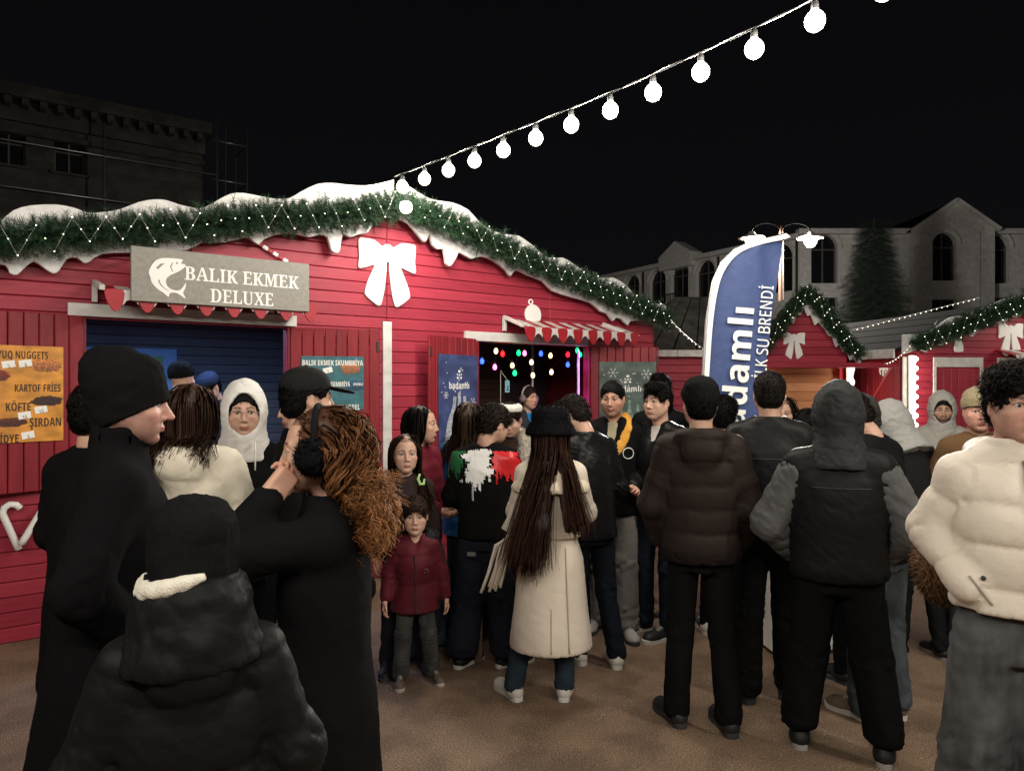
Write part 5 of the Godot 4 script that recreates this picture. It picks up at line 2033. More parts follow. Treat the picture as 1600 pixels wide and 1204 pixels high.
func sole_mesh() -> ArrayMesh:
	var o := v2([0.0, -0.074, 0.026, -0.066, 0.037, -0.04, 0.036, 0.0, 0.038, 0.06, 0.049, 0.12, 0.052, 0.16, 0.042, 0.20, 0.018, 0.226, -0.008, 0.227, -0.030, 0.208, -0.043, 0.17, -0.042, 0.12, -0.034, 0.06, -0.033, 0.0, -0.036, -0.04, -0.026, -0.066])
	var poly := smooth_line(o, 2, true)
	var st := newst()
	var flipped := PackedVector2Array()
	for p in poly:
		flipped.append(Vector2(p.x, -p.y))
	plate(st, flipped, 0.0, 0.03, 0.005)
	var m := done(st)
	st = newst()
	st.append_from(m, 0, Transform3D(Basis(Vector3.RIGHT, -PI / 2), Vector3.ZERO))
	return st.commit()

func make_templates() -> void:
	var jobs := []
	for k in ["man", "woman", "child"]:
		jobs.append({"prims": head_prims(k), "cell": 0.0036, "called": k})
	for k in ["man", "woman"]:
		jobs.append({"prims": head_prims(k), "cell": 0.0058, "called": k + "_far"})
	jobs.append({"prims": hand_prims(0.55), "cell": 0.0036, "called": "hand"})
	jobs.append({"prims": hand_prims(1.5), "cell": 0.0036, "called": "grip"})
	jobs.append({"prims": shoe_prims(), "cell": 0.008, "called": "shoe"})
	run_jobs(jobs)
	for j in jobs:
		TPL[j.called] = j
	TPL.shoe_mesh = mesh_of(TPL.shoe)
	TPL.sole_mesh = sole_mesh()
	var st := newst()
	for z in [0.058, 0.074, 0.090, 0.106]:
		var y: float = 0.101 - (z - 0.055) * 0.36
		tube(st, PackedVector3Array([Vector3(-0.022, y - 0.004, z), Vector3(0, y + 0.002, z + 0.003), Vector3(0.022, y - 0.004, z)]), PackedFloat32Array([0.0032, 0.0032, 0.0032]), 5)
	TPL.laces = done(st)

# ------------------------------------------------------------------ people
var CROWD := []
var JOBS := []

func noise_of(seed_: int, freq := 1.0) -> FastNoiseLite:
	var n := FastNoiseLite.new()
	n.seed = seed_
	n.frequency = freq
	n.fractal_octaves = 3
	return n

func skel(sp: Dictionary) -> Dictionary:
	var K := {}
	var hs: float = sp.get("hs", 1.0)
	var h: float = sp.h
	var nb: float = h - 0.26 * hs
	var s := nb / 1.49
	var w: float = sp.get("w", 1.0) * s
	K.s = s
	K.w = w
	K.hs = hs
	var hip := Vector3(0, 0.93 * s, 0)
	var B := Basis(Vector3.UP, sp.get("twist", 0.0)) * Basis(Vector3.RIGHT, sp.get("lean", 0.0))
	K.T = Transform3D(B, hip - B * hip)
	var neck: Vector3 = K.T * Vector3(0, nb, -0.012 * s)
	var hb := B * Basis(Vector3.UP, sp.get("hyaw", 0.0)) * Basis(Vector3.RIGHT, sp.get("pitch", 0.0)) * Basis(Vector3(0, 0, 1), sp.get("roll", 0.0))
	K.neck = neck
	K.H = Transform3D(hb * hs, neck + hb * Vector3(0, 0.148 * hs, 0.028 * hs))
	K.S = []
	K.E = []
	K.W = []
	var arms := {"down": [[0.215, 1.13, -0.03], [0.225, 0.885, 0.04]], "pocket": [[0.26, 1.15, -0.07], [0.16, 0.95, 0.105]], "front": [[0.235, 1.15, 0.0], [0.08, 1.05, 0.22]], "phone": [[0.22, 1.15, 0.05], [0.11, 1.22, 0.27]], "belly": [[0.26, 1.15, -0.03], [0.09, 1.02, 0.18]]}
	for i in 2:
		var sg := 1.0 if i == 0 else -1.0
		var a = sp.get("al" if i == 0 else "ar", "down")
		if a is String:
			a = arms[a]
		else:
			a = [[a[0][0] * 0.9, a[0][1], a[0][2]], [a[1][0] * 0.9, a[1][1], a[1][2]]]
		K.S.append(K.T * Vector3(sg * 0.148 * w, 1.40 * s, -0.008 * s))
		K.E.append(K.T * Vector3(sg * a[0][0] * w, a[0][1] * s, a[0][2] * s))
		K.W.append(K.T * Vector3(sg * a[1][0] * w, a[1][1] * s, a[1][2] * s))
	K.F = []
	K.Kn = []
	K.hip = []
	K.fy = []
	var feet: Array = sp.get("feet", [[0.11, 0.0, 0.15], [-0.11, 0.0, -0.15]])
	for i in 2:
		var sg := 1.0 if i == 0 else -1.0
		var f := Vector3(feet[i][0], 0, feet[i][1])
		K.F.append(f)
		K.fy.append(feet[i][2])
		var hp := Vector3(sg * 0.085 * w, 0.87 * s, 0)
		K.hip.append(hp)
		K.Kn.append(hp.lerp(f + Vector3(0, 0.09 * s, 0), 0.5) + Vector3(0, 0, 0.025 * s))
	return K

func limb(P: Array, a: Vector3, b: Vector3, c: Vector3, r0: float, r1: float, r2: float, k := 0.04) -> void:
	P.append(cone(a, b, r0, r1, k))
	P.append(cone(b, c, r1, r2, k))

func scaled(rings: Array, s: float, w: float) -> Array:
	var o := []
	for r in rings:
		o.append([r[0] * s, r[1] * w, r[2] * s * 0.5 + r[2] * w * 0.5, (r[3] if r.size() > 3 else 0.0) * w, (r[4] if r.size() > 4 else 0.0) * s])
	return o

func top_prims(K: Dictionary, g: Dictionary) -> Array:
	var t: float = g.get("t", 0.02)
	var hem: float = g.get("hem", 0.84)
	var fl: float = g.get("fl", 0.0)
	var s: float = K.s
	var w: float = K.w
	var P := []
	var R := []
	if hem < 0.78:
		R.append([hem, 0.188 + fl + t, 0.15 + fl + t])
		R.append([lerpf(hem, 0.86, 0.5), 0.175 + fl * 0.6 + t, 0.135 + fl * 0.6 + t])
		R.append([0.88, 0.166 + fl * 0.2 + t, 0.124 + fl * 0.2 + t])
	else:
		R.append([hem, 0.156 + fl + t, 0.114 + fl + t])
	var wa: float = g.get("waist", 0.0)
	R.append_array([[1.04, 0.148 + t - wa, 0.108 + t - wa], [1.22, 0.160 + t, 0.116 + t, 0, 0.006], [1.34, 0.160 + t * 0.8, 0.108 + t * 0.8], [1.43, 0.125 + t * 0.5, 0.080 + t * 0.4, 0, -0.006], [1.485, 0.072 + t * 0.25, 0.066 + t * 0.2, 0, -0.01]])
	P.append(stack(scaled(R, s, w), 0.04, K.T))
	var m := (s + w) * 0.5
	for i in 2:
		var sg := 1.0 if i == 0 else -1.0
		P.append(cone(K.T * Vector3(sg * 0.06 * w, 1.45 * s, -0.012), K.S[i], (0.045 + t * 0.5) * m, (0.050 + t * 0.75) * m, 0.05))
		var e: Vector3 = K.E[i].lerp(K.W[i], 0.92)
		limb(P, K.S[i], K.E[i], e, (0.052 + t * 0.75) * m, (0.043 + t * 0.7) * m, (0.034 + t * 0.6) * m, 0.03)
	if g.get("hooddown", false):
		P.append(blob(K.T * Vector3(0, 1.475 * s, -0.085 * s), Vector3(0.135, 0.062, 0.088) * m, 0.03))
		P.append(blob(K.T * Vector3(0, 1.405 * s, -0.135 * s), Vector3(0.10, 0.085, 0.05) * m, 0.03))
		P.append(blob(K.T * Vector3(0, 1.545 * s, -0.055 * s), Vector3(0.085, 0.055, 0.075) * m, 0.02, 1))
	if g.has("open"):
		var o: float = g.open
		P.append(cone(K.T * Vector3(0, 1.52 * s, 0.075 * s), K.T * Vector3(0, (1.50 - o * 0.55) * s, 0.125 * s), 0.060 * m, 0.050 * m, 0.012, 1))
		P.append(cone(K.T * Vector3(0, (1.50 - o * 0.55) * s, 0.125 * s), K.T * Vector3(0, (1.50 - o * 1.5) * s, 0.165 * s), 0.050 * m, 0.014 * m, 0.012, 1))
	if g.get("collar", 0.0) > 0:
		var c: float = g.collar
		P.append(stack(scaled([[1.43, 0.098, 0.088], [1.49, 0.088, 0.082, 0, -0.008], [1.49 + c, 0.084, 0.080, 0, -0.004]], s, w), 0.015, K.T))
		P.append(stack(scaled([[1.455, 0.05, 0.05], [1.50, 0.066, 0.062, 0, -0.004], [1.53 + c, 0.070, 0.068, 0, 0.0]], s, w), 0.006, K.T, 1))
	return P

static func crease(n: FastNoiseLite, v: Vector3) -> float:
	# cloth: broad swells broken by narrow creases
	var a := n.get_noise_3d(v.x * 4.5 + v.y * 2.0, v.y * 9.0 - v.x * 3.0, v.z * 4.5)
	var b := n.get_noise_3d(v.x * 6.0 - v.y * 4.0 + 9.0, v.y * 5.0, v.z * 6.0)
	var c := n.get_noise_3d(v.x * 14.0, v.y * 12.0 + 5.0, v.z * 14.0)
	return 0.9 * c - 1.1 * pow(maxf(1.0 - absf(a) * 2.6, 0.0), 3.0) - 0.7 * pow(maxf(1.0 - absf(b) * 3.0, 0.0), 3.0) + 0.35

func top_warp(K: Dictionary, g: Dictionary, seed_: int) -> Callable:
	var n := noise_of(seed_)
	var pitch: float = g.get("quilt", 0.0)
	var amp: float = g.get("amp", 0.012)
	var fold: float = g.get("fold", 0.006)
	var inv: Transform3D = K.T.affine_inverse()
	var segs := []
	for i in 2:
		segs.append([K.S[i], K.E[i] - K.S[i], 0.0])
		segs.append([K.E[i], K.W[i] - K.E[i], (K.E[i] - K.S[i]).length()])
	var elb: Array = K.E.duplicate()
	var hem: float = g.get("hem", 0.84) * K.s
	var rr: float = (0.066 + g.get("t", 0.02) * 0.75) * (K.s + K.w) * 0.5
	var xs: float = 0.135 * K.w
	var ph: float = g.get("phase", 0.0)
	var ribs: float = g.get("ribs", 0.0)
	return func(v: Vector3, nn: Vector3) -> Vector3:
		var p: Vector3 = inv * v
		var u: float = p.y - hem
		var arm := false
		var best := 1e9
		for q in segs:
			var d: Vector3 = v - q[0]
			var L: float = q[1].length()
			var hh: float = clampf(d.dot(q[1]) / (L * L), -0.2, 1.0)
			var e: float = (d - q[1] * hh).length()
			if e < best and e < rr and absf(p.x) > xs:
				best = e
				arm = true
				u = q[2] + hh * L
		var off := 0.0
		if pitch > 0.0:
			var f := absf(sin(PI * (u / pitch + ph + n.get_noise_3d(v.x * 3.0, v.y * 1.5, v.z * 3.0) * 0.12)))
			off += amp * (pow(f, 0.42) - 0.8) * (0.6 if arm else 1.0)
			off += amp * 0.35 * n.get_noise_3d(v.x * 22.0, v.y * 9.0, v.z * 22.0) * (1.0 - f * 0.8) * 0.45
		if ribs > 0.0 and arm and u < 0.34:
			off += 0.0045 * sin(TAU * u / ribs)
		var near := 0.35
		for e in elb:
			near += clampf(1.0 - v.distance_to(e) / 0.2, 0.0, 1.0)
		off += fold * minf(near, 1.3) * crease(n, v)
		return v + nn * off

func leg_prims(K: Dictionary, g: Dictionary) -> Array:
	var s: float = K.s
	var w: float = K.w
	var m := (s + w) * 0.5
	var t: float = g.get("t", 0.01)
	var an: float = g.get("ankle", 0.052)
	var kn: float = g.get("knee", 0.062)
	if t < 0.03:
		kn *= 0.86
		an *= 0.86
	var tp := minf(t, 0.010)
	var P := [stack(scaled([[0.80, 0.138 + tp, 0.104 + tp], [0.92, 0.146 + tp, 0.108 + tp], [1.03, 0.138 + tp, 0.100 + tp]], s, w), 0.05)]
	for i in 2:
		var f: Vector3 = K.F[i] + Vector3(0, g.get("cut", 0.085) * s, -0.005)
		limb(P, K.hip[i], K.Kn[i], f, (0.074 + t) * m, (kn + t) * m, (an + t) * m, 0.02)
		if g.get("cuff", false):
			P.append(cone(f + Vector3(0, 0.07 * s, 0), f + Vector3(0, 0.01, 0), 0.066 * m, 0.068 * m, 0.02))
	P.append(block(Vector3(0, -0.2 + (g.get("cut", 0.085) - 0.045) * s, 0), Vector3(2, 0.2, 2), 0.0, 0.006, 1))
	return P

func leg_warp(K: Dictionary, g: Dictionary, seed_: int) -> Callable:
	var n := noise_of(seed_)
	var fold: float = g.get("fold", 0.007)
	var s: float = K.s
	var ribs: float = g.get("ribs", 0.0)
	return func(v: Vector3, nn: Vector3) -> Vector3:
		var y := v.y / s
		var k := 0.3 + clampf(1.0 - absf(y - 0.48) / 0.13, 0, 1) + 1.2 * clampf(1.0 - (y - 0.06) / 0.22, 0, 1) + 0.7 * clampf(1.0 - absf(y - 0.84) / 0.12, 0, 1)
		var off := fold * k * crease(n, v)
		if ribs > 0.0 and y > 0.2 and y < 0.56:
			off += 0.003 * sin(TAU * v.y / ribs)
		return v + nn * off

func body_prims(K: Dictionary) -> Array:
	var s: float = K.s
	var w: float = K.w
	var P := [stack(scaled([[0.80, 0.12, 0.08], [1.0, 0.12, 0.08], [1.25, 0.125, 0.075], [1.36, 0.10, 0.055], [1.47, 0.05, 0.05]], s, w), 0.03, K.T)]
	P.append(cone(K.neck - Vector3(0, 0.05, 0), K.H * Vector3(0, -0.05, -0.02), 0.046 * K.hs, 0.044 * K.hs))
	for i in 2:
		limb(P, K.S[i], K.E[i], K.W[i], 0.032 * s, 0.030 * s, 0.024 * s)
		limb(P, K.hip[i], K.Kn[i], K.F[i] + Vector3(0, 0.07 * s, 0), 0.065 * s, 0.045 * s, 0.032 * s)
		P.append(cone(K.F[i] + Vector3(0, 0.06 * s, 0), K.F[i] + Basis(Vector3.UP, K.fy[i]) * Vector3(0, 0.045 * s, 0.12 * s), 0.03 * s, 0.02 * s))
	return P

func job(pp: Dictionary, called: String, prims: Array, cell: float, m: Material, warp = null, xf := Transform3D(), label := "") -> Dictionary:
	var j := {"prims": prims, "cell": cell, "called": called, "mat": m, "xf": xf, "pp": pp, "label": label}
	if warp != null:
		j.warp = warp
	JOBS.append(j)
	return j

# ribbons along paths; colours run from root to tip
func ribbons(paths: Array, w0: float, w1: float, c0: Color, c1: Color, g: RandomNumberGenerator, vary := 0.35, hub = null) -> ArrayMesh:
	var V := PackedVector3Array()
	var N := PackedVector3Array()
	var C := PackedColorArray()
	var I := PackedInt32Array()
	for p: PackedVector3Array in paths:
		var n := p.size()
		var o := V.size()
		var sh := 1.0 + g.randf_range(-vary, vary)
		var side := Vector3(g.randf_range(-1, 1), g.randf_range(-0.3, 0.3), g.randf_range(-1, 1)).normalized()
		for i in n:
			var d := (p[mini(i + 1, n - 1)] - p[maxi(i - 1, 0)]).normalized()
			var t := float(i) / (n - 1)
			var x := (side - d * side.dot(d)).normalized()
			var wd := lerpf(w0, w1, t) * 0.5
			V.append(p[i] + x * wd)
			V.append(p[i] - x * wd)
			var nn := (p[n - 1] - p[0]).normalized()      # soft normals: strands shade like the mass they make
			if hub != null:
				var o2: Vector3 = p[i] - hub
				o2.y *= 0.35 if o2.y < 0.0 else 1.0
				nn = (o2 - d * o2.dot(d) * 0.7).normalized()
			N.append(nn)
			N.append(nn)
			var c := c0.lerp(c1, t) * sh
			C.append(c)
			C.append(c)
			if i > 0:
				var b := o + i * 2
				I.append_array(PackedInt32Array([b - 2, b - 1, b, b - 1, b + 1, b]))
	var m := ArrayMesh.new()
	if V.size() > 0:
		m.add_surface_from_arrays(Mesh.PRIMITIVE_TRIANGLES, arrays_of(V, I, N, C))
	return m

func hair_mat(rough := 0.45) -> StandardMaterial3D:
	var m := StandardMaterial3D.new()
	m.albedo_color = Color.WHITE
	m.vertex_color_use_as_albedo = true
	m.roughness = 0.62
	m.metallic_specular = 0.22
	return m

func short_hair_prims(st: String) -> Array:
	var t := 0.008 if st == "crop" else 0.014
	var P := [blob(Vector3(0, 0.034, -0.014), Vector3(0.079 + t * 0.6, 0.088 + t, 0.099 + t * 0.6))]
	P.append(blob(Vector3(0, -0.03, -0.055), Vector3(0.066, 0.062, 0.054), 0.03))
	if st == "quiff":
		P.append(blob(Vector3(0.0, 0.098, 0.052), Vector3(0.062, 0.036, 0.052), 0.03))
		P.append(blob(Vector3(0.02, 0.085, 0.080), Vector3(0.045, 0.030, 0.030), 0.02))
	if st == "mop":
		P.append(blob(Vector3(0, 0.082, 0.0), Vector3(0.088, 0.058, 0.106), 0.03))
		P.append(blob(Vector3(0, 0.066, 0.070), Vector3(0.066, 0.032, 0.036), 0.02))
	if st == "fringe":
		P.append(blob(Vector3(0, 0.05, 0.055), Vector3(0.072, 0.045, 0.050), 0.02))
		P.append(blob(Vector3(0, 0.02, -0.05), Vector3(0.084, 0.075, 0.075), 0.02))
	var hl := -0.042 if st != "fringe" and st != "mop" else -0.052
	P.append(blob(Vector3(0, hl, 0.100), Vector3(0.073, 0.098, 0.082), 0.010, 1))
	for s in [-1.0, 1.0]:
		P.append(blob(Vector3(s * 0.085, -0.022, 0.006), Vector3(0.024, 0.040, 0.030), 0.010, 1))
	P.append(block(Vector3(0, -0.18, 0), Vector3(0.2, 0.10, 0.2), 0.0, 0.01, 1))
	return P

func beanie_prims(tall := 0.0, back := 0.0, cuff := true, low := 0.0) -> Array:
	var xf := Transform3D(Basis(Vector3.RIGHT, -0.20 - back), Vector3(0, 0.030, -0.008))
	var P := [stack([[-0.014 - low, 0.087, 0.107, 0, -0.002 - low * 0.3], [0.03, 0.0895, 0.109], [0.07, 0.080, 0.097, 0, -0.004], [0.098 + tall * 0.6, 0.056, 0.068, 0, -0.010 - tall * 0.2], [0.116 + tall, 0.018, 0.022, 0, -0.016 - tall * 0.4]], 0.02, xf)]
	if cuff:
		P.append(stack([[-0.016, 0.088, 0.107], [0.008, 0.093, 0.112], [0.034, 0.093, 0.111], [0.042, 0.088, 0.106]], 0.004, xf))
	return P

func knit_warp(seed_: int, ribs := 46.0, depth := 0.0016, loose := 0.005) -> Callable:
	var n := noise_of(seed_)
	return func(v: Vector3, nn: Vector3) -> Vector3:
		var a := atan2(v.x, v.z + 0.012)
		return v + nn * (depth * sin(a * ribs) + loose * n.get_noise_3d(v.x * 14.0, v.y * 20.0, v.z * 14.0))

func hood_prims(open_front := true, loose := 0.0) -> Array:
	var P := [blob(Vector3(0, 0.030, -0.020), Vector3(0.108 + loose, 0.125 + loose, 0.128 + loose * 0.5), 0.02)]
	P.append(blob(Vector3(0, 0.100, -0.050), Vector3(0.060, 0.060 + loose, 0.085), 0.05))
	P.append(stack([[-0.235, 0.150, 0.125, 0, -0.030], [-0.17, 0.128, 0.118, 0, -0.026], [-0.09, 0.104, 0.112, 0, -0.020], [0.0, 0.100, 0.112, 0, -0.016]], 0.04))
	if open_front:
		P.append(blob(Vector3(0, -0.006, 0.110), Vector3(0.072, 0.104, 0.105), 0.012, 1))
		P.append(blob(Vector3(0, -0.01, 0.02), Vector3(0.081, 0.112, 0.088), 0.004, 1))
	return P

func fold_warp(seed_: int, amp := 0.006, fx := 12.0, fy := 22.0) -> Callable:
	var n := noise_of(seed_)
	if fx == 12.0:
		return func(v: Vector3, nn: Vector3) -> Vector3: return v + nn * amp * crease(n, v * 1.2)
	return func(v: Vector3, nn: Vector3) -> Vector3:
		return v + nn * amp * (n.get_noise_3d(v.x * fx, v.y * fy, v.z * fx) * 1.2 + 0.5 * n.get_noise_3d(v.z * 30.0, v.x * 30.0, v.y * 12.0))

func fuzz(V: PackedVector3Array, N: PackedVector3Array, every: int, l: float, w: float, c: Color, g: RandomNumberGenerator, per := 1) -> ArrayMesh:
	var paths := []
	for i in range(0, V.size(), every):
		for k in per:
			var d := (N[i] + Vector3(g.randf_range(-0.8, 0.8), g.randf_range(-0.8, 0.8), g.randf_range(-0.8, 0.8))).normalized()
			var o := V[i] + Vector3(g.randf_range(-1, 1), g.randf_range(-1, 1), g.randf_range(-1, 1)) * 0.003
			paths.append(PackedVector3Array([o - N[i] * 0.004, o + d * l * g.randf_range(0.5, 1.0)]))
	return ribbons(paths, w, w * 0.3, c, c, g, 0.3)

func tinted(m: StandardMaterial3D, l: Dictionary) -> StandardMaterial3D:
	if l.get("fade", false):       # washed denim: paler thighs and seams
		m.albedo_texture = T.fade
		m.uv1_scale = Vector3(3.0, 1.4, 3.0)
	return m

func person(sp: Dictionary) -> Dictionary:
	var root := thing("person", sp.label, "person", at(sp.x, sp.get("y", 0.0), sp.z, deg_to_rad(sp.yaw)))
	if sp.has("group"):
		root.set_meta("group", sp.group)
	var K := skel(sp)
	var id: int = CROWD.size() + 1
	var pp := {"sp": sp, "K": K, "root": root, "id": id}
	CROWD.append(pp)
	var far: float = sp.get("coarse", 1.0)
	pp.body = job(pp, "", body_prims(K), 0.034, null)
	if sp.has("shirt"):
		job(pp, "shirt", [stack(scaled([[0.90, 0.150, 0.11], [1.22, 0.166, 0.118, 0, 0.004], [1.36, 0.16, 0.10], [1.43, 0.10, 0.072, 0, 0.0], [1.475, 0.066, 0.064, 0, -0.004]], K.s, K.w), 0.02, K.T)], 0.014, cloth(sp.shirt), fold_warp(id + 900, 0.003))
	var g: Dictionary = sp.top
	var tm := cloth(g.c, g.get("rough", 0.85), g.get("kind", "weave"), g.get("cm", 0.05), g.get("sheen", 0.15))
	pp.top = job(pp, g.get("called", "jacket"), top_prims(K, g), g.get("cell", 0.0145) * far, tm, top_warp(K, g, id), Transform3D(), g.get("label", ""))
	if g.has("band"):
		var hm: float = g.get("hem", 0.84)
		var tt: float = g.get("t", 0.02)
		job(pp, "waistband", [stack(scaled([[hm - 0.035, 0.150 + tt, 0.110 + tt], [hm - 0.02, 0.156 + tt, 0.115 + tt], [hm + 0.015, 0.158 + tt, 0.116 + tt], [hm + 0.03, 0.152 + tt, 0.110 + tt]], K.s, K.w), 0.01, K.T)], 0.010, cloth(g.band, 0.9, "rib", 0.2, 0.0), fold_warp(id + 700, 0.004))
	if sp.has("legs"):
		var l: Dictionary = sp.legs
		job(pp, "trousers", leg_prims(K, l), l.get("cell", 0.0145) * far, tinted(cloth(l.c, l.get("rough", 0.9), l.get("kind", "weave"), 0.05, 0.1), l), leg_warp(K, l, id + 300))
	var hd: Dictionary = sp.get("hair", {})
	if hd.get("style", "") in ["crop", "quiff", "mop", "fringe", "brush"]:
		var nn := noise_of(id + 500)
		var am: float = hd.get("amp", 0.0025)
		pp.hair = job(pp, "hair", short_hair_prims(hd.style), 0.0065, null, func(v: Vector3, q: Vector3) -> Vector3: return v + q * am * (nn.get_noise_3d(v.x * 45.0, v.y * 45.0, v.z * 45.0) + 0.7 * nn.get_noise_3d(v.x * 110.0, v.y * 110.0, v.z * 110.0)), K.H)
	var ht: Dictionary = sp.get("hat", {})
	match ht.get("style", ""):
		"beanie":
			pp.hat = job(pp, "beanie", beanie_prims(ht.get("tall", 0.0), ht.get("back", 0.0), ht.get("cuff", true), ht.get("low", 0.0)), 0.0065, cloth(ht.c, 0.95, "rib", 0.12, 0.3), knit_warp(id + 600, ht.get("ribs", 46.0), ht.get("depth", 0.0016)), K.H.scaled_local(Vector3.ONE * ht.get("size", 1.0)))
		"hood":
			pp.hat = job(pp, "hood", hood_prims(ht.get("open", true), ht.get("loose", 0.0)), 0.0085, cloth(ht.c, ht.get("rough", 0.9), ht.get("kind", "weave"), 0.04, 0.2), fold_warp(id + 600, ht.get("amp", 0.006)), K.H)
		"cap":
			var P := [stack([[0.035, 0.086, 0.104], [0.07, 0.086, 0.103], [0.105, 0.074, 0.088, 0, -0.004], [0.128, 0.045, 0.055, 0, -0.008], [0.138, 0.012, 0.015, 0, -0.01]], 0.01, Transform3D(Basis(Vector3.RIGHT, -0.08), Vector3(0, 0, -0.008)))]
			P.append(blob(Vector3(0, 0.040, 0.125), Vector3(0.076, 0.0075, 0.075), 0.008, 0, Basis(Vector3.RIGHT, 0.22)))
			P.append(blob(Vector3(0, 0.139, -0.012), Vector3(0.008, 0.006, 0.008), 0.002))
			pp.hat = job(pp, "cap", P, 0.0055, cloth(ht.c, 0.8, "weave", 0.04), null, K.H)
	return pp

func paint_head(v: Vector3, skin: Color, sp: Dictionary, noise: FastNoiseLite) -> Color:
	var c := skin
	var ax := absf(v.x)
	var front := v.z > 0.045
	var warm := 1.0 + 0.10 * noise.get_noise_3d(v.x * 40, v.y * 40, v.z * 40)
	c = Color(c.r * warm, c.g * warm * warm, c.b * warm * warm)
	if front:
		var blush := clampf(1.0 - Vector2((ax - 0.042) / 0.022, (v.y + 0.028) / 0.020).length(), 0, 1) + clampf(1.0 - Vector2(v.x / 0.016, (v.y + 0.034) / 0.018).length(), 0, 1) * 0.8
		c = c.lerp(Color(c.r * 1.02, c.g * 0.76, c.b * 0.72), blush * 0.6)
		# lips
		var ly := v.y + 0.0708 + 0.05 * ax * 0.6
		var lip := 1.0 - Vector2(v.x / 0.0255, ly / (0.0095 if ly > 0 else 0.0105)).length()
		if lip > 0.0 and v.z > 0.07:
			c = c.lerp(sp.get("lips", Color(skin.r * 0.78, skin.g * 0.50, skin.b * 0.50)), clampf(lip * 5.0, 0, 0.9))
			if absf(ly) < 0.0016:
				c = c * 0.45
		# brows
		var by := v.y - 0.0215 - 0.004 * (1.0 - pow((ax - 0.032) / 0.02, 2))
		if ax > 0.011 and ax < 0.051:
			var th: float = sp.get("brow", 0.0042) * (1.0 - 0.6 * clampf((ax - 0.030) / 0.02, 0, 1))
			c = c.lerp(sp.get("browc", Color(0.02, 0.014, 0.01)), clampf((th - absf(by)) / 0.0018 + 0.5, 0, 1) * 0.85)
		# lash line and shade of the lid
		var ey := v.y - (0.0075 - 0.004 * pow((ax - 0.032) / 0.015, 2))
		if absf(ax - 0.032) < 0.016 and absf(ey) < 0.0024:
			c = c.lerp(Color(0.03, 0.02, 0.015), 0.75)
	var beard: float = sp.get("beard", 0.0)
	if beard > 0.0:
		var m := smoothstep(-0.030, -0.060, v.y - 0.35 * maxf(ax - 0.045, 0.0) * 2.0) * smoothstep(-0.035, 0.0, v.z) * smoothstep(-0.15, -0.125, v.y)
		if v.y > -0.064 and ax > 0.028 and v.z > 0.02:
			m *= smoothstep(0.028, 0.05, ax) * 0.9
		if v.y > -0.058 and ax < 0.02:
			m = 0.7 if v.y < -0.053 else 0.0
		var lipz := Vector2(v.x / 0.026, (v.y + 0.071) / 0.010).length()
		m *= smoothstep(0.9, 1.15, lipz)
		c = c.lerp(Color(0.035, 0.026, 0.02), m * beard)
	# scalp under the hair
	if sp.get("hair", {}).has("c") and v.y > 0.02 and (v.z < 0.02 or v.y > 0.075):
		c = c.lerp(sp.hair.c, 0.6)
	return c

func hand_arrays(pp: Dictionary, i: int, kind: String, V: PackedVector3Array, I: PackedInt32Array, N: PackedVector3Array, C: PackedColorArray, skin: Color) -> void:
	var K: Dictionary = pp.K
	var tp: Dictionary = TPL[kind]
	var d: Vector3 = (K.W[i] - K.E[i]).normalized()
	var up: Vector3 = pp.sp.get("thumb" + ("l" if i == 0 else "r"), Vector3(0, 0.1, 1))
	var y := -d
	var z := (up - y * up.dot(y)).normalized()
	var x := y.cross(z)
	var mir := i == 0
	var sc: float = 0.99 * pow(pp.sp.h / 1.75, 0.8)
	var B := Basis(-x if mir else x, y, z) * sc
	var o := V.size()
	var tv: PackedVector3Array = tp.v
	var tn: PackedVector3Array = tp.n
	var ti: PackedInt32Array = tp.i
	for q in tv.size():
		V.append(K.W[i] + B * tv[q])
		N.append((B * tn[q]).normalized())
		C.append(skin if tv[q].y > -0.08 else Color(skin.r, skin.g * 0.88, skin.b * 0.86))
	for q in range(0, ti.size(), 3):
		I.append(o + ti[q])
		I.append(o + (ti[q + 2] if mir else ti[q + 1]))
		I.append(o + (ti[q + 1] if mir else ti[q + 2]))

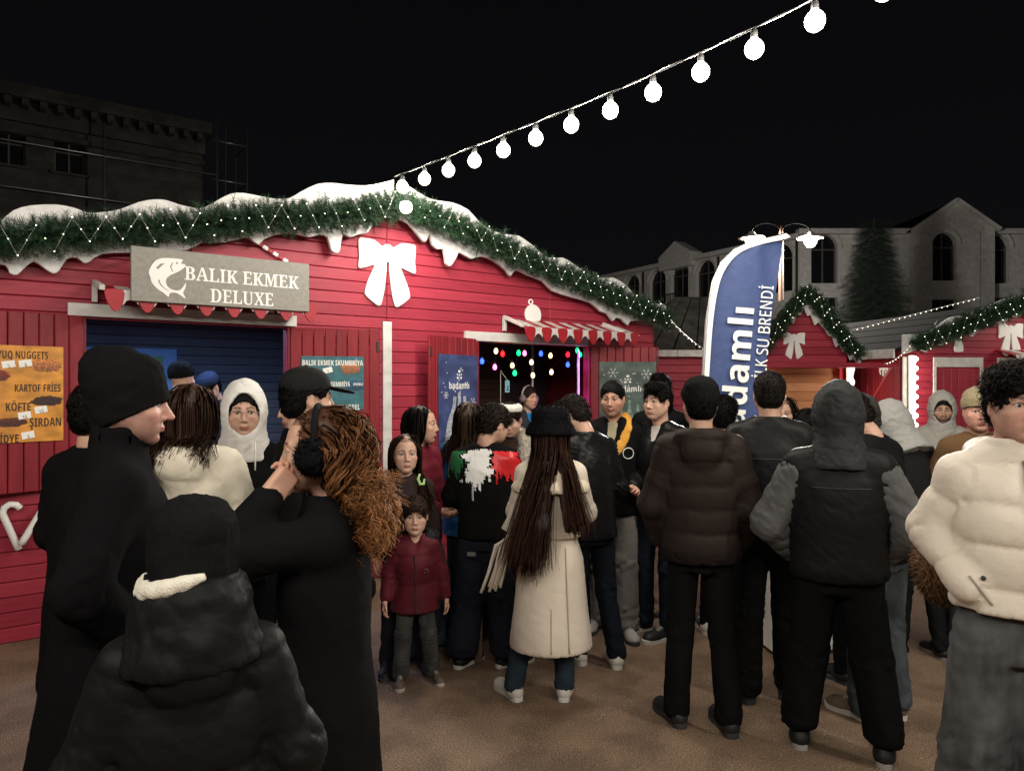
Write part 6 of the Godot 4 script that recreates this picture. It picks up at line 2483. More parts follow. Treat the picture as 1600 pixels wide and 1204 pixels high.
func finish(pp: Dictionary) -> void:
	var sp: Dictionary = pp.sp
	var K: Dictionary = pp.K
	var root: Node3D = pp.root
	var g := RandomNumberGenerator.new()
	g.seed = 4000 + pp.id
	var skin: Color = sp.get("skin", Color(0.50, 0.30, 0.215))
	# body: torso and limbs under the clothes, head and hands, one mesh
	var V: PackedVector3Array = pp.body.v
	var I: PackedInt32Array = pp.body.i
	var N: PackedVector3Array = pp.body.n
	var C := PackedColorArray()
	for v in V:      # socks below, skin above
		C.append(skin if v.y > 0.24 * K.s else Color(0.012, 0.012, 0.012))
	var tp: Dictionary = TPL[sp.get("face", "man") + ("" if sp.get("fine", true) or sp.get("face", "man") == "child" else "_far")]
	var o := V.size()
	var tv: PackedVector3Array = tp.v
	var tn: PackedVector3Array = tp.n
	var nz := noise_of(pp.id)
	var H: Transform3D = K.H
	var HB := H.basis.orthonormalized()
	var HN := Transform3D(K.T.basis * K.hs, K.neck + K.T.basis * Vector3(0, 0.148 * K.hs, 0.028 * K.hs))
	var jaw: float = sp.get("jaw", 1.0)
	var nose: float = sp.get("nose", 1.0)
	var smile: float = sp.get("smile", 0.0)
	for q in tv.size():
		var v := tv[q]
		C.append(paint_head(v, skin, sp, nz))
		var low := smoothstep(0.0, -0.08, v.y) * smoothstep(-0.16, -0.12, v.y)
		v.x *= lerpf(1.0, jaw, low)
		if v.z > 0.085 and v.y > -0.052 and v.y < 0.015:
			v.z = 0.085 + (v.z - 0.085) * nose
		if smile > 0.0 and v.z > 0.05:
			var m := smoothstep(0.035, 0.018, absf(v.y + 0.070)) * smoothstep(0.006, 0.026, absf(v.x)) * smoothstep(0.05, 0.034, absf(v.x))
			v.y += smile * 0.011 * m
			v.x *= 1.0 + 0.20 * smile * smoothstep(0.03, 0.01, absf(v.y + 0.070)) * smoothstep(0.05, 0.03, absf(v.x))
		var bend := smoothstep(-0.085, -0.175, tv[q].y)      # the neck runs down into the collar however the head turns
		V.append((H * v).lerp(HN * v, bend))
		N.append(HB * tn[q])
	for q in tp.i:
		I.append(o + q)
	for i in 2:
		var kind: String = sp.get("hl" if i == 0 else "hr", "hand")
		if kind != "none":
			hand_arrays(pp, i, kind, V, I, N, C, skin)
	var am := ArrayMesh.new()
	am.add_surface_from_arrays(Mesh.PRIMITIVE_TRIANGLES, arrays_of(V, I, N, C))
	mi("body", am, M.skin, root)
	if sp.get("eyes", true):
		for s in [-1.0, 1.0]:
			var gz: Array = sp.get("gaze", [0.0, 0.0])
			mi("eye", TPL.eye, M.eye, root, H * Transform3D(Basis(Vector3.UP, gz[0] + s * 0.03) * Basis(Vector3.RIGHT, gz[1]), Vector3(s * 0.0318, 0.0005, 0.0712)))
	var hd: Dictionary = sp.get("hair", {})
	if pp.has("hair"):
		var j: Dictionary = pp.hair
		var hc: Color = hd.c
		var col := PackedColorArray()
		for v in j.v:
			col.append(hc * (0.75 + 0.5 * g.randf()))
		j.c = col
		j.mat = M.hair
		var paths := []
		var st: String = hd.style
		var L: float = {"crop": 0.022, "quiff": 0.034, "mop": 0.028, "fringe": 0.03, "brush": 0.03}[st]
		for q in range(0, j.v.size(), 1):
			var p: Vector3 = j.v[q]
			var n: Vector3 = j.n[q]
			if n.y < -0.6 or (p.z > 0.05 and p.y < 0.03 and st != "fringe"):
				continue
			var f := Vector3(p.x * 2.0, -0.4 if p.y < 0.08 else 0.1, -1.0 if st != "fringe" and st != "quiff" else (0.9 if p.z > -0.02 else -0.6))
			if st == "mop":
				f = Vector3(g.randf_range(-1, 1), g.randf_range(-0.8, 0.8), g.randf_range(-1, 1)) + n * 0.5
			f = (f - n * f.dot(n)).normalized()
			var l := L * g.randf_range(0.6, 1.2)
			var d := (f + n * (0.16 if st != "mop" else 0.7) + Vector3(g.randf_range(-0.22, 0.22), g.randf_range(-0.22, 0.22), g.randf_range(-0.22, 0.22))).normalized()
			var e := p + d * l * 0.5
			paths.append(PackedVector3Array([p - n * 0.004, e, e + (d - n * 0.5 + Vector3(0, -0.3, 0)).normalized() * l * 0.5]))
		mi("strands", ribbons(paths, 0.0026, 0.001, hc, hc * 1.3, g, 0.35, Vector3(0, 0.01, -0.015)), M.hair, root, H)
	# shoes
	if sp.has("shoes"):
		var sh: Dictionary = sp.shoes
		var um := mat(sh.c, sh.get("rough", 0.55), "crush", Vector3.ONE * 6, 0.03)
		var smat := mat(sh.sole, 0.6)
		for i in 2:
			var sc: float = K.s * sh.get("size", 1.0)
			var x := Transform3D(Basis(Vector3.UP, K.fy[i]) * Basis.from_scale(Vector3(-sc if i == 1 else sc, sc, sc)), K.F[i])
			x = Transform3D(Basis(Vector3.UP, K.fy[i]) * sc, K.F[i])
			var s := mi("shoe", TPL.shoe_mesh, um, root, x)
			mi("sole", TPL.sole_mesh, smat, s)
			if sh.get("laces", true):
				mi("lace", TPL.laces, mat(sh.get("lace", sh.sole), 0.8), s)

func commit_jobs() -> void:
	for j in JOBS:
		if j.called == "":
			continue
		var o := mi(j.called, mesh_of(j), j.mat, j.pp.root, j.xf)
		if j.label != "":
			o.set_meta("label", j.label)

# a point on the face of a garment: the foremost cloth near x, y (in the person's own space)
func on_front(pp: Dictionary, x: float, y: float, out := 0.003) -> Vector3:
	var best := Vector3(x, y, -9)
	var V: PackedVector3Array = pp.top.v
	for v in V:
		if absf(v.x - x) < 0.014 and absf(v.y - y) < 0.014 and v.z > best.z:
			best.z = v.z
	best.z += out
	return best

func on_back(pp: Dictionary, x: float, y: float, out := 0.003) -> Vector3:
	var best := Vector3(x, y, 9)
	var V: PackedVector3Array = pp.top.v
	for v in V:
		if absf(v.x - x) < 0.014 and absf(v.y - y) < 0.014 and v.z < best.z:
			best.z = v.z
	best.z -= out
	return best

# long hair: strands from the scalp over the ear line to a target, in the person's own space
func long_hair(pp: Dictionary, count: int, c0: Color, c1: Color, spec: Dictionary) -> void:
	var g := RandomNumberGenerator.new()
	g.seed = 7000 + pp.id
	var K: Dictionary = pp.K
	var H: Transform3D = K.H
	var inv: Basis = H.basis.orthonormalized()
	var paths := []
	var curl: float = spec.get("curl", 0.0)
	var part: float = spec.get("open", 0.95)          # half angle left free for the face
	var back: float = spec.get("behind", 0.115)       # depth of the back under the hair
	var ends: Array = spec.ends                       # [x, y, z, spread] targets in person space
	var vol: float = spec.get("vol", 1.0)
	var top: float = spec.get("top", 1.0)
	var clump: int = spec.get("clump", 4)
	var lock := RandomNumberGenerator.new()
	for q in count:
		lock.seed = 100 + q / clump
		var az := lock.randf_range(part, TAU - part) + g.randfn(0, 0.05)     # 0 is the face
		var el := acos(1.0 - lock.randf()) if lock.randf() < 0.6 else lock.randf_range(0.9, 1.65)
		if el < 0.85 and top >= 1.0:
			az = lock.randf_range(0.25, TAU - 0.25) + g.randfn(0, 0.05)
		if top < 1.0:
			el = lock.randf_range(1.0, 1.7)
		el += g.randfn(0, 0.03)
		var dir := Vector3(sin(el) * sin(az), cos(el), sin(el) * cos(az))
		var az0 := az
		az = lerpf(az, PI, spec.get("sweep", 0.0) * (1.0 if el < 1.1 else 0.6))
		var az1 := clampf(az, part, TAU - part)
		var r := Vector3(0.0805, 0.094, 0.101)
		var p0 := Vector3(0, 0.027, -0.014) + dir * r
		var e2 := minf(el + 0.8, 1.75)
		var dir2 := Vector3(sin(e2) * sin(az1), cos(e2), sin(e2) * cos(az1))
		var out := lock.randf_range(0.0, 0.020) * vol + g.randf() * 0.003
		var p1 := Vector3(0, 0.02, -0.014) + dir2 * (r + Vector3.ONE * (0.006 + out))
		var p2 := Vector3(sin(az1) * (0.088 + out), -0.10, cos(az1) * (0.085 + out) - 0.025)
		var en: Array
		if ends.size() > 1:
			en = ends[0] if (p2.x > spec.get("split", 0.0)) == (ends[0][0] > ends[1][0]) else ends[1]
		else:
			en = ends[0]
		var jit := Vector3(lock.randfn(0, en[3]), lock.randfn(0, en[3] * 0.9), lock.randfn(0, en[3] * 0.5)) + Vector3(g.randfn(0, 0.007), g.randfn(0, 0.012), g.randfn(0, 0.005))
		var P0 := H * p0
		var P1 := H * p1
		var P2 := H * p2
		var P4 := Vector3(en[0], en[1], en[2]) + jit + Vector3(p2.x * spec.get("keep", 0.4), 0, 0)
		var P3 := P2.lerp(P4, 0.5) + Vector3(0, 0, -0.012 if P4.z < 0 else 0.012)
		var pts := [P0, P1, P2, P3, P4]
		var path := PackedVector3Array()
		var ph := lock.randf() * TAU + g.randfn(0, 0.25)
		var cr := curl * lock.randf_range(0.6, 1.3)
		var per: int = spec.get("per", 3)
		for i in 4:
			for k in per:
				var t := float(k) / per
				var a: Vector3 = pts[maxi(i - 1, 0)]
				var v: Vector3 = pts[i].cubic_interpolate(pts[i + 1], a, pts[mini(i + 2, 4)], t)
				var s := (i + t)
				if curl > 0.0:
					var am := cr * clampf(s - 0.4, 0, 1)
					v += Vector3(cos(ph + s * 7.5), 0.25 * sin(ph + s * 9.0), sin(ph + s * 7.5)) * am
				path.append(v)
		path.append(P4)
		paths.append(path)
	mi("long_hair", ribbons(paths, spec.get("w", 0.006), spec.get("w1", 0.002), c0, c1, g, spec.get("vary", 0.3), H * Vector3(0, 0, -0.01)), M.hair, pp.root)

func extra(pp: Dictionary, called: String, prims: Array, cell: float, m: Material, warp = null, on_head := false, label := "") -> Dictionary:
	return job(pp, called, prims, cell, m, warp, pp.K.H if on_head else Transform3D(), label)

func people() -> void:
	make_templates()
	M.skin = StandardMaterial3D.new()
	M.skin.vertex_color_use_as_albedo = true
	M.skin.roughness = 0.5
	M.skin.metallic_specular = 0.4
	M.skin.uv1_triplanar = true
	M.skin.uv1_scale = Vector3.ONE * 22.0
	M.skin.heightmap_enabled = true
	M.skin.heightmap_texture = T.fleece
	M.skin.heightmap_scale = 0.025
	M.skin.subsurf_scatter_enabled = true
	M.skin.subsurf_scatter_strength = 0.08
	M.hair = hair_mat()
	M.eye = StandardMaterial3D.new()
	M.eye.vertex_color_use_as_albedo = true
	M.eye.roughness = 0.12
	var V := PackedVector3Array()
	var C := PackedColorArray()
	var I := PackedInt32Array()
	for i in 15:
		var a := PI * i / 14.0 * 0.62
		for k in 16:
			V.append(Vector3(sin(a) * cos(TAU * k / 16), sin(a) * sin(TAU * k / 16), cos(a)) * 0.0125)
			C.append(Color(0.01, 0.008, 0.006) if a < 0.22 else (Color(0.045, 0.022, 0.01) if a < 0.52 else Color(0.40, 0.37, 0.35)))
			if i > 0:
				var p := (i - 1) * 16 + k
				var q := (i - 1) * 16 + (k + 1) % 16
				I.append_array(PackedInt32Array([p, q, p + 16, q, q + 16, p + 16]))
	var em := ArrayMesh.new()
	em.add_surface_from_arrays(Mesh.PRIMITIVE_TRIANGLES, arrays_of(V, I, normals(V, I), C))
	TPL.eye = em
	var black := lin(0.006, 0.006, 0.0065)
	var dark := Color(0.0065, 0.0055, 0.005)
	var brown := Color(0.035, 0.018, 0.010)
	var white_shoe := {"c": lin(0.52, 0.49, 0.44), "sole": lin(0.6, 0.58, 0.53)}
	var black_shoe := {"c": lin(0.012, 0.012, 0.013), "sole": lin(0.05, 0.05, 0.05)}
	var P := {}
	# --- foreground
	P.coat = person({"label": "man in a long black coat and tall black beanie in profile at the far left", "x": -1.19, "z": -2.18, "yaw": 116, "h": 1.76, "w": 0.98, "lean": 0.05, "hyaw": -0.12, "pitch": 0.02, "beard": 0.35, "jaw": 1.1, "nose": 1.25, "skin": Color(0.46, 0.25, 0.19),
		"hat": {"style": "beanie", "c": black, "tall": 0.035, "back": 0.30, "low": 0.05, "cuff": false, "size": 1.06, "depth": 0.0006}, "al": "pocket", "ar": "pocket", "hl": "none", "hr": "none",
		"top": {"called": "long_coat", "c": lin(0.005, 0.005, 0.0055), "hem": 0.47, "t": 0.04, "fl": 0.03, "collar": 0.085, "fold": 0.0060, "rough": 0.95, "kind": "fleece", "sheen": 0.1}, "legs": {"c": black}, "shoes": black_shoe})
	P.boy = person({"label": "boy from behind in black quilted jacket and knit beanie at the bottom left", "x": -0.675, "z": -1.56, "yaw": 202, "h": 1.43, "hs": 0.95, "w": 1.0, "face": "child", "pitch": 0.05,
		"hat": {"style": "beanie", "c": lin(0.007, 0.007, 0.0075), "ribs": 58.0, "depth": 0.0022, "cuff": false, "low": 0.05, "size": 1.07}, "al": [[0.285, 1.14, -0.02], [0.29, 0.90, 0.06]], "ar": [[0.285, 1.14, -0.02], [0.29, 0.90, 0.06]],
		"top": {"c": lin(0.006, 0.006, 0.006), "rough": 0.55, "hem": 0.76, "t": 0.05, "quilt": 0.155, "amp": 0.016, "fold": 0.0048, "kind": "crush", "cm": 0.15, "hooddown": true, "cell": 0.0095}, "legs": {"c": black}, "shoes": black_shoe})
	P.curly = person({"label": "woman with curly ginger hair and black ear muffs raising her hand", "x": -0.53, "z": -2.10, "yaw": -82, "h": 1.63, "w": 0.98, "face": "woman", "hyaw": -0.05, "pitch": 0.05, "skin": Color(0.50, 0.29, 0.21), "hair": {"style": "", "c": Color(0.05, 0.02, 0.01)},
		"al": [[0.20, 1.36, 0.27], [0.13, 1.52, 0.15]], "hl": "grip", "thumbl": Vector3(-0.6, 0.2, -0.8), "ar": "pocket", "hr": "none",
		"top": {"called": "long_coat", "c": lin(0.006, 0.006, 0.0065), "hem": 0.30, "t": 0.03, "fl": 0.02, "fold": 0.0054, "kind": "fleece", "rough": 0.95, "collar": 0.03}, "legs": {"c": black}, "shoes": black_shoe, "feet": [[0.10, 0.05, 0.1], [-0.10, -0.08, -0.1]]})
	P.puffer = person({"label": "young man with bushy dark hair and cream quilted jacket at the right edge", "x": 1.675, "z": -2.45, "yaw": -18, "h": 1.745, "w": 0.98, "hyaw": 0.14, "pitch": -0.02, "jaw": 1.0, "nose": 1.1, "beard": 0.12, "brow": 0.006, "skin": Color(0.42, 0.235, 0.175), "gaze": [0.1, 0.0], "hair": {"style": "mop", "c": Color(0.008, 0.006, 0.005), "amp": 0.012},
		"al": "pocket", "ar": [[0.268, 1.20, -0.07], [0.170, 1.03, 0.10]], "hl": "none", "hr": "none",
		"top": {"c": lin(0.62, 0.56, 0.47), "rough": 0.6, "hem": 0.965, "t": 0.040, "quilt": 0.135, "phase": 0.35, "amp": 0.022, "fold": 0.0020, "kind": "crush", "cm": 0.12, "collar": 0.04, "hooddown": true, "cell": 0.0095}, "legs": {"c": lin(0.088, 0.092, 0.092), "fade": true, "t": 0.03, "knee": 0.085, "ankle": 0.10, "fold": 0.0084}, "shoes": white_shoe, "feet": [[0.13, 0.08, 0.2], [-0.12, -0.08, -0.1]]})
	# --- left group at the hatch
	P.behind = person({"label": "dark-haired man in a black coat half hidden behind the tall beanie at far left", "x": -1.63, "z": -2.88, "yaw": 158, "h": 1.70, "w": 1.0, "fine": false, "hair": {"style": "crop", "c": dark}, "al": "front", "ar": "front",
		"top": {"c": lin(0.006, 0.006, 0.0065), "hem": 0.55, "t": 0.045, "kind": "fleece", "fold": 0.0060, "collar": 0.03}, "legs": {"c": black}, "shoes": black_shoe})
	P.cream = person({"label": "brown-haired woman in a cream quilted jacket facing the left hatch", "x": -1.36, "z": -3.10, "yaw": 188, "h": 1.70, "face": "woman", "fine": false, "hyaw": -0.1, "pitch": 0.1, "hair": {"style": "", "c": brown}, "al": [[0.27, 1.15, 0.02], [0.12, 1.08, 0.24]], "ar": [[0.27, 1.13, 0.03], [0.16, 1.06, 0.22]],
		"top": {"c": lin(0.68, 0.62, 0.50), "rough": 0.7, "hem": 0.86, "t": 0.045, "quilt": 0.16, "amp": 0.016, "fold": 0.0060, "kind": "crush", "cm": 0.1, "hooddown": true}, "legs": {"c": lin(0.02, 0.02, 0.025)}, "shoes": white_shoe})
	P.whitehood = person({"label": "young man with round glasses in a white hood and black jacket facing the viewer", "x": -1.32, "z": -3.62, "yaw": 14, "h": 1.68, "hyaw": 0.1, "beard": 0.06, "hat": {"style": "hood", "c": lin(0.66, 0.64, 0.60), "amp": 0.003}, "hair": {"style": "crop", "c": dark}, "gaze": [0.15, 0.05], "al": "front", "ar": "front", "smile": 0.3,
		"top": {"c": black, "t": 0.035, "hem": 0.8, "fold": 0.0054, "open": 0.10}, "legs": {"c": black}, "shoes": black_shoe})
	P.vendor_cap = person({"label": "vendor in a navy cap bending inside the dark left hatch", "x": -2.56, "y": 0.11, "z": -6.5, "yaw": -20, "h": 1.72, "coarse": 1.5, "fine": false, "pitch": 0.35, "lean": 0.15, "hat": {"style": "cap", "c": lin(0.012, 0.018, 0.04)}, "hair": {"style": "crop", "c": dark}, "al": "front", "ar": "front", "top": {"c": lin(0.02, 0.025, 0.04)}, "legs": {"c": black}, "shoes": black_shoe})
	P.vendor_black = person({"label": "person in a round black cap standing inside the left hatch", "x": -2.68, "y": 0.11, "z": -5.95, "yaw": 160, "h": 1.76, "coarse": 1.5, "fine": false, "hat": {"style": "beanie", "c": black}, "top": {"c": lin(0.015, 0.015, 0.02)}, "legs": {"c": black}, "shoes": black_shoe, "al": "front", "ar": "front"})
	P.beanie_left = person({"label": "man in a black beanie in profile to the left, next to the black baseball cap", "x": -1.05, "z": -3.75, "yaw": -58, "h": 1.71, "fine": false, "pitch": 0.12, "beard": 0.3, "hat": {"style": "beanie", "c": black, "cuff": false, "tall": 0.01}, "al": "front", "ar": "front", "top": {"c": black, "t": 0.03, "collar": 0.03}, "legs": {"c": black}, "shoes": black_shoe})
	P.cap = person({"label": "man in a black baseball cap and black jacket looking right beside the teal menu poster", "x": -0.86, "z": -3.05, "yaw": 118, "h": 1.755, "fine": false, "hyaw": 0.05, "hat": {"style": "cap", "c": lin(0.015, 0.015, 0.014)}, "hair": {"style": "crop", "c": dark}, "al": "pocket", "ar": "pocket", "hl": "none", "hr": "none", "top": {"c": black, "t": 0.04, "hem": 0.78, "collar": 0.035, "fold": 0.0054}, "legs": {"c": black}, "shoes": black_shoe})
	# --- family in burgundy
	P.girl = person({"label": "girl with long brown hair and a green clip beside the ginger curls", "x": -0.64, "z": -4.40, "yaw": 12, "h": 1.40, "hs": 0.93, "face": "woman", "hyaw": 0.05, "jaw": 0.95, "skin": Color(0.50, 0.31, 0.23), "hair": {"style": "", "c": brown}, "top": {"c": lin(0.03, 0.02, 0.02), "t": 0.025}, "legs": {"c": lin(0.02, 0.02, 0.025)}, "shoes": black_shoe})
	P.burgundy = person({"label": "black-haired woman in a burgundy quilted jacket and wide jeans in profile to the right", "x": -0.60, "z": -4.75, "yaw": 62, "h": 1.56, "face": "woman", "hyaw": 0.35, "hair": {"style": "", "c": dark}, "al": "front", "ar": "front", "top": {"c": lin(0.13, 0.012, 0.022), "rough": 0.5, "t": 0.045, "quilt": 0.075, "amp": 0.009, "hem": 0.80}, "legs": {"c": lin(0.065, 0.095, 0.115), "fade": true, "t": 0.03, "knee": 0.10, "ankle": 0.125, "fold": 0.0072}, "shoes": black_shoe, "feet": [[0.12, 0.05, 0.2], [-0.16, 0.0, -0.2]]})
	P.kid = person({"label": "little boy in a maroon jacket with black hood and grey ribbed jeans", "x": -0.56, "z": -4.26, "yaw": 8, "h": 1.045, "hs": 0.86, "face": "child", "w": 1.08, "skin": Color(0.52, 0.32, 0.235), "hyaw": -0.03, "hair": {"style": "fringe", "c": Color(0.03, 0.017, 0.011)}, "shirt": lin(0.5, 0.48, 0.42), "brow": 0.003, "gaze": [0.0, 0.0],
		"al": [[0.275, 1.13, -0.02], [0.33, 0.86, 0.03]], "ar": [[0.275, 1.13, -0.02], [0.32, 0.86, 0.06]], "top": {"c": lin(0.095, 0.012, 0.019), "rough": 0.6, "hem": 0.73, "t": 0.045, "fl": 0.015, "quilt": 0.16, "amp": 0.010, "fold": 0.0036, "open": 0.10, "kind": "crush", "cm": 0.1, "cell": 0.0105},
		"legs": {"c": lin(0.07, 0.07, 0.066), "fade": true, "t": 0.02, "knee": 0.072, "ankle": 0.070, "ribs": 0.022, "fold": 0.0036, "cell": 0.0085}, "shoes": {"c": lin(0.10, 0.075, 0.055), "sole": lin(0.42, 0.38, 0.31), "size": 1.12}, "feet": [[0.10, 0.0, 0.35], [-0.085, 0.04, -0.05]]})
	# --- middle group round the table
	P.paint = person({"label": "boy in a black sweater splashed with green, white and red at the shoulders", "x": -0.16, "z": -4.46, "yaw": 172, "h": 1.585, "w": 1.02, "hs": 0.97, "hyaw": -0.75, "pitch": 0.30, "fine": false, "hair": {"style": "fringe", "c": Color(0.014, 0.010, 0.008), "amp": 0.008}, "al": [[0.27, 1.14, 0.06], [0.15, 1.02, 0.24]], "ar": [[0.27, 1.14, 0.06], [0.14, 1.03, 0.25]],
		"top": {"called": "sweater", "c": lin(0.006, 0.006, 0.006), "t": 0.035, "hem": 0.87, "fold": 0.0054, "kind": "weave"}, "legs": {"c": lin(0.012, 0.014, 0.020), "t": 0.03, "knee": 0.080, "ankle": 0.078, "cut": 0.125, "fold": 0.0060}, "shoes": {"c": lin(0.008, 0.008, 0.008), "sole": lin(0.55, 0.53, 0.48)}, "feet": [[0.14, -0.02, -0.5], [-0.12, 0.02, -0.9]]})
	P.bluecoat = person({"label": "person with straight brown hair and a blue jacket behind the painted sweater", "x": -0.30, "z": -5.0, "yaw": 158, "h": 1.58, "face": "woman", "fine": false, "pitch": 0.1, "hair": {"style": "", "c": brown}, "al": "front", "ar": "front", "top": {"c": lin(0.02, 0.13, 0.27), "rough": 0.5, "t": 0.05, "quilt": 0.14, "amp": 0.012, "hem": 0.78}, "legs": {"c": lin(0.02, 0.022, 0.022), "t": 0.02}, "shoes": black_shoe})
	P.fur = person({"label": "woman with a white headband looking down, brown top and white fur collar", "x": 0.0, "z": -5.42, "yaw": -12, "h": 1.58, "face": "woman", "pitch": 0.32, "skin": Color(0.50, 0.30, 0.22), "lips": Color(0.34, 0.13, 0.12), "hair": {"style": "crop", "c": Color(0.014, 0.009, 0.007)}, "eyes": true, "gaze": [0.0, 0.35], "al": "front", "ar": "front", "top": {"c": lin(0.045, 0.025, 0.018), "t": 0.025}, "legs": {"c": lin(0.03, 0.03, 0.035)}, "shoes": white_shoe})
	P.muffs = person({"label": "vendor with pinkish grey ear muffs and bright blue collar inside the right hatch", "x": 0.17, "y": 0.11, "z": -7.95, "yaw": 22, "h": 1.57, "face": "woman", "hyaw": 0.35, "coarse": 1.3, "hair": {"style": "crop", "c": Color(0.02, 0.012, 0.012)}, "al": "front", "ar": "front", "top": {"called": "vest", "c": lin(0.03, 0.03, 0.04), "t": 0.04, "open": 0.16}, "shirt": lin(0.02, 0.18, 0.42), "legs": {"c": black}, "shoes": black_shoe})
	P.hat = person({"label": "woman in a black fluffy bucket hat with very long hair and long cream coat", "x": 0.21, "z": -3.98, "yaw": 178, "h": 1.56, "w": 0.98, "face": "woman", "fine": false, "pitch": 0.12, "hair": {"style": "", "c": Color(0.022, 0.011, 0.008)}, "al": [[0.24, 1.16, 0.05], [0.11, 1.06, 0.25]], "ar": [[0.25, 1.16, 0.04], [0.13, 1.06, 0.24]],
		"top": {"called": "long_coat", "c": lin(0.58, 0.51, 0.42), "hem": 0.335, "t": 0.03, "fl": 0.045, "waist": 0.012, "fold": 0.0036, "kind": "fleece", "rough": 0.95, "sheen": 0.4, "cell": 0.012}, "legs": {"c": lin(0.02, 0.032, 0.045), "ankle": 0.062}, "shoes": white_shoe, "feet": [[0.20, 0.02, 0.55], [-0.075, 0.03, -0.15]]})
	P.leather = person({"label": "man in a black leather jacket with ribbed sleeves bowing his head to the left", "x": 0.47, "z": -4.44, "yaw": -150, "h": 1.66, "w": 1.02, "hyaw": 0.45, "pitch": 0.42, "lean": 0.10, "fine": false, "hair": {"style": "crop", "c": Color(0.016, 0.012, 0.010), "amp": 0.006}, "al": [[0.26, 1.14, 0.03], [0.13, 1.02, 0.25]], "ar": [[0.27, 1.14, 0.0], [0.15, 1.0, 0.24]],
		"top": {"c": lin(0.008, 0.008, 0.008), "rough": 0.32, "sheen": 0.0, "t": 0.028, "hem": 0.83, "fold": 0.0066, "ribs": 0.024, "collar": 0.02, "kind": "crush", "cm": 0.06, "cell": 0.011}, "legs": {"c": lin(0.010, 0.013, 0.019), "knee": 0.066, "ankle": 0.060, "fold": 0.0066}, "shoes": white_shoe, "feet": [[0.02, 0.10, 0.1], [-0.15, -0.06, -0.5]]})
	P.bob = person({"label": "person with a round black bob seen from behind next to the bowing leather jacket", "x": 0.38, "z": -5.05, "yaw": 175, "h": 1.60, "face": "woman", "fine": false, "pitch": 0.1, "hair": {"style": "", "c": dark}, "top": {"c": black}, "legs": {"c": black}, "shoes": white_shoe, "al": "front", "ar": "front"})
	P.smile = person({"label": "smiling young man in a black jacket with a yellow hood lining and round chest badge", "x": 0.71, "z": -5.15, "yaw": -14, "h": 1.72, "w": 1.0, "smile": 1.0, "beard": 0.28, "brow": 0.006, "hyaw": -0.08, "pitch": 0.06, "skin": Color(0.44, 0.24, 0.16), "gaze": [-0.1, 0.05], "hair": {"style": "crop", "c": dark}, "al": "pocket", "ar": "front", "hl": "none", "shirt": lin(0.30, 0.27, 0.18),
		"top": {"c": lin(0.006, 0.006, 0.006), "t": 0.035, "hem": 0.82, "open": 0.17, "fold": 0.0042}, "legs": {"c": lin(0.16, 0.15, 0.14), "t": 0.02, "knee": 0.075, "ankle": 0.085, "fold": 0.0084}, "shoes": {"c": lin(0.35, 0.34, 0.32), "sole": lin(0.05, 0.05, 0.05)}, "feet": [[0.10, 0.12, 0.35], [-0.12, 0.0, -0.2]]})
	P.grey_tee = person({"label": "dark-haired young man in a black leather jacket over a grey tee looking left", "x": 1.01, "z": -5.05, "yaw": -38, "h": 1.70, "hyaw": -0.15, "skin": Color(0.55, 0.34, 0.25), "gaze": [-0.1, 0.0], "brow": 0.005, "hair": {"style": "quiff", "c": dark, "amp": 0.009}, "al": "pocket", "ar": "front", "hl": "none", "shirt": lin(0.40, 0.37, 0.34),
		"top": {"c": lin(0.008, 0.008, 0.008), "rough": 0.32, "sheen": 0.0, "t": 0.03, "hem": 0.85, "open": 0.15, "fold": 0.0060, "kind": "crush"}, "legs": {"c": lin(0.012, 0.016, 0.026), "t": 0.015, "ankle": 0.07}, "shoes": {"c": lin(0.008, 0.008, 0.008), "sole": lin(0.5, 0.48, 0.43)}, "feet": [[0.11, 0.06, -0.5], [-0.12, 0.0, -0.5]]})
	P.tall_back = person({"label": "man with dark hair whose forehead shows behind the grey-tee man", "x": 1.16, "z": -5.75, "yaw": -20, "h": 1.775, "coarse": 1.4, "fine": false, "brow": 0.006, "hair": {"style": "quiff", "c": dark}, "top": {"c": black}, "legs": {"c": black}, "shoes": black_shoe})
	# --- right group seen from behind
	P.brown_puffer = person({"label": "man from behind in a black beanie and dark brown quilted jacket, black trousers", "x": 0.945, "z": -3.68, "yaw": 168, "h": 1.72, "w": 0.97, "fine": false, "hyaw": 0.1, "hair": {"style": "crop", "c": dark}, "hat": {"style": "beanie", "c": lin(0.009, 0.009, 0.009), "ribs": 64.0}, "al": [[0.275, 1.13, 0.0], [0.235, 0.92, 0.15]], "ar": [[0.275, 1.13, 0.0], [0.235, 0.92, 0.15]], "hl": "none", "hr": "none",
		"top": {"c": lin(0.019, 0.0135, 0.0115), "rough": 0.6, "hem": 0.885, "t": 0.05, "quilt": 0.115, "band": lin(0.012, 0.009, 0.008), "amp": 0.013, "fold": 0.0024, "kind": "crush", "cm": 0.1, "hooddown": true, "cell": 0.012}, "legs": {"c": lin(0.006, 0.006, 0.006), "knee": 0.070, "ankle": 0.068, "fold": 0.0054}, "shoes": {"c": lin(0.012, 0.012, 0.013), "sole": lin(0.035, 0.035, 0.038)}, "feet": [[0.12, 0.0, 0.45], [-0.13, -0.05, 0.25]]})
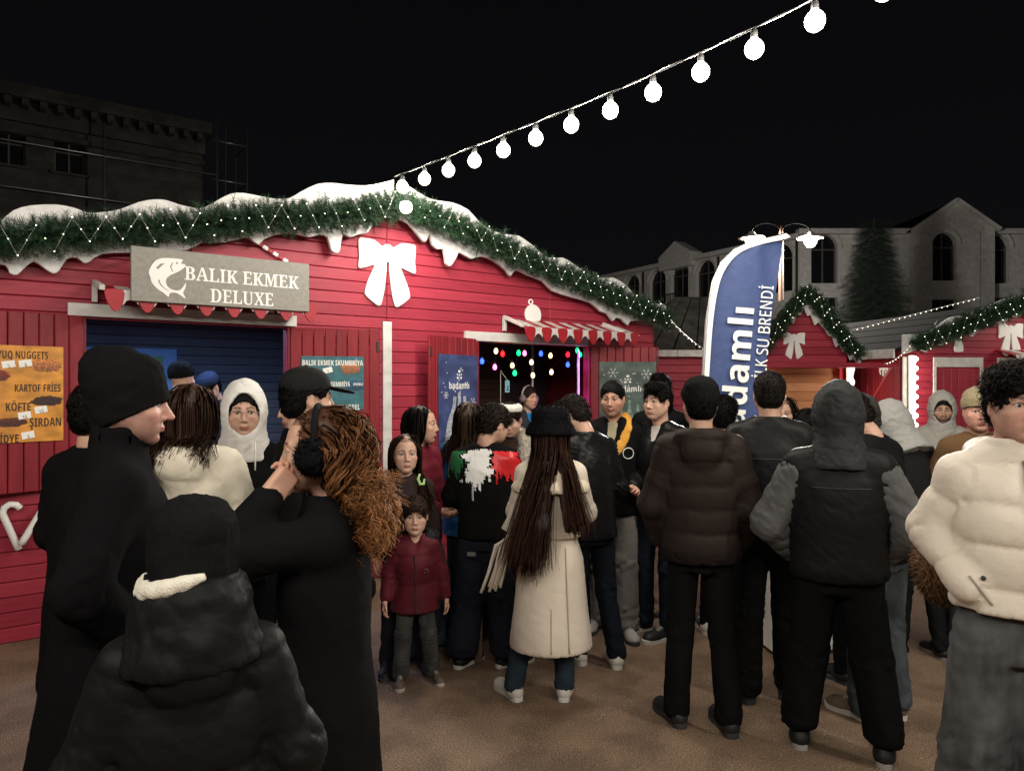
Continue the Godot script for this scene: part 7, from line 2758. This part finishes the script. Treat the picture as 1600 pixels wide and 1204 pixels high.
	P.satin = person({"label": "bare-headed man from behind in a black satin jacket and black trousers", "x": 1.40, "z": -4.0, "yaw": 170, "h": 1.765, "w": 1.0, "fine": false, "hyaw": -0.12, "pitch": 0.06, "hair": {"style": "crop", "c": Color(0.012, 0.010, 0.009)}, "al": "belly", "ar": "belly",
		"top": {"c": lin(0.012, 0.012, 0.012), "rough": 0.45, "hem": 0.90, "t": 0.045, "band": lin(0.008, 0.008, 0.008), "fold": 0.0060, "collar": 0.03, "kind": "crush", "cm": 0.08}, "legs": {"c": lin(0.006, 0.006, 0.006), "t": 0.018, "knee": 0.072, "ankle": 0.074, "fold": 0.0072}, "shoes": {"c": lin(0.016, 0.016, 0.016), "sole": lin(0.03, 0.03, 0.03)}, "feet": [[0.13, -0.04, 0.3], [-0.11, 0.03, -0.75]]})
	P.small_dark = person({"label": "person with dark hair just visible between the beanie and the satin jacket", "x": 1.45, "z": -5.05, "yaw": 170, "h": 1.60, "coarse": 1.4, "fine": false, "face": "woman", "hair": {"style": "mop", "c": dark}, "top": {"c": black}, "legs": {"c": black}, "shoes": {"c": lin(0.45, 0.42, 0.38), "sole": lin(0.5, 0.48, 0.43)}})
	P.peek_woman = person({"label": "woman with long dark hair peeking out beside the ear of the satin jacket man", "x": 2.23, "z": -6.0, "yaw": -28, "h": 1.60, "face": "woman", "coarse": 1.4, "pitch": 0.15, "hair": {"style": "", "c": dark}, "top": {"c": lin(0.02, 0.018, 0.02)}, "legs": {"c": black}, "shoes": black_shoe})
	P.peek_child = person({"label": "child with dark fringe and white collar looking down between the two jackets", "x": 2.16, "z": -5.45, "yaw": 20, "h": 1.52, "hs": 0.96, "face": "woman", "coarse": 1.4, "pitch": 0.25, "hair": {"style": "fringe", "c": dark}, "shirt": lin(0.6, 0.58, 0.55), "top": {"c": lin(0.02, 0.02, 0.02), "open": 0.12}, "legs": {"c": black}, "shoes": white_shoe})
	P.varsity = person({"label": "man with his hood up from behind, black satin body and grey sleeves, cuffed joggers", "x": 1.50, "z": -3.38, "yaw": 160, "h": 1.665, "w": 1.12, "fine": false, "pitch": 0.08, "hat": {"style": "hood", "c": lin(0.024, 0.026, 0.026), "open": true, "amp": 0.004, "rough": 0.6, "loose": 0.006}, "al": [[0.315, 1.12, 0.0], [0.19, 0.95, 0.18]], "ar": [[0.315, 1.12, 0.0], [0.19, 0.95, 0.18]], "hl": "none", "hr": "none",
		"top": {"c": lin(0.009, 0.009, 0.009), "rough": 0.5, "hem": 0.905, "t": 0.045, "fold": 0.0060, "kind": "crush", "band": lin(0.008, 0.008, 0.008), "cm": 0.08, "cell": 0.011}, "legs": {"c": lin(0.006, 0.006, 0.006), "t": 0.025, "knee": 0.078, "ankle": 0.070, "cut": 0.14, "cuff": true, "fold": 0.0060}, "shoes": {"c": lin(0.009, 0.009, 0.009), "sole": lin(0.28, 0.27, 0.26), "size": 1.02}, "feet": [[0.165, 0.06, 0.05], [-0.19, 0.0, -0.15]]})
	P.hood_dark = person({"label": "person in a loose dark grey hood behind the hooded varsity jacket", "x": 2.0, "z": -4.25, "yaw": -165, "h": 1.60, "w": 1.0, "fine": false, "coarse": 1.2, "hat": {"style": "hood", "c": lin(0.03, 0.03, 0.028), "rough": 0.7}, "al": "front", "ar": "front", "top": {"c": lin(0.02, 0.02, 0.019), "t": 0.04}, "legs": {"c": black}, "shoes": black_shoe})
	P.jeans = person({"label": "dark-haired man in black with grey jeans and brown and white sneakers bowing left", "x": 1.90, "z": -3.78, "yaw": -142, "h": 1.69, "w": 1.04, "fine": false, "hyaw": 0.3, "pitch": 0.45, "lean": 0.12, "hair": {"style": "crop", "c": Color(0.013, 0.010, 0.009), "amp": 0.008}, "al": "front", "ar": [[0.26, 1.16, 0.05], [0.14, 1.05, 0.26]],
		"top": {"c": lin(0.008, 0.008, 0.008), "t": 0.035, "hem": 0.84, "fold": 0.0054}, "legs": {"c": lin(0.08, 0.095, 0.105), "fade": true, "t": 0.02, "knee": 0.075, "ankle": 0.075, "fold": 0.0072}, "shoes": {"c": lin(0.16, 0.11, 0.075), "sole": lin(0.6, 0.57, 0.50)}, "feet": [[0.10, 0.04, -0.1], [-0.06, -0.03, -0.2]]})
	P.greyhood = person({"label": "stooping person in a pale grey hood with printed cream sleeve and green track trousers", "x": 2.57, "z": -4.60, "yaw": -160, "h": 1.60, "fine": false, "pitch": 0.35, "lean": 0.28, "hat": {"style": "hood", "c": lin(0.25, 0.25, 0.235), "kind": "fleece", "loose": 0.008}, "al": "front", "ar": [[0.26, 1.14, 0.02], [0.14, 1.0, 0.22]], "top": {"c": lin(0.012, 0.012, 0.012), "t": 0.035, "hem": 0.84}, "legs": {"c": lin(0.010, 0.011, 0.012), "t": 0.012, "knee": 0.066, "ankle": 0.062}, "shoes": {"c": lin(0.009, 0.009, 0.009), "sole": lin(0.20, 0.19, 0.18)}, "feet": [[0.10, 0.10, 0.5], [-0.10, -0.05, -0.3]]})
	P.parka = person({"label": "bearded man in a pale grey hooded parka standing before the closed double door", "x": 3.80, "z": -6.5, "yaw": -24, "h": 1.60, "coarse": 1.2, "beard": 0.95, "brow": 0.006, "skin": Color(0.40, 0.23, 0.16), "pitch": 0.08, "hat": {"style": "hood", "c": lin(0.33, 0.32, 0.29), "kind": "fleece", "loose": 0.004}, "hair": {"style": "crop", "c": dark}, "al": "front", "ar": "front", "top": {"c": lin(0.30, 0.29, 0.26), "t": 0.045, "hem": 0.7, "fold": 0.0048}, "legs": {"c": black}, "shoes": black_shoe})
	P.olive = person({"label": "man in an olive knit beanie partly hidden behind the cream quilted jacket", "x": 2.84, "z": -4.48, "yaw": -22, "h": 1.655, "beard": 0.2, "brow": 0.006, "skin": Color(0.46, 0.24, 0.18), "hat": {"style": "beanie", "c": lin(0.24, 0.20, 0.12), "ribs": 40.0, "tall": 0.012}, "al": "pocket", "ar": "pocket", "hl": "none", "hr": "none", "top": {"c": lin(0.10, 0.055, 0.025), "t": 0.04, "kind": "fleece", "fold": 0.0072}, "legs": {"c": lin(0.03, 0.03, 0.03)}, "shoes": black_shoe})
	details_before(P)
	var t := Time.get_ticks_msec()
	run_jobs(JOBS)
	print("figures meshed in ", Time.get_ticks_msec() - t)
	for k in P:
		finish(P[k])
	commit_jobs()
	details_after(P)

func glasses(pp: Dictionary) -> void:
	var st := newst()
	for s in [-1.0, 1.0]:
		var line := PackedVector3Array()
		var rr := PackedFloat32Array()
		for k in 21:
			var a := TAU * k / 20
			line.append(Vector3(s * 0.034 + cos(a) * 0.025, -0.003 + sin(a) * 0.022, 0.103 - 0.012 * absf(cos(a) * 0.5 + 0.5 * s) * 0.5))
			rr.append(0.0011)
		tube(st, line, rr, 5)
		tube(st, PackedVector3Array([Vector3(s * 0.058, 0.002, 0.098), Vector3(s * 0.076, 0.004, 0.05), Vector3(s * 0.08, 0.006, 0.0)]), PackedFloat32Array([0.0011, 0.0011, 0.0011]), 5)
	tube(st, PackedVector3Array([Vector3(-0.010, 0.002, 0.104), Vector3(0, 0.005, 0.106), Vector3(0.010, 0.002, 0.104)]), PackedFloat32Array([0.0011, 0.0011, 0.0011]), 5)
	mi("glasses", done(st), M.metal_grey, pp.root, pp.K.H)

func details_before(P: Dictionary) -> void:
	var fz := fold_warp(77, 0.004)
	# bucket hat of the woman in the cream coat
	P.hat.bucket = extra(P.hat, "bucket_hat", [stack([[-0.012, 0.132, 0.142], [0.004, 0.136, 0.146], [0.03, 0.122, 0.132], [0.05, 0.108, 0.120], [0.10, 0.101, 0.113], [0.125, 0.088, 0.10], [0.14, 0.05, 0.06]], 0.01, Transform3D(Basis(Vector3.RIGHT, -0.10), Vector3(0, 0, -0.01)))], 0.007, cloth(lin(0.008, 0.008, 0.009), 0.95, "fleece", 0.1, 0.3), fz, true)
	# broad collar and belt of her coat
	var K: Dictionary = P.hat.K
	var s: float = K.s
	extra(P.hat, "shawl_collar", [stack([[1.30 * s, 0.245 * s, 0.175 * s, 0, -0.012], [1.345 * s, 0.235 * s, 0.165 * s, 0, -0.014], [1.41 * s, 0.165 * s, 0.130 * s, 0, -0.014], [1.475 * s, 0.10 * s, 0.10 * s, 0, -0.012], [1.50 * s, 0.085 * s, 0.088 * s, 0, -0.010]], 0.02, K.T), block(Vector3(0, 1.4 * s, 0.22), Vector3(0.055, 0.25, 0.14), 0.0, 0.02, 1)], 0.010, cloth(lin(0.58, 0.50, 0.39), 0.95, "fleece", 0.1, 0.5), fold_warp(78, 0.005), false)
	extra(P.hat, "belt", [stack([[1.015 * s, 0.186 * s, 0.140 * s], [1.03 * s, 0.1885 * s, 0.1425 * s], [1.055 * s, 0.188 * s, 0.142 * s], [1.07 * s, 0.185 * s, 0.139 * s]], 0.004, K.T)], 0.008, cloth(lin(0.58, 0.50, 0.39), 0.9, "fleece", 0.1, 0.4))
	# ear muffs
	for k in ["curly", "muffs"]:
		for sg in [-1.0, 1.0]:
			var r := 0.052 if k == "curly" else 0.045
			P[k]["muff%d" % int(sg)] = extra(P[k], "ear_muff", [blob(Vector3(sg * 0.094, -0.012, -0.004), Vector3(0.026, r, r))], 0.005, cloth(lin(0.008, 0.008, 0.009) if k == "curly" else lin(0.30, 0.24, 0.25), 0.95, "fleece", 0.12, 0.3), fz, true)
	# knitted headband and fur collar
	extra(P.fur, "headband", [stack([[0.045, 0.086, 0.106], [0.07, 0.088, 0.108], [0.10, 0.074, 0.088]], 0.006, Transform3D(Basis(Vector3.RIGHT, -0.3), Vector3(0, 0.012, -0.008))), blob(Vector3(0, 0.02, 0.06), Vector3(0.09, 0.035, 0.08), 0.004, 1)], 0.006, cloth(lin(0.62, 0.58, 0.52), 0.95, "rib", 0.15, 0.3), fz, true)
	K = P.fur.K
	P.fur.furcollar = extra(P.fur, "fur_collar", [cone(Vector3(0.13, 1.46, 0.02) * K.s, Vector3(0.15, 1.30, 0.12) * K.s, 0.06, 0.075), cone(Vector3(0.13, 1.46, 0.02) * K.s, Vector3(0.0, 1.49, -0.11) * K.s, 0.06, 0.06), cone(Vector3(-0.13, 1.46, 0.02) * K.s, Vector3(0.0, 1.49, -0.11) * K.s, 0.05, 0.06)], 0.010, cloth(lin(0.66, 0.60, 0.50), 0.95, "fleece", 0.2, 0.4), fz)
	# solid mass under long hair
	for q in [["cream", 0.14], ["girl", 0.36], ["burgundy", 0.30], ["bluecoat", 0.22], ["bob", 0.10], ["peek_woman", 0.28], ["curly", 0.10]]:
		var pp: Dictionary = P[q[0]]
		var H: Transform3D = pp.K.H
		var pr := [blob(H * Vector3(0, 0.034, -0.022), Vector3(0.076, 0.089, 0.093) * pp.K.hs, 0.03)]
		var rt := 0.052 if q[0] != "curly" else 0.07
		pr.append(cone(H * Vector3(0, -0.01, -0.055), H * Vector3(0, -0.06, -0.075) - Vector3(0, q[1] * 0.5, 0), rt + 0.014, rt, 0.05))
		pr.append(blob(H * Vector3(0, -0.055, 0.088), Vector3(0.072, 0.115, 0.085) * pp.K.hs, 0.01, 1))
		var c: Color = pp.sp.hair.c
		extra(pp, "hair", pr, 0.009, mat(c.linear_to_srgb(), 0.5), fold_warp(81, 0.006, 40.0, 8.0))
	K = P.hat.K
	var H2: Transform3D = K.H
	extra(P.hat, "hair", [cone(H2 * Vector3(0.0, -0.03, -0.06), Vector3(0.05, 1.12, -0.185) * Vector3(1, s, 1), 0.050, 0.040, 0.04), cone(Vector3(0.05, 1.12 * s, -0.185), Vector3(0.10, 0.92 * s, -0.185), 0.038, 0.012, 0.04), cone(H2 * Vector3(-0.04, -0.05, -0.06), Vector3(-0.085, 1.1 * s, -0.185), 0.030, 0.022, 0.02)], 0.009, mat(lin(0.010, 0.005, 0.004), 0.7), fold_warp(82, 0.006, 40.0, 6.0))
	# white fleece turned out at the boy's hood
	K = P.boy.K
	s = K.s
	extra(P.boy, "hood", [stack(scaled([[1.42, 0.19, 0.17, 0, -0.03], [1.50, 0.165, 0.155, 0, -0.03], [1.60, 0.140, 0.135, 0, -0.025], [1.655, 0.118, 0.118, 0, -0.02]], s, K.w), 0.02, K.T), stack(scaled([[1.56, 0.09, 0.09, 0, -0.0], [1.70, 0.112, 0.115, 0, 0.0]], s, K.w), 0.02, K.T, 1), block(Vector3(0, 1.6 * s, 0.2), Vector3(0.06, 0.2, 0.14), 0.0, 0.03, 1)], 0.010, cloth(lin(0.006, 0.006, 0.006), 0.55, "crush", 0.1, 0.0), fold_warp(79, 0.008, 8.0, 12.0))
	var rim := []
	for i in 7:
		var a0 := lerpf(-0.55, 1.75, i / 7.0)
		var a1 := lerpf(-0.55, 1.75, (i + 1) / 7.0)
		rim.append(cone(K.T * (Vector3(cos(a0) * 0.114, 1.652 - 0.035 * cos(a0), -0.022 - sin(a0) * 0.112) * s), K.T * (Vector3(cos(a1) * 0.114, 1.652 - 0.035 * cos(a1), -0.022 - sin(a1) * 0.112) * s), 0.021 * (1.0 - i / 14.0), 0.021 * (1.0 - (i + 1) / 14.0), 0.02))
	extra(P.boy, "hood_lining", rim, 0.006, cloth(lin(0.58, 0.55, 0.46), 0.95, "fleece", 0.2, 0.4), fold_warp(97, 0.003))
	# yellow lining of the smiling man's hood
	K = P.smile.K
	s = K.s
	var lap := []
	for q in [[Vector3(0.080, 1.53, -0.03), Vector3(0.115, 1.43, 0.075), 0.040], [Vector3(0.112, 1.43, 0.075), Vector3(0.045, 1.27, 0.150), 0.034]]:
		var y: Vector3 = (q[1] - q[0]).normalized()
		var o: Vector3 = Vector3(q[1].x * 0.8, 0.25, 0.6).normalized()
		var xx := y.cross(o).normalized()
		lap.append(blob((q[0] + q[1]) * 0.5 * s, Vector3(q[2], q[0].distance_to(q[1]) * 0.62, 0.014), 0.015, 0, Basis(xx, y, xx.cross(y))))
	extra(P.smile, "hood_lining", lap, 0.0065, cloth(lin(0.55, 0.27, 0.045), 0.8, "weave", 0.05, 0.2), fold_warp(96, 0.004, 20.0))
	# the kid's black hood lying on the shoulders
	K = P.kid.K
	s = K.s
	extra(P.kid, "hood", [blob(Vector3(0.03, 1.49 * s, -0.055), Vector3(0.150, 0.07, 0.10) * (s + 0.16), 0.02), blob(Vector3(0.085, 1.47 * s, -0.02), Vector3(0.075, 0.05, 0.07) * (s + 0.2), 0.03), blob(Vector3(0.0, 1.56 * s, 0.0), Vector3(0.09, 0.07, 0.085) * (s + 0.16), 0.01, 1)], 0.008, cloth(lin(0.012, 0.012, 0.013), 0.6, "crush", 0.1, 0.1), fz)
	# grey sleeves over the varsity jacket, cream sleeve of the stooping one
	for q in [["varsity", lin(0.085, 0.085, 0.085), [0, 1], 0.042], ["greyhood", lin(0.42, 0.39, 0.33), [1, 0], 0.034]]:
		var k2: Dictionary = P[q[0]].K
		var m: float = (k2.s + k2.w) * 0.5
		for i in q[2]:
			var pr := []
			var a: Vector3 = k2.S[i].lerp(k2.E[i], 0.10)
			limb(pr, a, k2.E[i], k2.E[i].lerp(k2.W[i], 0.95), (0.052 + q[3]) * m, (0.044 + q[3] * 0.95) * m, (0.036 + q[3] * 0.8) * m, 0.03)
			pr.append(block(k2.T * Vector3(0, 1.35 * k2.s, 0), Vector3(0.150 * k2.w, 0.4, 0.4), 0.0, 0.01, 1, k2.T.basis))
			extra(P[q[0]], "sleeve", pr, 0.012, cloth(q[1], 0.9, "weave", 0.08, 0.2), fold_warp(90 + i, 0.005))

func details_after(P: Dictionary) -> void:
	var g := RandomNumberGenerator.new()
	g.seed = 99
	glasses(P.whitehood)
	var H: Transform3D = P.whitehood.K.H
	mi("cord", tube_mesh([H * Vector3(0.05, -0.13, 0.10), H * Vector3(0.052, -0.18, 0.135), H * Vector3(0.05, -0.27, 0.145)], 0.0035, 6), M.letter_white, P.whitehood.root)
	# hair
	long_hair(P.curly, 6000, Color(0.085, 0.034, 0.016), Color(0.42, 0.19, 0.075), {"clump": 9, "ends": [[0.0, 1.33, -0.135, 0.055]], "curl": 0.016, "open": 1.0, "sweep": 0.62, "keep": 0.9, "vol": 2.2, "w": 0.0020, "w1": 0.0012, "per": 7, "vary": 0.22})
	long_hair(P.hat, 4000, Color(0.030, 0.015, 0.011), Color(0.060, 0.030, 0.020), {"ends": [[0.115, 0.80, -0.225, 0.045], [-0.10, 0.97, -0.215, 0.025]], "open": 1.75, "keep": 0.5, "top": 0.5, "split": -0.045, "clump": 2, "vary": 0.16, "w": 0.0032, "w1": 0.0014, "per": 4})
	long_hair(P.girl, 1700, Color(0.030, 0.016, 0.010), Color(0.060, 0.032, 0.020), {"ends": [[0.085, 1.0, 0.08, 0.03], [-0.10, 1.02, 0.06, 0.025]], "open": 1.1, "keep": 0.25, "w": 0.0034, "per": 3})
	long_hair(P.burgundy, 1500, Color(0.008, 0.006, 0.006), Color(0.012, 0.009, 0.008), {"ends": [[0.0, 1.16, -0.10, 0.05]], "open": 1.0, "keep": 0.8, "w": 0.0036})
	long_hair(P.cream, 1800, Color(0.035, 0.018, 0.011), Color(0.05, 0.026, 0.016), {"ends": [[0.02, 1.42, -0.15, 0.03]], "open": 1.1, "keep": 0.9, "w": 0.003})
	long_hair(P.bluecoat, 1000, Color(0.035, 0.019, 0.012), Color(0.05, 0.028, 0.018), {"ends": [[0.0, 1.20, -0.12, 0.05]], "open": 1.0, "keep": 0.9, "w": 0.0036})
	long_hair(P.bob, 1200, Color(0.008, 0.007, 0.007), Color(0.012, 0.010, 0.010), {"ends": [[0.0, 1.34, -0.06, 0.03]], "open": 0.9, "keep": 1.0, "vol": 1.6, "w": 0.003})
	long_hair(P.peek_woman, 400, Color(0.012, 0.009, 0.008), Color(0.02, 0.012, 0.010), {"ends": [[0.0, 1.12, 0.02, 0.05]], "open": 0.8, "keep": 1.0, "w": 0.006})
	# fluffy hats and muffs
	for q in [[P.hat, P.hat.bucket, Color(0.010, 0.010, 0.011), 0.012], [P.curly, P.curly["muff1"], Color(0.009, 0.009, 0.010), 0.012], [P.curly, P.curly["muff-1"], Color(0.009, 0.009, 0.010), 0.012], [P.muffs, P.muffs["muff1"], Color(0.30, 0.24, 0.25), 0.01], [P.muffs, P.muffs["muff-1"], Color(0.30, 0.24, 0.25), 0.01]]:
		mi("fluff", fuzz(q[1].v, q[1].n, 1, q[3], 0.0022, q[2], g, 2), M.hair, q[0].root, q[0].K.H)
	mi("fluff", fuzz(P.fur.furcollar.v, P.fur.furcollar.n, 1, 0.028, 0.003, Color(0.66, 0.60, 0.50), g, 2), M.hair, P.fur.root)
	for k in ["curly", "muffs"]:
		var arc := []
		for i in 15:
			var a := PI * i / 14.0
			arc.append(Vector3(cos(a) * 0.096, 0.02 + sin(a) * 0.106, -0.008))
		mi("ear_muff_band", tube_mesh(arc, 0.009 if k == "curly" else 0.012, 8), cloth(lin(0.009, 0.009, 0.01) if k == "curly" else lin(0.30, 0.24, 0.25)), P[k].root, P[k].K.H)
	# green hair clip
	var st := newst()
	H = P.girl.K.H
	tube(st, PackedVector3Array([Vector3(0, 0.03, 0), Vector3(-0.012, 0.0, 0.006), Vector3(0.0, -0.03, 0.01), Vector3(0.022, -0.03, 0.008), Vector3(0.026, 0.0, 0.004)]), PackedFloat32Array([0.006, 0.009, 0.010, 0.009, 0.005]), 8)
	mi("hair_clip", done(st), mat(lin(0.33, 0.50, 0.20), 0.35), P.girl.root, Transform3D(Basis.IDENTITY, H * Vector3(0.085, -0.16, 0.055)))
	# paint on the sweater: glossy drips that follow the cloth of the back
	var top: Dictionary = P.paint.top
	var nz := noise_of(61)
	var s: float = P.paint.K.s
	for z in [[0.13, 0.235, lin(0.02, 0.12, 0.045), "green_splash", 1.335], [-0.045, 0.105, lin(0.72, 0.72, 0.70), "white_splash", 1.275], [-0.215, -0.065, lin(0.60, 0.022, 0.028), "red_splash", 1.30]]:
		var V := PackedVector3Array()
		var N := PackedVector3Array()
		var I := PackedInt32Array()
		var pick := {}
		var sv: PackedVector3Array = top.v
		var sn: PackedVector3Array = top.n
		var si: PackedInt32Array = top.i
		for q in range(0, si.size(), 3):
			var c := (sv[si[q]] + sv[si[q + 1]] + sv[si[q + 2]]) / 3.0
			var wob := nz.get_noise_3d(c.x * 22, c.y * 3, 0) * 0.10 + nz.get_noise_3d(c.x * 60, c.y * 4, 5) * 0.05
			var edge: float = nz.get_noise_3d(c.y * 30, 3, c.x * 8) * 0.06
			if c.x > z[0] + edge and c.x < z[1] + edge and c.y > (z[4] - 0.02) * s + wob * 1.3 and c.y < 1.475 * s - absf(c.x) * 0.1 and c.z < 0.03:
				for e in 3:
					var id: int = si[q + e]
					if not pick.has(id):
						pick[id] = V.size()
						V.append(sv[id] + sn[id] * 0.0035)
						N.append(sn[id])
					I.append(pick[id])
		if V.size() > 0:
			var m := ArrayMesh.new()
			m.add_surface_from_arrays(Mesh.PRIMITIVE_TRIANGLES, arrays_of(V, I, N))
			mi(z[3], m, mat(z[2], 0.3, "crush", Vector3.ONE * 4, 0.25), P.paint.root)
	st = newst()
	bevel_box(st, Vector3(0.06, 0.80, -0.195) * s, Vector3(0.05, 0.024, 0.004))
	mi("pocket_badge", done(st), M.metal_grey, P.paint.root)
	# zip and logo on the cream jacket
	var K: Dictionary = P.puffer.K
	s = K.s
	var line := []
	for i in 17:
		line.append(on_front(P.puffer, 0.004 * sin(i * 1.3), lerpf(0.965, 1.46, i / 16.0) * s, 0.002))
	mi("zip", tube_mesh(line, 0.006, 6), mat(lin(0.22, 0.19, 0.15), 0.4), P.puffer.root)
	mi("chest_badge", box_mesh(Vector3(0.022, 0.03, 0.004), 0.001), mat(lin(0.75, 0.75, 0.75), 0.3), P.puffer.root, Transform3D(Basis(Vector3.UP, 0.3), on_front(P.puffer, 0.115, 1.27 * s)))
	mi("pocket_stud", ball(0.008, 10), M.metal_dark, P.puffer.root, Transform3D(Basis.IDENTITY, on_front(P.puffer, -0.125, 1.085 * s)))
	st = newst()
	var slit := []
	for i in 6:
		slit.append(on_front(P.puffer, lerpf(-0.165, -0.10, i / 5.0), lerpf(1.09, 1.0, i / 5.0) * s, 0.001))
	mi("pocket_seam", tube_mesh(slit, 0.004, 5), mat(lin(0.35, 0.31, 0.26), 0.6), P.puffer.root)
	# vent and pleat down the back of the long cream coat, seam under the yoke
	K = P.hat.K
	s = K.s
	for x in [0.0, -0.075]:
		var fall := []
		for i in 12:
			fall.append(on_back(P.hat, x * (1.0 + 0.25 * i / 11.0), lerpf(0.97 if x < 0.0 else 0.62, 0.36, i / 11.0) * s, 0.0005))
		mi("pleat", tube_mesh(fall, 0.0032, 5), cloth(lin(0.40, 0.35, 0.28), 0.95, "fleece"), P.hat.root)
	# zip of the little boy's jacket and its dark hem
	K = P.kid.K
	s = K.s
	var zipl := []
	for i in 10:
		zipl.append(on_front(P.kid, 0.002 * sin(i * 2.0), lerpf(0.745, 1.34, i / 9.0) * s, 0.001))
	mi("zip", tube_mesh(zipl, 0.004, 5), M.socket, P.kid.root)
	st = newst()
	var mk := on_front(P.kid, 0.062, 1.19 * s, 0.004)
	for q in [[0.0, 0.0, 0.022, 0.004], [0.008, -0.010, 0.004, 0.018], [-0.010, -0.016, 0.012, 0.004]]:
		bevel_box(st, mk + Vector3(q[0], q[1], 0.0), Vector3(q[2], q[3], 0.003), 0.001)
	mi("chest_mark", done(st), M.metal_grey, P.kid.root)
	# quilting seam and cuff rings on the foremost brown jacket, back yoke seam of the satin one
	for q in [[P.satin, 1.30, 0.13], [P.varsity, 1.32, 0.12]]:
		var seam := []
		for i in 11:
			seam.append(on_back(q[0], lerpf(-q[2], q[2], i / 10.0) * q[0].K.w, q[1] * q[0].K.s, 0.0))
		mi("yoke_seam", tube_mesh(seam, 0.0025, 5), M.socket, q[0].root)
	# round badge of the smiling man
	K = P.smile.K
	st = newst()
	var tm := TorusMesh.new()
	tm.inner_radius = 0.034
	tm.outer_radius = 0.039
	st.append_from(tm, 0, Transform3D(Basis(Vector3.RIGHT, PI / 2), Vector3.ZERO))
	for y in [-0.012, 0.0, 0.012]:
		bevel_box(st, Vector3(0.003 * signf(y), y, 0), Vector3(0.042, 0.005, 0.003), 0.001)
	mi("chest_badge", st.commit(), M.letter_white, P.smile.root, Transform3D(Basis(Vector3.UP, 0.35), on_front(P.smile, 0.115, 1.265 * K.s, 0.006)))
	# green stripe on the track trousers
	K = P.greyhood.K
	for i in 2:
		st = newst()
		var sg := 1.0 if i == 0 else -1.0
		var o := Vector3(sg * 0.066, 0, -0.012)
		tube(st, PackedVector3Array([K.hip[i] + o * 1.25, K.Kn[i] + o, K.F[i] + Vector3(0, 0.12, 0) + o]), PackedFloat32Array([0.022, 0.022, 0.020]), 8)
		mi("stripe", done(st), cloth(lin(0.012, 0.055, 0.05)), P.greyhood.root)
	words(P.greyhood.root, "print", "DC", 0.05, M.letter_black, Vector3.ZERO, 1.0, "bold")
	var pr: Node3D = P.greyhood.root.get_child(P.greyhood.root.get_child_count() - 1)
	pr.transform = Transform3D(Basis(Vector3.UP, PI), K.E[1] + Vector3(-0.01, 0.10, -0.098))
	# scarf fringe hanging from the cream coat's side
	var scarf := thing("scarf", "cream fringed scarf end hanging at the left side of the long cream coat", "scarf", at(0.005, 0.98, -3.93, 0.2))
	for i in 9:
		var x := -0.018 * i * 0.55
		var w := g.randf_range(-0.02, 0.02)
		mi("fringe", tube_mesh([Vector3(0.02 - i * 0.008, 0.0 - i * 0.012, 0.004 * i), Vector3(-0.01 - i * 0.011 + w * 0.3, -0.12, 0.005 * i), Vector3(-0.05 - i * 0.010 + w, -0.24 - 0.01 * (i % 3), 0.004 * i), Vector3(-0.075 - i * 0.012 + w, -0.34 - 0.014 * (i % 3), 0.004 * i)], 0.008, 6), cloth(lin(0.58, 0.52, 0.43), 0.9, "fleece"), scarf)
	st = newst()
	tube(st, PackedVector3Array([Vector3(0.10, 0.10, 0.0), Vector3(0.03, 0.03, 0.015), Vector3(-0.03, -0.06, 0.02)]), PackedFloat32Array([0.05, 0.05, 0.045]), 10)
	mi("wool", done(st), cloth(lin(0.58, 0.52, 0.43), 0.9, "fleece", 0.15), scarf)
	# brown fur bag hanging by the cream quilted jacket
	var bag := thing("fur_bag", "brown shaggy fur bag hanging beside the cream quilted jacket's pocket", "bag", at(1.55, 1.05, -2.68))
	var j := {"prims": [blob(Vector3(0, 0, 0), Vector3(0.075, 0.11, 0.06)), blob(Vector3(0.02, -0.06, 0), Vector3(0.06, 0.08, 0.05), 0.03)], "cell": 0.009}
	run_job(j)
	mi("pouch", mesh_of(j), cloth(lin(0.24, 0.14, 0.07), 0.95, "fleece", 0.2), bag)
	mi("fur", fuzz(j.v, j.n, 1, 0.03, 0.003, Color(0.30, 0.18, 0.095), g, 3), M.hair, bag)
	mi("strap", tube_mesh([Vector3(0, 0.10, 0), Vector3(0.05, 0.25, 0.0), Vector3(0.12, 0.40, -0.04)], 0.006, 6), M.metal_dark, bag)
